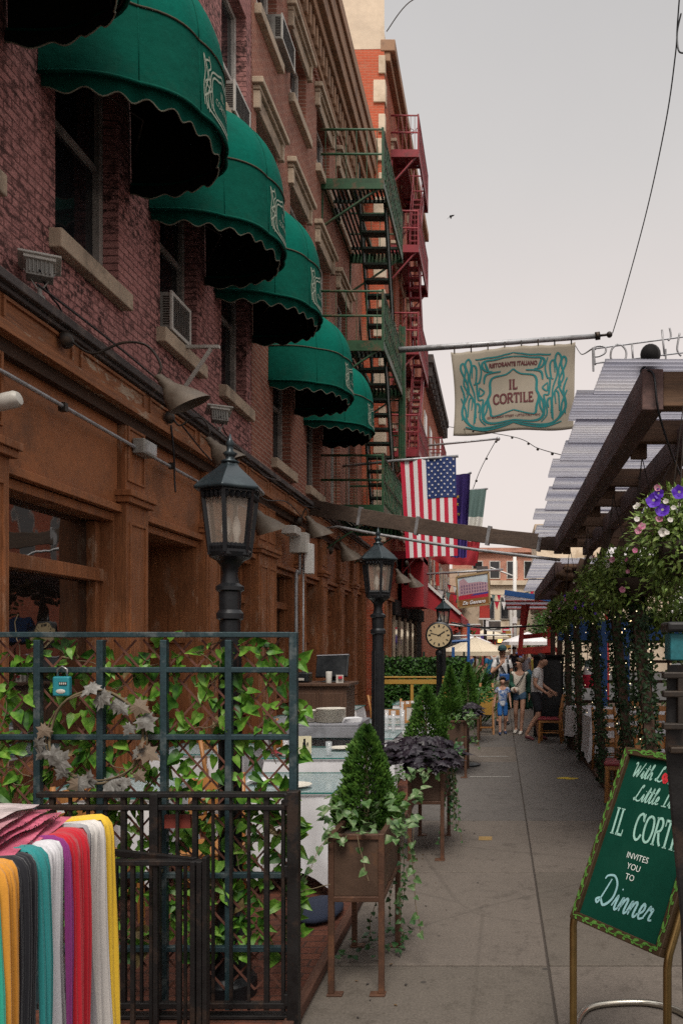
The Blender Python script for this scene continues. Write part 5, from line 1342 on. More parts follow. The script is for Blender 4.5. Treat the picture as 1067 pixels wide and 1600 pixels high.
def napkin(label, c, s, mat):
    m = MB(); n = 8; g = [[V(c[0]+(i/n-.5)*s[0], c[1]+(j/n-.5)*s[1], c[2]+.012+.02*abs(math.sin(i*1.3+j*.9+c[0]*7))) for j in range(n+1)] for i in range(n+1)]
    m.sheet(g); tag(m.build('napkin', mat, smooth=True, solid=.004), label, 'napkin')
napkin('crumpled bluish napkin on the third table edge', (-1.98, 9.7, zt), (.42, .2, 0), M['cloth'])
napkin('dark red folded napkin by the crumpled bluish napkin', (-1.62, 9.62, zt), (.3, .14, 0), M['seatred'])
napkin('red napkin beside the shakers', (-2.1, 8.15, zt), (.25, .25, 0), M['seatred'])
napkin('white napkin on the table just behind the trellis', (-1.8, 6.5, zt), (.3, .2, 0), M['cloth'])
# cushion on terrace edge, hedge panel, yellow rail
m = MB(); m.ball((-1.24, 5.7, .075), (.17, .28, .05), 14, 8); tag(m.build('seat_cushion', pm('navy_cloth', (.014, .02, .04), .9, scale=9), smooth=True), 'dark navy cushion on the terrace edge behind the first planter', 'cushion')
g = thing('hedge_panel', 'artificial ivy hedge panel closing the far end of the terrace', 'hedge', (-1.6, 17.4, 0))
m = MB(); m.bb(-2.45, -.75, 17.45, 17.5, .05, 1.6)
for x in (-2.45, -1.6, -.76): m.bb(x, x+.04, 17.40, 17.44, .03, 1.72)
build_each(m, 'backing', M['darkgreeniron'], g)
m = MB()
for _ in range(1900):
    p = V(rnd.uniform(-2.45, -.72), 17.4+rnd.uniform(-.07, .02), rnd.uniform(.3, 1.62)); s = rnd.uniform(.06, .11); m.leaf(p, V(rnd.uniform(-1, 1), -.5, rnd.uniform(-1, .4)), V(rnd.uniform(-.7, .7), -1, rnd.uniform(0, 1)), s, s*.7)
m.build('ivy_leaves', M['hedge'], g)
g = thing('yellow_barrier', 'low yellow painted wooden rail before the hedge panel', 'barrier', (-1.7, 16.2, 0))
m = MB(); m.bb(-2.45, -1.0, 16.18, 16.24, 1.10, 1.19); m.bb(-2.45, -1.0, 16.16, 16.26, 1.22, 1.25)
for x in (-2.4, -1.7, -1.05): m.bb(x-.03, x+.03, 16.19, 16.23, .03, 1.10)
build_each(m, 'rail', M['yellow'], g, bev=.005)
cloth_table('white table by the storefront behind the serving cart', (-3.0, 8.6, .035), .85, .85, seed=8, group=GT)
cloth_table('white table by the storefront past the host cabinet', (-2.9, 12.2, .035), .85, .85, seed=9, group=GT)
cloth_table('white table by the storefront level with the clock', (-2.8, 14.2, .035), .85, .85, seed=10, group=GT)
glasses('tall glasses on the table near the clock', [(-1.35+.08*q, 11.5+.1*(q % 2)) for q in range(4)], .2)
glasses('tumblers on the storefront tables', [(-2.75+.12*q, 12.1+.1*(q % 2)) for q in range(4)], .15)
for i, (x, y, lb) in enumerate(((-1.55, 6.3, 'white plate on the table just behind the trellis'), (-1.62, 8.55, 'white plate beyond the framed menu'), (-1.55, 10.05, 'white plate at the foot of the second lamp post'), (-1.4, 13.55, 'white plate on the table near the clock post'))):
    m = MB(); m.lathe([(.06, 0), (.07, .004), (.13, .016), (.13, .02), (.06, .008)], (x, y, zt), 20); tag(m.build('dinner_plate', M['plate'], smooth=True, angle=40), lb, 'plate')
# ================================================================= plank across the street
A = V(-3.62, 15.9, 4.5); B = V(1.02, 14.1, 3.58)
g = thing('timber_plank', 'long weathered plank spanning the street from the storefront to the pergola', 'beam', A)
m = MB(); n = 14; d = (B-A).normalized(); side = V(d.y, -d.x, 0).normalized(); rows = []
for i in range(n+1):
    t = i/n; c = A.lerp(B, t)+V(0, 0, -.05*math.sin(PI*t)); hh = .15-.02*t+.008*math.sin(i*2.1); a = side*.035
    rows.append([c+a+V(0, 0, hh), c-a+V(0, 0, hh), c-a-V(0, 0, hh), c+a-V(0, 0, hh)])
m.sheet(rows, 0, True); m.poly(rows[0]); m.poly(rows[-1][::-1]); m.build('board', M['timber'], g, bev=.006)
for t in (.22, .46, .74, .93):
    c = A.lerp(B, t)+V(0, 0, -.05*math.sin(PI*t)); m = MB(); m.beam(c-d*.03, c+d*.03, .085, .34, 0); m.build('strap', M['galv'], g, bev=.004)
m = MB(); pts = [A+V(.05, .12, -.42)]+[A.lerp(B, t)+V(0, -.1, -.28-.06*math.sin(PI*t)) for t in (.13, .3, .5, .7, .9, 1.0)]
m.tube(pts, .028, 7); tag(m.build('conduit', M['galv'], smooth=True), 'thin grey pipe slung under the long plank', 'conduit')

# ================================================================= pergola
pg = thing('wooden_pergola', 'dark timber pergola with a corrugated plastic roof over the roadside tables', 'pergola', (1.3, 10, 0))
ZB, ZT = 3.42, 3.69
m = MB(); m.bb(.93, 1.07, 5.42, 14.2, ZB, ZT); m.build('edge_beam', M['pergy'], pg, bev=.008)
m = MB(); m.bb(1.42, 1.56, 5.50, 14.2, ZB-.02, ZT-.08); m.build('inner_beam', M['pergy'], pg, bev=.008)
m = MB(); m.bb(1.07, 4.2, 5.44, 5.58, ZB+.03, ZT-.01); m.build('front_beam', M['pergx'], pg, bev=.008)
for i, yy in enumerate((6.65, 8.5, 9.75, 11.4, 12.7, 13.9)):
    m = MB(); m.bb(1.072, 4.2, yy, yy+.09, ZB+.09, ZT-.005); m.bb(1.072, 1.20, yy+.1, yy+.16, ZB-.02, ZB+.2); m.build('joist', M['pergx'], pg, bev=.006)
def corr(mb, x0, x1, y0, y1, z, slope=.05, amp=.016, pitch=.0762, zoff=0):
    n = int((y1-y0)/pitch*8); g = [[], []]
    for i in range(n+1):
        y = y0+(y1-y0)*i/n; zz = z+amp*math.sin(2*PI*y/pitch)
        g[0].append((x0, y, zz)); g[1].append((x1, y, zz+(x1-x0)*slope))
    mb.sheet(g)
t = Mt('corrugated_plastic', .4, 0, .4)
f = t.noise(1.4, 4, .6, t.sc((.12, 2.2, 1))); f2 = t.noise(6, 4, .6)
cc = t.ramp(f, [(.32, (.27, .27, .33)), (.5, (.46, .45, .50)), (.68, (.66, .63, .62))]); cc = t.mix(t.ramp(f2, [(.5, 0.), (.75, .35)]), cc, (.30, .28, .29)); t.col(cc)
tr = t.N('ShaderNodeBsdfTranslucent'); t.L(cc, tr.inputs[0]); mx = t.N('ShaderNodeMixShader'); mx.inputs[0].default_value = .72
t.L(t.b.outputs[0], mx.inputs[1]); t.L(tr.outputs[0], mx.inputs[2]); t.L(mx.outputs[0], t.nt.nodes['Material Output'].inputs[0]); M['corr'] = t.m
ed = [(5.3, .68), (6.0, .58), (6.7, .66), (7.5, .60), (8.2, .55), (9.0, .66), (9.7, .58), (10.5, .64), (11.3, .53), (12.1, .68), (12.9, .60), (13.6, .7), (14.6, .7)]
for i in range(len(ed)-1):
    m = MB(); corr(m, ed[i][1]-.02*(i % 3), 4.2, ed[i][0], ed[i+1][0]+.06, ZT+.025+.008*(i % 2), -.004); m.build('roof_sheet', M['corr'], pg, smooth=True)
posts = [(1.03, 960, 1168, 1033, 6.8), (0, 975, 1165, 987, 8.5), (0, 975, 1226, 941, 10.9), (0, 975, 1188, 906, 13.3), (0, 975, 1170, 887, 15.0)]
PB = [((992, 930), (1037, 1368), 6.8), ((958, 930), (992, 1295), 8.5), ((924, 930), (944, 1230), 11.0), ((898, 930), (908, 1190), 13.3), ((884, 940), (890, 1170), 15.0)]
gl = ['thick', 'second', 'third', 'fourth', 'fifth']
for i, ((a, b), (c_, d_), Y) in enumerate(PB):
    bot = P(c_, d_, Y); bot.z = .02; top = P(a, b, Y); dirv = (top-bot)/(top.z-bot.z); top2 = bot+dirv*min(3.42, 2.6)
    m = MB(); m.beam(bot, top2, .09, .09, up=V(0, 1, 0)); m.beam(top2, V(1.48 if i < 4 else 1.5, Y, 3.42), .09, .09, up=V(0, 1, 0)); m.build('post', M['pergz'], pg, bev=.006)
    gd = thing('leaf_garland', ('thick dark garland with fairy lights on the pergola post behind the chalkboard', 'leaf garland on the second post along from the chalkboard',
        'leaf garland with bright fairy lights on the middle pergola post', 'leaf garland on the fourth post, before the white cloth table', 'leaf garland on the pergola post closest to the walkers')[i], 'garland', bot)
    m = MB(); n = 1700 if i < 3 else 1000
    for q in range(n):
        t_ = rnd.random(); p = bot.lerp(top2, t_*.92+.02)
        bul = .070+.024*math.sin(t_*24+i)**2+.012*math.sin(t_*61)
        ang = rnd.uniform(0, 6.283); ph = t_*22+i
        wgt = .6+.4*math.cos(ang-ph)
        p = p+V(math.cos(ang), math.sin(ang), 0)*bul*rnd.uniform(.7, 1.15)
        s = rnd.uniform(.035, .062); m.leaf(p, V(-math.sin(ang)*rnd.uniform(-1, 1)+math.cos(ang)*.35, math.cos(ang)*rnd.uniform(-1, 1)+math.sin(ang)*.35, rnd.uniform(-1, .5)), V(math.cos(ang)+rnd.uniform(-.5, .5), math.sin(ang)+rnd.uniform(-.5, .5), rnd.uniform(0, .8)), s, s*.6)
    m.build('leaves', M['garland'], gd)
    m = MB()
    for q in range(11):
        p = bot.lerp(top2, .3+.65*q/11)+V(.12*math.cos(q*1.9), .12*math.sin(q*1.9)-.02, rnd.uniform(-.03, .03)); m.ball(p, .005, 6, 4)
    m.build('fairy_lights', M['fairy'], gd)
# back side of the shed
m = MB()
for yy in (6.6, 9.5, 12.2, 14.0): m.bb(4.0, 4.12, yy, yy+.12, 0, 3.6)
m.bb(4.0, 4.1, 5.5, 14.2, ZB, ZT-.01); build_each(m, 'rear_post', M['pergz'], pg)
# second, lower shed beyond
g = thing('second_shed', 'second roadside shed with a lower corrugated roof and dark shingled underside', 'shed', (1.4, 18, 0))
m = MB(); corr(m, .62, 4.2, 15.0, 19.3, 3.42, -.0); corr(m, .68, 4.2, 19.25, 23.5, 3.38, -.0); m.build('roof_sheet', M['corr'], g, smooth=True)
m = MB(); m.bb(1.0, 1.12, 15.0, 23.6, 3.1, 3.36); m.bb(1.5, 1.6, 15.0, 23.6, 3.0, 3.3)
for yy in (15.05, 17.2, 19.4, 21.5, 23.4): m.bb(1.121, 4.2, yy, yy+.1, 3.12, 3.34)
build_each(m, 'beam', M['pergy'], g)
for yy in (17, 19.5, 22): m = MB(); m.bb(1.36, 1.48, yy, yy+.12, 0, 3.1); m.build('post', M['pergz'], g)
m = MB()
for q in range(120):
    c = V(1.15+rnd.random()*1.6, 14.9+rnd.random()*3.0, 2.75+rnd.random()*.55); m.ball(c, (rnd.uniform(.08, .17), rnd.uniform(.08, .15), rnd.uniform(.05, .09)), 6, 4)
tag(m.build('dried_gourds', pm('dried_brown', (.085, .045, .022), .85, var=.6, scale=7), smooth=True), 'mass of dried brown bark and gourds hung under the second shed roof', 'decoration', kind='stuff')
# red and blue pergola far on
g = thing('red_pergola', 'red painted pergola with a blue beam and striped plastic roof past the sheds', 'pergola', (1.8, 26, 0))
m = MB(); m.beam(P(788, 926, 24), P(872, 938, 24), .14, .15); m.build('blue_beam', M['bluepaint'], g)
for q, mt in enumerate((M['corr'], M['corr'], M['redpaint'], M['corr'], M['redpaint'], M['corr'], M['redpaint'])):
    m = MB(); y = 24.2+q*.75; z = 3.25-.03*q; a = P(788, 930, 24).x+q*.02
    m.bb(a, 3.4, y, y+.72, z, z+.03); m.build('roof_strip', mt, g)
m = MB()
for (a, b, w_, Y) in (((818, 945), (812, 1025), .14, 25), ((826, 935), (818, 985), .14, 27), ((808, 1018), (868, 1014), .2, 25.0), ((812, 996), (872, 990), .14, 26)): m.beam(P(*a, Y), P(*b, Y), w_, w_, up=V(0, 1, 0))
for q in range(5): m.beam(P(836+q*9, 1012, 25.5), P(838+q*9, 1075, 25.5), .15, .05, up=V(0, 1, 0))
for x in (1.45, 2.3, 3.2): m.bb(x, x+.13, 25.2, 25.33, 0, 3.1)
build_each(m, 'red_post', M['redpaint'], g)
# shed interior: blue posts, planted rear wall
g = thing('blue_trellis', 'blue painted posts and beam at the back of the pergola seating', 'trellis', (2.7, 14, 0))
m = MB()
for px, Y in ((975, 16), (940, 16)): x = P(px, 1000, Y).x; m.bb(x-.11, x+.11, Y, Y+.1, 0, 2.3)
a = P(905, 982, 16.05); m.bb(a.x-.4, a.x+2.6, 16.1, 16.2, 1.95, 2.35); build_each(m, 'post', M['bluepaint'], g, bev=.01)
g = thing('planted_screen', 'leafy planted lattice screen closing the back of the pergola', 'hedge', (3.0, 16.6, 0))
m = MB()
for q in range(9): m.bb(1.6+q*.35, 1.64+q*.35, 16.55, 16.6, 0, 2.5)
for q in range(6): m.bb(1.5, 4.7, 16.6, 16.64, .3+q*.4, .36+q*.4)
m.build('lattice', M['pergz'], g)
m = MB()
for _ in range(750):
    p = V(rnd.uniform(1.5, 4.8), 16.5+rnd.uniform(-.15, .12), rnd.random()**.8*2.7+.3); s = rnd.uniform(.08, .16)
    m.leaf(p, V(rnd.uniform(-1, 1), -.4, rnd.uniform(-1, .6)), V(rnd.uniform(-.7, .7), -1, rnd.uniform(0, 1)), s, s*.6)
m.build('leaves', leafm('light_lattice_leaf', [(.03, .07, .02), (.12, .2, .06), (.28, .34, .16)]), g)
def flower(mb, p, nr, s, m, mc=None):
    nr = nr.normalized(); x = nr.cross(V(.2, .3, 1)).normalized(); y = nr.cross(x); n = 10
    vs = [p-nr*s*.25]; 
    for q in range(n):
        a = 2*PI*q/n; rr_ = s*(.5 if q % 2 == 0 else .43); vs.append(p+x*rr_*math.cos(a)+y*rr_*math.sin(a)+nr*s*.05*(1 if q % 2 == 0 else -1))
    mb.add(vs, [(0, 1+q, 1+(q+1) % n) for q in range(n)], m)
    if mc is not None:
        vs = [p+nr*.004+x*s*.10*math.cos(q*PI/3)+y*s*.10*math.sin(q*PI/3) for q in range(6)]; mb.add(vs, [tuple(range(6))], mc)
def hang_basket(label, c, r, n, size, flowers, cols, trail=.3, hang=3.4):
    c = V(*c); g = thing('flower_basket', label, 'hanging basket', c, 'hanging flower baskets on the pergola')
    m = MB(); m.lathe([(r[0]*.25, -r[2]*.55), (r[0]*.5, -r[2]*.3), (r[0]*.62, 0), (r[0]*.5, 0)], c, 14)
    m.build('pot', M['soil'], g, smooth=True)
    m = MB(); 
    for q in range(3): m.tube([c+V(r[0]*.55*math.cos(q*2.1), r[1]*.55*math.sin(q*2.1), 0), V(c.x, c.y, max(c.z+r[2]+.15, hang))], .004, 4)
    m.build('chain', M['darkmetal'], g)
    m = MB(); lumps = []
    for _ in range(11):
        v = V(rnd.gauss(0, 1), rnd.gauss(0, 1), rnd.gauss(.2, .8)).normalized(); lumps.append((c+V(v.x*r[0], v.y*r[1], v.z*r[2])*.55, rnd.uniform(.45, .75)))
    for q in range(n):
        lc_, ls = rnd.choice(lumps); v = V(rnd.gauss(0, 1), rnd.gauss(0, 1), rnd.gauss(0, 1)).normalized()*rnd.random()**.33
        p = lc_+V(v.x*r[0], v.y*r[1], v.z*r[2])*ls
        if rnd.random() < .13: p.z -= rnd.random()*trail
        s = size*rnd.uniform(.6, 1.3); m.leaf(p, v+V(rnd.uniform(-.5, .5), rnd.uniform(-.5, .5), rnd.uniform(-.7, .5)), v+V(0, -.2, .7), s, s*.5)
    m.build('foliage', M['basket'], g)
    m = MB()
    for q in range(flowers):
        lc_, ls = rnd.choice(lumps); v = V(rnd.uniform(-1, .6), rnd.uniform(-1, .15), rnd.uniform(-.5, .9)).normalized(); p = lc_+V(v.x*r[0], v.y*r[1], v.z*r[2])*(ls+.04)
        flower(m, p, v+V(-.1, -.5, .1), rnd.uniform(.03, .055), rnd.choice(cols))
    if flowers: m.build('blossoms', [M['petal_white'], M['petal_pink'], M['petal_purple']], g)
    return g
hb = hang_basket('big petunia basket with violet, pink and white blossoms at the photo edge', P(1072, 850, 4.75), (.30, .30, .32), 3800, .042, 14, [0, 0, 0, 1], .3)
m = MB()
for (px, py, s, mi) in ((1021, 782, .088, 2), (1035, 797, .085, 2), (1029, 771, .06, 2), (1061, 769, .085, 2), (1003, 822, .045, 1), (997, 829, .042, 1), (1030, 810, .045, 1), (1027, 762, .04, 1), (992, 860, .032, 1), (995, 811, .034, 0), (1040, 783, .034, 0), (1052, 793, .03, 0), (1047, 812, .034, 0), (1042, 832, .03, 0)):
    flower(m, P(px, py, 4.42), V(rnd.uniform(-.4, .1), -1, rnd.uniform(-.1, .5)), s, mi, 3)
m.build('large_blossoms', [M['petal_white'], M['petal_pink'], M['petal_purple'], M['edging']], hb)
hang_basket('wide green basket above the garlanded post by the chalkboard', P(1003, 905, 6.7), (.40, .34, .25), 3200, .05, 14, [1, 1, 0], .16)
hang_basket('drooping green basket on the second garlanded post', P(958, 905, 8.4), (.36, .32, .26), 2200, .055, 14, [1, 2, 0], .18)
hang_basket('pink flecked basket above the middle pergola post', P(918, 945, 10.8), (.34, .34, .22), 1700, .06, 30, [1, 1, 2], .15)
hang_basket('small rounded basket on the fourth pergola post', P(890, 955, 13.0), (.36, .36, .24), 1500, .065, 14, [1, 0], .15)
hang_basket('pale flecked basket on the last post beside the menu cabinet', P(868, 966, 14.6), (.32, .32, .26), 1500, .065, 24, [0, 0, 1], .15)
hang_basket('soft grassy basket low behind the street cabinet', P(1050, 968, 8.6), (.42, .35, .20), 1100, .07, 0, [0], .2)
g = thing('string_bulbs', 'glowing round bulbs hanging at the back of the pergola', 'lamp', P(995, 975, 14))
m = MB()
for (px, py) in ((986, 973), (1000, 974), (992, 968), (968, 988)): m.ball(P(px, py, 14), .045, 8, 6)
m.build('bulb', M['bulb'], g, smooth=True); m = MB(); m.tube([P(960, 966, 14), P(986, 968, 14), P(1010, 966, 14)], .01, 4); m.build('wire', M['blackpaint'], g)
# tables and chairs under the pergola
GP = 'white clothed tables under the pergola'
for i, (x, y, w_, lb) in enumerate(((2.05, 8.4, .8, 'white clothed table just behind the chalkboard under the pergola'), (1.72, 13.0, .75, 'white clothed table with long cloth corners behind the middle posts'), (2.35, 10.5, .8, 'white clothed table deeper under the pergola'), (2.55, 13.5, .8, 'white clothed table near the blue posts'), (1.62, 14.6, .6, 'white clothed table behind the fourth and fifth posts'))):
    cloth_table(lb, (x, y, .02), w_, .8, glass=False, seed=20+i, rz=.1*i, group=GP, drop=.62 if i == 1 else .5)
for (x, y, rz, lb, rd) in ((1.47, 9.9, -1.75, 'ladderback chair with a red seat between two garlanded posts', True), (1.62, 8.1, .4, 'wooden chair at the table behind the chalkboard', False), (2.1, 9.3, 2.9, 'wooden chair with its back to the table behind the chalkboard', False),
    (1.78, 11.1, .1, 'wooden chair at the deeper pergola table', False), (2.15, 11.7, 3.0, 'wooden chair on the far side of the deeper pergola table', False), (1.62, 12.1, .3, 'wooden chair before the long cloth corners', False),
    (2.5, 12.7, .2, 'wooden chair near the blue posts', False), (2.3, 14.3, 2.8, 'wooden chair below the hanging bulbs', False), (3.0, 11.9, 1.4, 'wooden chair along the back of the pergola', False)):
    chair(x, y, rz, lb, rd, .02, GR)
napkin('folded white napkin on the table behind the chalkboard', (1.82, 7.95, .79), (.3, .2, 0), M['cloth'])
g = thing('tricolor_pennant', 'small hanging green, white and red pennant inside the pergola', 'pennant', P(918, 1042, 14.5))
m = MB(); pr = [(918, 1033, .04), (918, 1042, .06), (919, 1054, .10), (920, 1068, .12), (920, 1075, .09)]
n = 14; rows = [[P(px, py, 14.5)+V(r_*math.cos(q*2*PI/n), r_*math.sin(q*2*PI/n), 0) for q in range(n)] for px, py, r_ in pr]
m.sheet(rows, 0, True, lambda i, j: (0, 1, 2, 2)[i]); m.build('cloth', [M['itgreen'], M['flagwhite'], M['flagred']], g, smooth=True)
m = MB(); m.tube([P(918, 1033, 14.5), P(917, 1000, 14.5)], .006, 4); m.build('cord', M['blackpaint'], g)
# black menu cabinet
g = thing('menu_cabinet', 'tall black cabinet standing behind the man in the white t-shirt', 'cabinet', (.95, 16.6, 0))
m = MB(); m.bb(.70, 1.30, 16.9, 17.05, .02, 1.62); m.bb(.68, 1.32, 16.86, 17.09, 1.62, 1.66); m.bb(.7, 1.3, 16.84, 17.1, 0, .06); m.build('body', M['blackint'], g, bev=.006)
m = MB(); m.bb(.74, 1.26, 16.885, 16.899, .3, 1.55); m.build('door', M['screen'], g)
m = MB(); m.bb(.735, .75, 16.87, 16.885, .3, 1.55); m.bb(1.25, 1.265, 16.87, 16.885, .3, 1.55); m.bb(.75, 1.25, 16.87, 16.885, 1.535, 1.55); m.build('door_frame', M['blackpaint'], g)

# ================================================================= chalkboard stand
BL = V(.313, 3.6, .709); U = V(.297, -.45, 0).normalized(); W_ = .545
bk = V(.83, .55, 0).normalized(); TLv = V(.313+.83*.323, 3.6+.55*.323, 1.425); VV = (TLv-BL); Hh = VV.length; VV.normalize(); NN = U.cross(VV).normalized()
cb = thing('chalkboard_stand', 'green menu chalkboard leaning on a brass tube stand by the pergola', 'sign', (BL.x, BL.y, 0))
Bm = Matrix((U, VV, NN)).transposed()
mid = BL+U*W_/2+VV*Hh/2
m = MB(); m.box(mid-NN*.012, (W_-.05, Hh-.05, .014), M=Bm); bo = m.build('board', M['board'], cb)
m = MB(); fw = .034
m.box(BL+U*W_/2+VV*fw/2, (W_, fw, .03), M=Bm); m.box(BL+U*W_/2+VV*(Hh-fw/2), (W_, fw, .03), M=Bm); m.box(BL+U*fw/2+VV*Hh/2, (fw, Hh-2*fw, .029), M=Bm); m.box(BL+U*(W_-fw/2)+VV*Hh/2, (fw, Hh-2*fw, .029), M=Bm)
fo = m.build('frame', M['boardwood'], cb, bev=.003)
ff = plane_fn(BL, U, VV, .0165)
m = MB()
def vine_border(a, b):
    a = Vector(a); b = Vector(b); L = (b-a).length; d_ = (b-a)/L; nn = Vector((-d_.y, d_.x)); n = int(L/.05)
    stroke(m, [tuple(a+d_*L*i/n+nn*.008*math.sin(i*2.2)) for i in range(n+1)], .004, ff)
    for i in range(n):
        c = a+d_*(L*(i+.5)/n)
        for sg in (-1, 1):
            e = c+d_*.02*sg*.6+nn*.010*sg
            if rnd.random() < .85: stroke(m, [tuple(c), tuple((c+e)/2), tuple(e+d_*.016)], lambda t: .003+.010*math.sin(PI*t), ff, n=3)
vine_border((.017, .02), (.017, Hh-.01)); vine_border((.02, .017), (W_-.02, .017)); vine_border((W_-.017, .02), (W_-.017, Hh-.02)); vine_border((.03, Hh-.017), (W_-.03, Hh-.017)); vine_border((.12, Hh-.012), (.4, Hh-.02))
m.build('painted_leaves', M['leafpaint'], fo)
# brass tubes: two uprights that bend and run up the board sides, floor loop
m = MB()
for s in (0, 1):
    b0 = BL+U*(-.012 if s == 0 else W_+.012)+VV*-.0-NN*.02
    m.tube([V(b0.x, b0.y, .02), V(b0.x, b0.y, b0.z-.03), b0+VV*.02, b0+VV*(Hh*.72)], .0165, 10)
m.build('upright', M['gold'], cb, smooth=True, angle=60)
m = MB(); p0 = BL+U*-.012-NN*.02; p1 = BL+U*(W_+.012)-NN*.02
back = V(.5, .33, 0)*.9
m.tube(smooth_pts([(p0.x, p0.y, .02), (.36, 4.0, .02), (.43, 4.24, .02), (.55, 4.33, .02), (.78, 4.34, .02), (.93, 4.22, .02), (.95, 4.0, .02), (p1.x, p1.y, .02)], 6), .0165, 10); m.build('floor_loop', M['chrome'], cb, smooth=True)
SCRIPT = {
 'W': (.92, [[(0, .85), (.08, 1), (.17, .9), (.2, .4), (.25, .03), (.4, .5), (.48, .8), (.5, .4), (.55, .03), (.7, .5), (.85, 1.05)]]),
 'i': (.27, [[(-.05, .08), (.08, .46), (.10, .1), (.16, 0), (.27, .1)], [(.13, .66), (.15, .70)]]),
 't': (.33, [[(-.03, .08), (.14, .95), (.12, .2), (.18, 0), (.33, .1)], [(0, .62), (.3, .68)]]),
 'h': (.46, [[(-.03, .08), (.18, .85), (.15, 1), (.09, .8), (.07, 0)], [(.08, .2), (.2, .47), (.29, .4), (.29, .08), (.35, 0), (.46, .1)]]),
 'L': (.62, [[(.36, .82), (.4, 1), (.28, .95), (.2, .5), (.1, .05), (0, .1), (.1, .15), (.3, 0), (.5, .02), (.62, .16)]]),
 'v': (.36, [[(0, .4), (.08, .48), (.15, .05), (.22, .02), (.32, .45), (.38, .42)]]),
 'e': (.32, [[(-.03, .1), (.18, .25), (.2, .42), (.11, .48), (.05, .25), (.13, .02), (.32, .1)]]),
 'l': (.26, [[(-.03, .08), (.17, .8), (.14, 1), (.08, .8), (.09, .1), (.16, 0), (.26, .1)]]),
 'I': (.5, [[(.02, 1), (.42, 1)], [(.22, 1), (.2, .5), (.18, 0)], [(0, 0), (.4, .01)]]),
 'a': (.38, [[(.27, .42), (.12, .46), (.04, .2), (.12, .02), (.25, .2), (.29, .45)], [(.29, .45), (.27, .08), (.38, .1)]]),
 'y': (.38, [[(0, .45), (.07, .15), (.15, .08), (.27, .45), (.19, -.3), (.08, -.4), (.05, -.25), (.38, .1)]]),
 'D': (.80, [[(.28, .88), (.2, .4), (.1, .02), (-.02, .1), (.15, .17), (.4, 0), (.66, .3), (.62, .75), (.35, 1), (.05, .95), (-.02, .82)]]),
 'n': (.43, [[(-.03, .1), (.07, .45), (.07, 0)], [(.07, .1), (.18, .42), (.28, .42), (.28, .08), (.34, 0), (.43, .1)]]),
 'r': (.33, [[(-.03, .1), (.09, .48), (.13, .38), (.23, .42), (.2, .1), (.33, .1)]]), ' ': (.3, []), 'o': (.36, [])}
def script(mb, s, x, y, sz, w, fn, slant=.22):
    for ch in s:
        adv, sts = SCRIPT[ch]
        for st_ in sts: stroke(mb, [(x+(a+b*slant)*sz, y+b*sz) for a, b in st_], lambda t: w*(.75+.5*math.sin(PI*t)), fn, n=5)
        x += adv*sz
    return x
SER = {'I': (.40, [[(.17, 0), (.17, 1)]], [[(.02, .02), (.32, .02)], [(.02, .98), (.32, .98)]]), 'L': (.66, [[(.17, 0), (.17, 1)], [(.05, .04), (.6, .04)]], [[(.02, .98), (.32, .98)], [(.585, .0), (.585, .24)]]),
 'C': (.84, [[(.70, .74), (.58, .93), (.40, .97), (.17, .84), (.08, .5), (.17, .16), (.40, .03), (.6, .08), (.74, .25)]], [[(.71, .70), (.71, 1.0)]]),
 'O': (.90, [[(.45, .97), (.18, .86), (.07, .5), (.18, .14), (.45, .03), (.70, .14), (.81, .5), (.70, .86), (.45, .97)]], []),
 'R': (.82, [[(.17, 0), (.17, 1)], [(.17, .95), (.45, .97), (.62, .82), (.58, .6), (.4, .5), (.17, .48)], [(.42, .5), (.58, .2), (.78, .03)]], [[(.02, .02), (.32, .02)], [(.02, .97), (.2, .97)]]),
 'T': (.78, [[(.38, 0), (.38, 1)], [(.04, .95), (.72, .95)]], [[(.22, .02), (.54, .02)], [(.05, .98), (.05, .74)], [(.71, .98), (.71, .74)]]),
 'E': (.70, [[(.17, 0), (.17, 1)], [(.17, .96), (.58, .96)], [(.17, .51), (.46, .51)], [(.17, .04), (.62, .04)]], [[(.02, .02), (.2, .02)], [(.02, .98), (.2, .98)], [(.58, 1), (.58, .78)], [(.62, .0), (.62, .25)], [(.46, .62), (.46, .40)]]), ' ': (.45, [], [])}
def serif(mb, s, x, y, sz, wx, w, fn, center=False, slant=0):
    L = sum(SER[c_][0] for c_ in s)*sz*wx
    if center: x -= L/2
    for ch in s:
        adv, a, b = SER[ch]
        for st_ in a: stroke(mb, [(x+(q*wx+r_*slant)*sz, y+r_*sz) for q, r_ in st_], w, fn, n=5 if len(st_) > 2 else 0)
        for st_ in b: stroke(mb, [(x+(q*wx+r_*slant)*sz, y+r_*sz) for q, r_ in st_], w*.5, fn, n=0)
        x += adv*sz*wx
fb = plane_fn(BL, U, VV, -.003)
m = MB(); xx = script(m, 'With L', .075, Hh-.125, .066, .0062, fb); script(m, ' ve', xx+.01, Hh-.125, .066, .0062, fb); script(m, 'Little Italy', .135, Hh-.225, .070, .0062, fb)
serif(m, 'IL', .06, Hh-.39, .118, .62, .011, fb, slant=-.03); serif(m, 'CORTILE', .195, Hh-.39, .118, .56, .011, fb, slant=-.03)
m.build('chalk_lettering', M['chalk'], bo)
m = MB(); hx, hy = xx+.018, Hh-.105; stroke(m, [(hx, hy-.022), (hx-.018, hy), (hx-.010, hy+.016), (hx, hy+.006)], .012, fb); stroke(m, [(hx, hy-.022), (hx+.018, hy), (hx+.010, hy+.016), (hx, hy+.006)], .012, fb); stroke(m, [(hx, hy-.016), (hx, hy+.004)], .016, fb, n=0); m.build('heart', M['chalkred'], bo)
m = MB()
for i, s in enumerate(('INVITES', 'YOU', 'TO')): text(m, s, fb, .036, 'CENTER', x0=.265-.004*i, y0=Hh-.468-.043*i, sx=1.05)
m.build('small_lettering', M['chalkwhite'], bo)
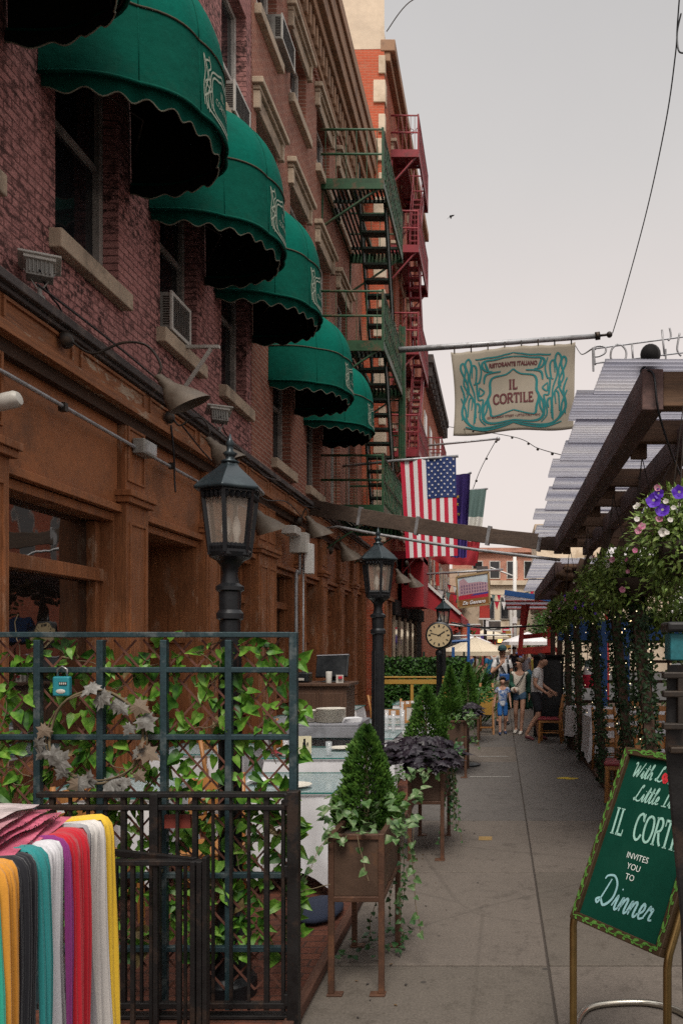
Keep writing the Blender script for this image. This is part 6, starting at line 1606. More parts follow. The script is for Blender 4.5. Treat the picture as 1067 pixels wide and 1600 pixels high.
m = MB(); script(m, 'Dinner', .105, .10, .128, .0092, fb, .18); m.build('dinner_lettering', M['chalkblue'], bo)
# ================================================================= dark street cabinet at the photo edge
Yk = 2.5
g = thing('street_cabinet', 'battered black street post with teal painted top at the photo edge', 'street post', (.60, Yk, 0))
def at(px, py): return P(px, py, Yk)
m = MB(); lean = [(1068, 1640), (1062, 1440), (1049, 1300), (1038, 1170), (1041, 1040)]
rows = []
for (px, py) in lean:
    a = at(px, py); rows.append([a, a+V(.22, -.02, 0), a+V(.24, .06, 0), a+V(.03, .07, 0)])
a = at(1068, 1640); rows.insert(0, [V(a.x, a.y, 0), V(a.x+.22, a.y-.02, 0), V(a.x+.24, a.y+.06, 0), V(a.x+.03, a.y+.07, 0)])
m.sheet(rows, 0, True); m.poly(rows[-1]); m.build('post', M['iron'], g, bev=.01)
m = MB(); a = at(1040, 1032); b = at(1040, 990); m.bb(a.x+.008, a.x+.26, Yk-.03, Yk+.06, a.z, b.z); m.build('teal_band', pm('worn_teal', (.012, .12, .14), .55, var=.5, scale=9, dirt=(.02, .03, .03), dirtamt=.8), g, bev=.004)
m = MB(); b2 = at(1036, 988); m.poly([b2+V(0, -.04, 0), b2+V(.28, -.04, .02), b2+V(.28, -.04, .05), b2+V(.03, -.04, .025)]); m.bb(b2.x+.004, b2.x+.3, Yk-.05, Yk+.07, b2.z, b2.z+.03); m.build('lid', M['iron'], g, bev=.008)
m = MB()
for py in (1056, 1085, 1135): q = at(1035, py); m.bb(q.x-.004, q.x+.06, Yk-.035, Yk+.0, q.z-.008, q.z+.012)
q0, q1 = at(1045, 1056), at(1045, 1135); m.bb(q0.x+.02, q0.x+.04, Yk-.034, Yk-.002, q1.z, q0.z); q = at(1040, 1170); m.bb(q.x+.005, q.x+.25, Yk-.045, Yk-.0, q.z-.01, q.z+.01); m.build('bracket', M['darkmetal'], g, bev=.004)
# black floodlight / speaker on beam corner
p = P(1016, 553, 5.5); g = thing('round_speaker', 'round black horn speaker on the front corner of the pergola', 'speaker', p)
m = MB(); m.lathe([(.02, -.12), (.055, -.10), (.065, -.02), (.068, .03), (.05, .035), (.01, .02)], p, 18, 0, Matrix.Rotation(-1.3, 3, 'X')@Matrix.Rotation(.2, 3, 'Y')); m.build('horn', M['blackint'], g, smooth=True, angle=40)
m = MB(); m.tube([p+V(.01, 0, -.05), p+V(.02, .02, -.13)], .014, 6); m.build('bracket', M['darkmetal'], g)
m = MB(); m.tube(smooth_pts([tuple(p+V(0, -.05, -.01)), tuple(p+V(-.03, -.06, -.08)), tuple(p+V(-.07, -.04, -.13)), tuple(p+V(-.0, -.1, -.16)), tuple(P(1028, 640, 5.4)), tuple(P(1046, 700, 5.6)), tuple(P(1064, 745, 6.0))], 5), .008, 5); m.build('cable', M['blackpaint'], g, smooth=True)
# wire lettering on the roof
g = thing('wire_sign', 'wire letters on two rods above the corrugated roof, seen from behind', 'sign', P(990, 545, 7.0))
YS = 7.0; w_ = lambda px, py: P(px, py, YS)
m = MB(); m.tube([w_(926, 545), w_(1075, 525)], .008, 5); m.tube([w_(926, 568), w_(1090, 548)], .008, 5); m.tube([w_(926, 543), w_(927, 580)], .010, 5); m.tube([w_(1040, 545), w_(1040, 590)], .008, 5); build_each(m, 'rod', M['galv'], g)
m = MB(); lt = [[(930, 570), (928, 545), (936, 540), (946, 543), (945, 551), (936, 556), (929, 557)], [(964, 538), (972, 540), (978, 549), (977, 560), (970, 566), (960, 566), (954, 558), (956, 545), (964, 538)], [(987, 536), (989, 563)], [(1034, 515), (1038, 556)], [(1046, 512), (1048, 525), (1044, 532)], [(1062, 520), (1058, 545), (1064, 556)]]
for L in lt: m.tube([w_(a, b) for a, b in smooth_pts(L, 5)], .009, 5)
build_each(m, 'wire_letter', M['galv'], g, smooth=True)

# ================================================================= banner and flags
YB = 20.0
def bfn(px, py, dy=0): 
    v = P(px, py, YB); v.y += .05*math.sin(px*.045)+.035*math.sin(py*.06+px*.02)+dy; return v
g = thing('banner_pole', 'long grey flagpole reaching out over the street with a ball tip', 'pole', P(545, 551, 20.6))
a = V(XW, 20.7, P(545, 552, 20.7).z); b = P(946, 523, YB)
m = MB(); m.tube([a, P(700, 541.5, YB+.15), P(935, 524.5, YB)], [.075, .07, .06], 9); m.build('pole', M['galv'], g, smooth=True)
m = MB(); m.tube([P(930, 525, YB), P(937, 524, YB)], .10, 8); m.tube([P(937, 524, YB), P(950, 522.5, YB)], .03, 6); m.ball(P(952, 522.5, YB), .075, 10, 8); m.build('ball_tip', M['darkmetal'], g, smooth=True)
bn = thing('hanging_banner', 'beige cloth banner with teal scrollwork and a restaurant name hanging over the street', 'banner', P(800, 600, YB))
TL_, TR_, BR_, BL_ = (704, 550), (899, 534), (896, 668), (708, 681)
def bpt(u, v, dy=0):       # u 0..1 left-right, v 0..1 bottom-top
    x = (TL_[0]*(1-u)+TR_[0]*u)*v+(BL_[0]*(1-u)+BR_[0]*u)*(1-v); y = (TL_[1]*(1-u)+TR_[1]*u)*v+(BL_[1]*(1-u)+BR_[1]*u)*(1-v)
    x += 4*math.sin(PI*v)*(1-u)**6; y += 1.6*v**6*abs(math.sin(u*PI*7))+1.5*(1-v)**8*math.sin(u*9)
    return bfn(x, y, dy)
m = MB(); m.sheet([[bpt(i/40, j/26) for j in range(27)] for i in range(41)]); bc = m.build('cloth', M['bannercloth'], bn, smooth=True, solid=.012, off=0)
fl = lambda x, y: bpt(x, y, -.016)
m = MB()
for q in range(8): u = .03+q*.134; m.tube([bpt(u, .99), P(704+(899-704)*u, 541-16*u*1.0, YB-.0)], .018, 5)
m.build('hanger', M['darkmetal'], bn)
m = MB(); S = lambda pts, w=.012: stroke(m, pts, lambda t: w*1.15*(.75+.6*math.sin(PI*t)), fl, n=5)
MIR = lambda L: [(1-a, b) for a, b in L]
for f in (lambda L: L, MIR):
    S(f([(.07, .18), (.08, .35), (.13, .55), (.07, .78), (.09, .86), (.11, .78), (.09, .6), (.17, .42), (.19, .2)]), .011)
    S(f([(.06, .6), (.09, .45), (.07, .25), (.16, .10), (.3, .07), (.5, .11)]), .014); S(f([(.06, .45), (.10, .3), (.12, .15), (.22, .06), (.36, .05)]), .012)
    S(f([(.11, .5), (.13, .7), (.11, .84), (.14, .9), (.16, .82), (.14, .66), (.18, .45), (.17, .12)]), .011)
    S(f([(.16, .68), (.17, .82), (.20, .78), (.19, .62), (.17, .6)]), .010); S(f([(.12, .22), (.13, .42), (.16, .44), (.15, .3)]), .010)
    S(f([(.22, .86), (.24, .74), (.22, .62), (.20, .60), (.21, .42), (.25, .40), (.22, .2), (.27, .1)]), .011); S(f([(.22, .56), (.26, .5), (.22, .46), (.22, .56)]), .010)
    S(f([(.18, .14), (.19, .36), (.22, .34), (.21, .26)]), .012); S(f([(.5, .74), (.44, .68), (.34, .66), (.31, .6), (.31, .48), (.29, .4), (.31, .28), (.32, .2), (.38, .2), (.5, .25)]), .014)
    S(f([(.40, .72), (.28, .7), (.26, .6)]), .013); S(f([(.29, .42), (.25, .3), (.26, .16), (.34, .11), (.5, .13)]), .016); S(f([(.28, .4), (.28, .28), (.24, .17)]), .010)
    S(f([(.5, .93), (.40, .90), (.22, .89), (.20, .90)]), .011); S(f([(.5, .885), (.36, .865), (.26, .85), (.25, .79), (.28, .74), (.33, .73)]), .013); S(f([(.27, .85), (.285, .78), (.30, .74)]), .012)
    S(f([(.10, .1), (.25, .045), (.4, .06), (.5, .10)]), .013)
m.build('scrollwork', M['teal'], bc)
m = MB(); asp = 1.0
fs = lambda x, y: fl(.5+x, y)
asc = 195/135
def f2(x, y): return fl(.5+x/asc, y)
serif(m, 'IL', 0, .50, .115, .85, .022, f2, True); serif(m, 'CORTILE', -.0, .335, .118, .80, .021, f2, True); text(m, 'RISTORANTE ITALIANO', f2, .066, 'CENTER', y0=.775, sx=.80, bold=.003)
m.build('name_lettering', M['maroon'], bc)
m = MB(); text(m, '125 MULBERRY STREET \u2022 LITTLE ITALY \u2022 NYC', f2, .034, 'CENTER', y0=.168, sx=.95, bold=.001); m.build('address_lettering', M['maroon'], bc)
# US flag, hung stripes down
YF = 19.3
FT = [(625, 718), (712, 713)]; FB = [(634, 872), (715, 868)]
def fpt(u, v, dy=0):       # v 0 top .. 1 bottom
    x = (FT[0][0]*(1-u)+FT[1][0]*u)*(1-v)+(FB[0][0]*(1-u)+FB[1][0]*u)*v; y = (FT[0][1]*(1-u)+FT[1][1]*u)*(1-v)+(FB[0][1]*(1-u)+FB[1][1]*u)*v
    q = P(x, y, YF); q.y += .06*math.sin(u*5+v*2.2)*v+.03*math.sin(u*13+v*3)+dy; return q
uf = thing('striped_flag', 'red and white striped national flag with a starry blue canton hanging upright', 'flag', P(668, 716, YF))
m = MB(); m.sheet([[fpt(i/39, j/24) for j in range(25)] for i in range(40)], mf=lambda i, j: 0 if (i//3) % 2 == 0 else 1); m.build('stripes', [M['flagred'], M['flagwhite']], uf, smooth=True)
m = MB(); m.sheet([[fpt(.462+.538*i/16, .41*j/12, -.012) for j in range(13)] for i in range(17)]); cn = m.build('canton', M['flagblue'], uf, smooth=True)
m = MB()
for r_ in range(11):
    for c_ in range(9):
        if (r_+c_) % 2: continue
        cu, cv = .462+.538*(c_+.75)/9.5, .41*(r_+.8)/11.6; pts = []
        for q in range(10):
            a = q*PI/5; rr_ = .024 if q % 2 == 0 else .0095; pts.append(fpt(cu+rr_*math.sin(a), cv-rr_*math.cos(a)*.56, -.03))
        ctr = fpt(cu, cv, -.03); m.add([ctr]+pts, [(0, 1+q, 1+(q+1) % 10) for q in range(10)])
m.build('stars', M['flagwhite'], cn)
m = MB(); m.tube([V(XW, 20.2, 6.2), P(620, 719.5, YF), P(716, 712.5, YF)], .035, 7); tag(m.build('flagpole', M['galv'], smooth=True), 'short pole carrying the striped flag', 'pole')
def drape(name, label, top, bot, Y, mats, mf, waves, drop=None):
    g = thing(name, label, 'flag', P(top[0][0], top[0][1], Y)); nu, nv = 24, 24
    def f(u, v, dy=0):
        x = (top[0][0]*(1-u)+top[1][0]*u)*(1-v)+(bot[0][0]*(1-u)+bot[1][0]*u)*v; y = (top[0][1]*(1-u)+top[1][1]*u)*(1-v)+(bot[0][1]*(1-u)+bot[1][1]*u)*v
        q = P(x, y, Y); q.y += .10*math.sin(u*waves+v*2)*min(1, .2+v)+dy; return q
    m = MB(); m.sheet([[f(i/nu, j/nv) for j in range(nv+1)] for i in range(nu+1)], mf=lambda i, j: mf(i/nu, j/nv)); m.build('cloth', mats, g, smooth=True); return g, f
g, f = drape('starred_flag', 'violet blue flag with a ring of yellow stars behind the striped flag', [(700, 743), (735, 739)], [(704, 871), (729, 872)], 21.5, [M['eublue']], lambda u, v: 0, 16)
m = MB()
for (u, v) in ((.42, .36), (.48, .48), (.44, .62), (.46, .72), (.44, .27)):
    pts = []
    for q in range(10):
        a = q*PI/5; rr_ = (.10, .045)[q % 2]; pts.append(f(u+rr_*math.sin(a), v-rr_*math.cos(a)*.26, -.06))
    m.add([f(u, v, -.07)]+pts, [(0, 1+q, 1+(q+1) % 10) for q in range(10)])
m.build('stars', M['euyellow'], g)
drape('tricolor_flag', 'faded green, white and red flag draped behind the other flags', [(729, 766), (760, 764)], [(718, 878), (746, 880)], 24.5, [M['itgreen'], M['itwhite'], M['itred']], lambda u, v: 0 if v < .36 else (1 if v < .67 else 2), 14)
drape('tricolor_flag', 'gathered red end of the tricolour flag bundled beneath the striped flag', [(672, 872), (745, 852)], [(690, 882), (742, 884)], 24.2, [M['itred']], lambda u, v: 0, 12)
m = MB(); m.tube([V(XO, 22.2, 5.6)+V(0, .9, 0), P(736, 738.5, 21.5)], .03, 6); tag(m.build('flagpole', M['galv'], smooth=True), 'pole carrying the violet starred flag', 'pole')
m = MB(); m.tube([V(XO, 25.4, 6.4), P(762, 763.5, 24.5)], .03, 6); tag(m.build('flagpole', M['galv'], smooth=True), 'pole carrying the faded tricolour flag', 'pole')
m = MB(); a = P(690, 688, 30); m.tube([V(XO, 30.6, a.z-.1), P(776, 685.5, 30)], .04, 6); m.ball(P(778, 685.5, 30), .08, 8, 6); tag(m.build('flagpole', M['galv'], smooth=True), 'empty far flagpole just under the banner', 'pole')

# ================================================================= wires, bird
def wire(label, pts, r_, bulbs=None):
    g = thing('overhead_wire', label, 'wire', pts[0]); m = MB(); sp = smooth_pts([tuple(p) for p in pts], 8); m.tube(sp, r_, 5); m.build('strand', M['blackpaint'], g, smooth=True)
    if bulbs:
        m = MB()
        for i in range(0, len(sp), bulbs): m.ball(V(*sp[i])-V(0, 0, r_*3), r_*3.5, 6, 5)
        m.build('bulbs', M['darkmetal'], g)
wire('kinked wire dropping from the top corner to the tip of the banner pole', [P(1064, -40, 12), P(1058, 40, 12.4), P(1055, 85, 12.8), P(1040, 190, 13.8), P(1010, 330, 16), P(975, 460, 18.5), P(957, 520, 20)], .012)
wire('loop of slack cable round the top of the kinked wire', [P(1064, 20, 12), P(1058, 50, 12.05), P(1060, 78, 12), P(1070, 82, 12)], .013)
wire('thin wire touching the top edge of the cream stucco', [V(XO, 23.5, 19.2), P(640, 2, 22), P(700, -20, 20)], .014)
wire('string of small bulbs swooping from the banner to the corrugated roof', [P(690, 665, 21), P(800, 682, 18), P(840, 700, 16), P(882, 712, 14)], .008, 4)
wire('faint bulb string slanting down behind the flags', [P(775, 688, 30), P(750, 735, 31), P(730, 790, 32)], .014, 5)
wire('short cord from the banner corner to the wire letters', [P(899, 540, 20), P(908, 553, 16), P(925, 545, 9), P(930, 545, 7.1)], .010)
wire('white cord strung across the street below the hanging sign', [P(704, 973, 20), P(760, 981, 20), P(860, 977, 19)], .022)
bd = P(704, 338, 60)
g = MB(); g.ball(bd, (.09, .2, .07), 8, 6)
for s in (-1, 1): g.add([bd+V(0, -.1, .05), bd+V(s*.14, -.05, .11*s), bd+V(s*.30, .08, .17*s), bd+V(s*.12, .1, .04)], [(0, 1, 2, 3)])
g.add([bd+V(0, .15, 0), bd+V(-.05, .3, 0), bd+V(.05, .3, 0)], [(0, 1, 2)])
tag(g.build('bird', M['screen'], smooth=True), 'tiny dark bird gliding in the pale sky', 'bird')
# ================================================================= next restaurant front (red) and far street
g = thing('dark_shopfront', 'restaurant front painted black for its shaded recess, thin pale posts under the red box awning', 'shopfront', (XO, 28, 0))
m = MB(); m.bb(-4.2, XO-.002, 24.35, 34, .03, 3.2); m.bb(XO-.001, XO+.12, 24.6, 33.9, 2.75, 3.2); m.build('wall', M['blackint'], g)  # solid wall, its near-black colour paints the shade of the open recess
m = MB()
for yy in (24.8, 26.2, 27.8, 29.5, 31.2): m.bb(XO, XO+.07, yy, yy+.09, .03, 2.74)
build_each(m, 'post', M['stone'], g)
for yy in (25.0, 26.5, 28.2, 29.8): m = MB(); m.bb(XO+.001, XO+.02, yy, yy+1.0, .5, 2.6); m.build('shop_window', M['glass'], g)
m = MB(); m.bb(XO-.8, XO+.012, 23.03, 24.34, .03, 3.2)
for yy in (23.05, 23.95): m.bb(XO+.012, XO+.05, yy, yy+.34, .04, 3.1)
m.bb(XO+.012, XO+.12, 23.03, 24.34, 3.1, 3.2); m.build('timber_return', M['wood'], g, bev=.006)
g = thing('red_box_awning', 'square fronted red canvas awning sheltering a dark shopfront', 'awning', (-2.8, 26, 3.0))
m = MB(); m.bb(XO+.13, -2.36, 25.9, 27.6, 3.02, 4.7); m.build('canopy', M['awnred'], g, bev=.02)
m = MB(); m.bb(-2.95, -2.85, 25.86, 25.9, 3.7, 4.75); m.build('edge_strip', M['blackint'], g)
g = thing('red_slope_awning', 'long sloping red awning with a white front bar past the box awning', 'awning', (-2.4, 30, 3.0))
m = MB(); y0, y1 = 28.2, 35
m.poly([(XO+.05, y0, 4.5), (XO+.05, y1, 4.5), (-1.3, y1, 2.85), (-1.3, y0, 2.85)]); m.poly([(XO+.05, y0, 4.5), (-1.3, y0, 2.85), (-1.3, y0, 2.6), (XO+.05, y0, 3.4)]); m.poly([(-1.3, y0, 2.85), (-1.3, y1, 2.85), (-1.3, y1, 2.6), (-1.3, y0, 2.6)])
m.build('canopy', M['awnred'], g, solid=.02)
m = MB(); m.beam((XO+.1, y0-.05, 4.48), (-1.3, y0-.05, 2.88), .07, .09); m.build('front_bar', M['whitepaint'], g)
m = MB(); m.beam((-2.2, 29, 5.8), (-2.15, 29, 3.9), .12, .12); m.beam((-3.2, 29, 5.0), (-1.6, 29.1, 5.0), .08, .08); build_each(m, 'support', M['redpaint'], g)
g = thing('white_siding', 'pale painted wall panel above the sloping red awning', 'wall', (-3.0, 30, 4.5))
m = MB(); m.bb(XO+.01, XO+.3, 28.0, 33.5, 4.55, 5.6); m.build('panel', M['stone'], g)
# hanging sign with a plain arched ruin picture
YG2 = 27.0; gs = thing('hanging_sign', 'hanging restaurant sign with a painted arched ruin and white script', 'sign', P(738, 895, YG2))
a, b, c_, d_ = P(713, 902, YG2), P(763, 894, YG2), P(765, 944, YG2), P(716, 950, YG2)
sf_ = lambda u, v, dy=-.03: (a.lerp(b, u)).lerp(d_.lerp(c_, u), 1-v)+V(0, dy, 0)
m = MB(); q = [sf_(u, v, 0) for u, v in ((0, 0), (1, 0), (1, 1), (0, 1))]; m.poly(q); m.poly([p+V(0, .04, 0) for p in q][::-1])
m.build('panel', pm('sign_sky', (.42, .48, .52), .6, var=.2), gs)
m = MB(); m.poly([sf_(u, v, -.01) for u, v in ((0, 0), (1, 0), (1, .24), (0, .24))]); m.build('name_band', pm('sign_brown', (.22, .09, .02), .6), gs)
m = MB(); m.poly([sf_(u, v, -.01) for u, v in ((0, .24), (1, .24), (1, .40), (.7, .38), (.4, .42), (0, .36))], 0); m.poly([sf_(u, v, -.012) for u, v in ((.4, .33), (.6, .42), (1, .44), (1, .34))], 1)
m.poly([sf_(u, v, -.014) for u, v in ((.05, .38), (.95, .40), (.97, .68), (.75, .74), (.35, .76), (.22, .92), (.08, .86))], 2); 
for r_ in range(3):
    for q in range(10):
        u = .12+q*.083; v = .44+r_*.10; m.poly([sf_(uu, vv, -.018) for uu, vv in ((u, v), (u+.042, v), (u+.042, v+.05), (u+.021, v+.072), (u, v+.05))], 3)
m.build('painted_picture', [M['flagred'], M['eublue'], pm('ruin_mauve', (.38, .24, .28), .7, scale=9), pm('ruin_shade', (.16, .09, .16), .7)], gs)
m = MB(); text(m, 'Da Gennaro', lambda x, y: sf_(.5+x, .075+y*1.0), .155, 'CENTER', shear=.35, sx=.92, bold=.006); m.build('script_name', M['flagwhite'], gs)
m = MB()
for p, q in ((0, 1), (1, 2), (2, 3), (3, 0)): pts = [sf_(0, 0, 0), sf_(1, 0, 0), sf_(1, 1, 0), sf_(0, 1, 0)]; m.beam(pts[p], pts[q], .06, .06)
m.build('frame', pm('dull_gilt', (.28, .19, .09), .6), gs)
m = MB(); m.tube([P(700, 897, YG2)+V(-.7, 0, 0), P(786, 890, YG2)], .04, 6); m.tube([P(716, 896, YG2), P(716, 902, YG2)], .02, 5); m.tube([P(762, 892, YG2), P(762, 896, YG2)], .02, 5); tag(m.build('sign_bracket', M['galv'], smooth=True), 'bracket pole above the hanging arched ruin sign', 'pole')
# umbrella
uc = P(742, 1003, 23); g = thing('patio_umbrella', 'cream patio umbrella spread low over the far terrace', 'umbrella', (uc.x, 23, 0))
m = MB(); n = 8; ap = V(uc.x, 23, 2.06); rim = [V(uc.x+1.0*math.cos(q*PI/4+.2), 23+1.0*math.sin(q*PI/4+.2), 1.66) for q in range(n)]
for q in range(n): m.add([ap, rim[q], rim[(q+1) % n]], [(0, 1, 2)]); m.add([rim[q], rim[(q+1) % n], rim[(q+1) % n]-V(0, 0, .1), rim[q]-V(0, 0, .1)], [(0, 1, 2, 3)], 1)
m.build('canopy', [M['umbrella'], M['umbrella']], g, solid=.01)
m = MB(); m.tube([V(uc.x, 23, 0), V(uc.x, 23, 2.1)], .03, 8); m.build('pole', M['oak'], g); m = MB()
for q in range(n): m.tube([ap-V(0, 0, .05), rim[q]-V(0, 0, .01)], .012, 4)
m.build('rib', M['oak'], g)
for (px, py, Y, rr_, hh, mt, lb) in ((722, 1000, 31, 1.1, 2.35, 'flagwhite', 'second pale umbrella crowding behind the cream one'), (824, 1010, 38, 1.2, 2.4, 'flagwhite', 'white umbrella beyond the red pergola on the road side'), (760, 1002, 47, 1.3, 2.7, 'umbrella', 'far off cream umbrella at the end of the terraces')):
    x = (px-CX)/FPX*Y; g = thing('patio_umbrella', lb, 'umbrella', (x, Y, 0)); ap = V(x, Y, hh); rim = [V(x+rr_*math.cos(q*PI/4), Y+rr_*math.sin(q*PI/4), hh-.45) for q in range(8)]
    m = MB()
    for q in range(8): m.add([ap, rim[q], rim[(q+1) % 8]], [(0, 1, 2)]); m.add([rim[q], rim[(q+1) % 8], rim[(q+1) % 8]-V(0, 0, .14), rim[q]-V(0, 0, .14)], [(0, 1, 2, 3)])
    m.build('canopy', M[mt], g, solid=.01); m = MB(); m.tube([V(x, Y, 0), V(x, Y, hh)], .03, 6); m.build('pole', M['oak'], g)
for n_, (xa, xb, Y, z) in enumerate(((-3.3, 3.4, 40, 4.6), (-3.3, 3.6, 52, 5.6))):
    g = thing('bunting', ('string of red, white and green pennants across the far street', 'higher string of pennants near the crossing')[n_], 'bunting', (0, Y, z)); sag = lambda t: V(xa+(xb-xa)*t, Y, z-.7*math.sin(PI*t))
    m = MB(); m.tube([sag(i/16) for i in range(17)], .015, 4); m.build('cord', M['blackpaint'], g)
    m = MB()
    for i in range(20):
        a, b = sag((i+.15)/20), sag((i+.85)/20); m.add([a, b, (a+b)/2-V(0, .0, .42), (a+b)/2+V(0, .03, -.2)], [(0, 1, 2), (0, 2, 3), (1, 3, 2)], i % 3)
    m.build('pennants', [M['flagred'], M['flagwhite'], M['itgreen']], g)
# blue frame of the next terrace
g = thing('terrace_fence', 'thin blue posts with white rails bordering the next terrace', 'fence', (-.75, 20.5, 0))
m = MB()
for px in (732, 708): p = P(px, 980, 20.5); m.bb(p.x-.035, p.x+.035, 20.47, 20.53, 0, 2.38 if px > 720 else 1.8)
m.tube([P(706, 1003, 20.5), P(732, 1001, 20.5)], .04, 6); build_each(m, 'post', M['bluepaint'], g)
m = MB(); m.tube([P(700, 976, 20.55), P(770, 983, 20.6), P(815, 978, 20.6)], .022, 5); m.tube([P(702, 994, 20.55), P(800, 992, 20.6)], .02, 5); build_each(m, 'rail', M['whitepaint'], g)
# pedestrian signal
g = thing('pedestrian_signal', 'yellow cased pedestrian signal showing a lit orange hand', 'traffic signal', P(783, 998, 50))
c = P(782, 998, 50); m = MB(); m.bb(c.x-.32, c.x+.32, 50, 50.4, c.z-.36, c.z+.36); m.build('case', pm('signal_dark', (.05, .035, .015), .5), g, bev=.03)
m = MB(); m.bb(c.x+.30, c.x+.62, 50.1, 50.4, c.z-.6, c.z+.45); m.build('side_case', M['yellow'], g)
m = MB(); f = plane_fn(c+V(-.04, -.02, 0), (1, 0, 0), (0, 0, 1))
stroke(m, [(-.02, -.24), (0, -.02)], .24, f, n=0)
for q in range(4): stroke(m, [(-.09+q*.06, -.04), (-.10+q*.068, .22-.03*abs(q-1.5))], .045, f, n=0)
stroke(m, [(.07, -.16), (.17, .02)], .05, f, n=0); m.build('hand_symbol', M['hand'], g)
m = MB(); m.tube([V(c.x+.62, 50.3, 0), V(c.x+.62, 50.3, 4.6)], .10, 8); m.build('pole', M['whitepaint'], g)
# street furniture and signs at the crossing
g = thing('traffic_pole', 'tall pale steel pole standing at the crossing', 'pole', P(805, 1000, 55))
m = MB(); x = P(804, 1000, 55).x; m.tube([V(x, 55, 0), V(x, 55, 7.6)], [.17, .12], 10); m.tube([V(x, 55, 6.3), V(x-1.6, 55, 6.9)], .06, 6); m.build('shaft', M['whitepaint'], g, smooth=True)
m = MB(); m.bb(x-.16, x+.16, 54.8, 54.85, 3.2, 3.6); m.build('notice', M['flagwhite'], g)
g = thing('shop_sign', 'small red sign plate on the crossing pole', 'sign', P(793, 985, 54)); m = MB(); c = P(793, 985, 54); m.bb(c.x-.35, c.x+.35, 54, 54.05, c.z-.2, c.z+.2); m.build('plate', M['flagred'], g); m = MB(); m.bb(c.x-.28, c.x+.28, 53.98, 53.999, c.z-.03, c.z+.06); m.build('lettering_bar', M['flagwhite'], g)
for i, (px, py, Y, w_, h_, mt, lb) in enumerate(((757, 955, 34, 16, 22, 'redwall', 'upright dark red shop sign below the hanging picture sign'), (741, 986, 36, 18, 18, 'awnred', 'low red shop sign among the far left shopfronts'),
    (759, 976, 38, 9, 14, 'flagwhite', 'small white panel sign in the middle of the far street'), (771, 978, 44, 22, 14, 'tar', 'dark banner sign over the far shopfronts'), (749, 1000, 42, 13, 16, 'eublue', 'violet poster board by the cream umbrella'),
    (768, 1003, 46, 12, 16, 'redwall', 'red shop panel beside the pedestrian signal'), (725, 988, 30, 12, 18, 'orange', 'orange and cream poster in front of the far left shops'))):
    c = P(px, py, Y); m = MB(); ww, hh = w_/FPX*Y/2, h_/FPX*Y/2; m.bb(c.x-ww, c.x+ww, Y, Y+.12, c.z-hh, c.z+hh)
    g = thing('street_sign', lb, 'sign', c); m.build('panel', M[mt], g, bev=.02)
    m = MB(); m.tube([V(c.x, Y+.2, 0), V(c.x, Y+.2, c.z)], .05, 6); m.build('pole', M['darkmetal'], g)
    m = MB(); m.bb(c.x-ww-.03, c.x+ww+.03, Y-.02, Y+.1, c.z+hh, c.z+hh+.06); m.bb(c.x-ww-.03, c.x+ww+.03, Y-.02, Y+.1, c.z-hh-.06, c.z-hh); m.build('frame', M['whitepaint'], g)
far_house('pale_shopfront', 'low pale shopfront row closing the right of the crossing', 3.2, 58, 75, 5.2, M['cream'], M['stone'], 1, 5, xb=12)
far_house('low_shop_row', 'low dark red shop row between the row houses and the crossing', -3.0, 60.5, 66, 5.6, M['redwall'], M['tar'], 1, 3, xb=-10)
# far greenery
def tree(label, c, h, r_, n, mat='hedge'):
    c = V(*c); g = thing('street_tree', label, 'tree', c); m = MB(); m.tube([c, c+V(.05, 0, h*.5), c+V(0, .1, h*.8)], [.09, .07, .03], 7)
    for q in range(5): a = q*1.3; m.tube([c+V(.03, 0, h*.45), c+V(r_*.6*math.cos(a), r_*.6*math.sin(a), h*.75)], [.04, .012], 5)
    m.build('trunk', M['twig'], g); m = MB()
    for _ in range(9):
        v = V(rnd.gauss(0, .6), rnd.gauss(0, .6), rnd.gauss(0, .45)); ground_leaf(m, c+V(v.x*r_, v.y*r_, h*.8+v.z*r_), (r_*.5, r_*.5, r_*.4), n//9, .22)
    m.build('crown', M[mat], g); return g
tree('leafy green street tree behind the red pergola', (2.6, 44, 0), 3.4, 1.5, 900)
tree('small green street tree past the cream umbrella', (-1.7, 33, 0), 2.3, .8, 500)
spiky('bush of mixed green leaves beside the hedge panel end', (-.62, 18.6, 0), .5, 1.45, 420, M['hedge'], .05)
spiky('bush spilling over the rail under the cream umbrella', (-1.0, 21.5, 0), .7, 1.6, 420, M['hedge'], .06)
# sidewalk marks
m = MB(); stroke(m, [(-.14, 0), (-.02, .02), (.05, -.015), (.17, .01)], lambda t: .10*math.sin(PI*t)+.03, lambda x, y: V(.94+x, 11.65+y*1.4, .004)); tag(m.build('paint_mark', pm('yellow_spray', (.42, .30, .03), .9)), 'yellow spray paint mark on the pavement joint', 'paint mark')
m = MB(); stroke(m, [(-.25, 0), (.0, .01), (.25, .0)], .06, lambda x, y: V(-.10+x, 13.9+y, .004)); tag(m.build('paint_mark', pm('faded_white_paint', (.27, .26, .24), .9, var=.4, scale=25)), 'white painted dash across the grey paving beyond the third planter', 'paint mark')
m = MB(); stroke(m, [(-.3, 0), (.0, .01), (.28, .0)], .05, lambda x, y: V(-.12+x, 11.78+y, .004)); tag(m.build('paint_mark', pm('faded_white_paint', (.27, .26, .24), .9, var=.4, scale=25)), 'faint white dash on the paving beside the third planter', 'paint mark')
m = MB(); m.bb(-.20, -.07, 8.0, 8.14, .001, .006); tag(m.build('cover_plate', pm('ochre_plate', (.22, .14, .05), .8)), 'small square metal cover set in the pavement', 'cover')
m = MB()
for _ in range(45):
    p = V(rnd.uniform(-.98, .1), rnd.uniform(4.2, 8.5), .006); p.x = -.98+abs(rnd.gauss(0, .35)); s = rnd.uniform(.012, .03)
    a = rnd.uniform(0, 6.3); m.leaf(p, V(math.cos(a), math.sin(a), .1), V(0, 0, 1), s, s*.6, rnd.randrange(2))
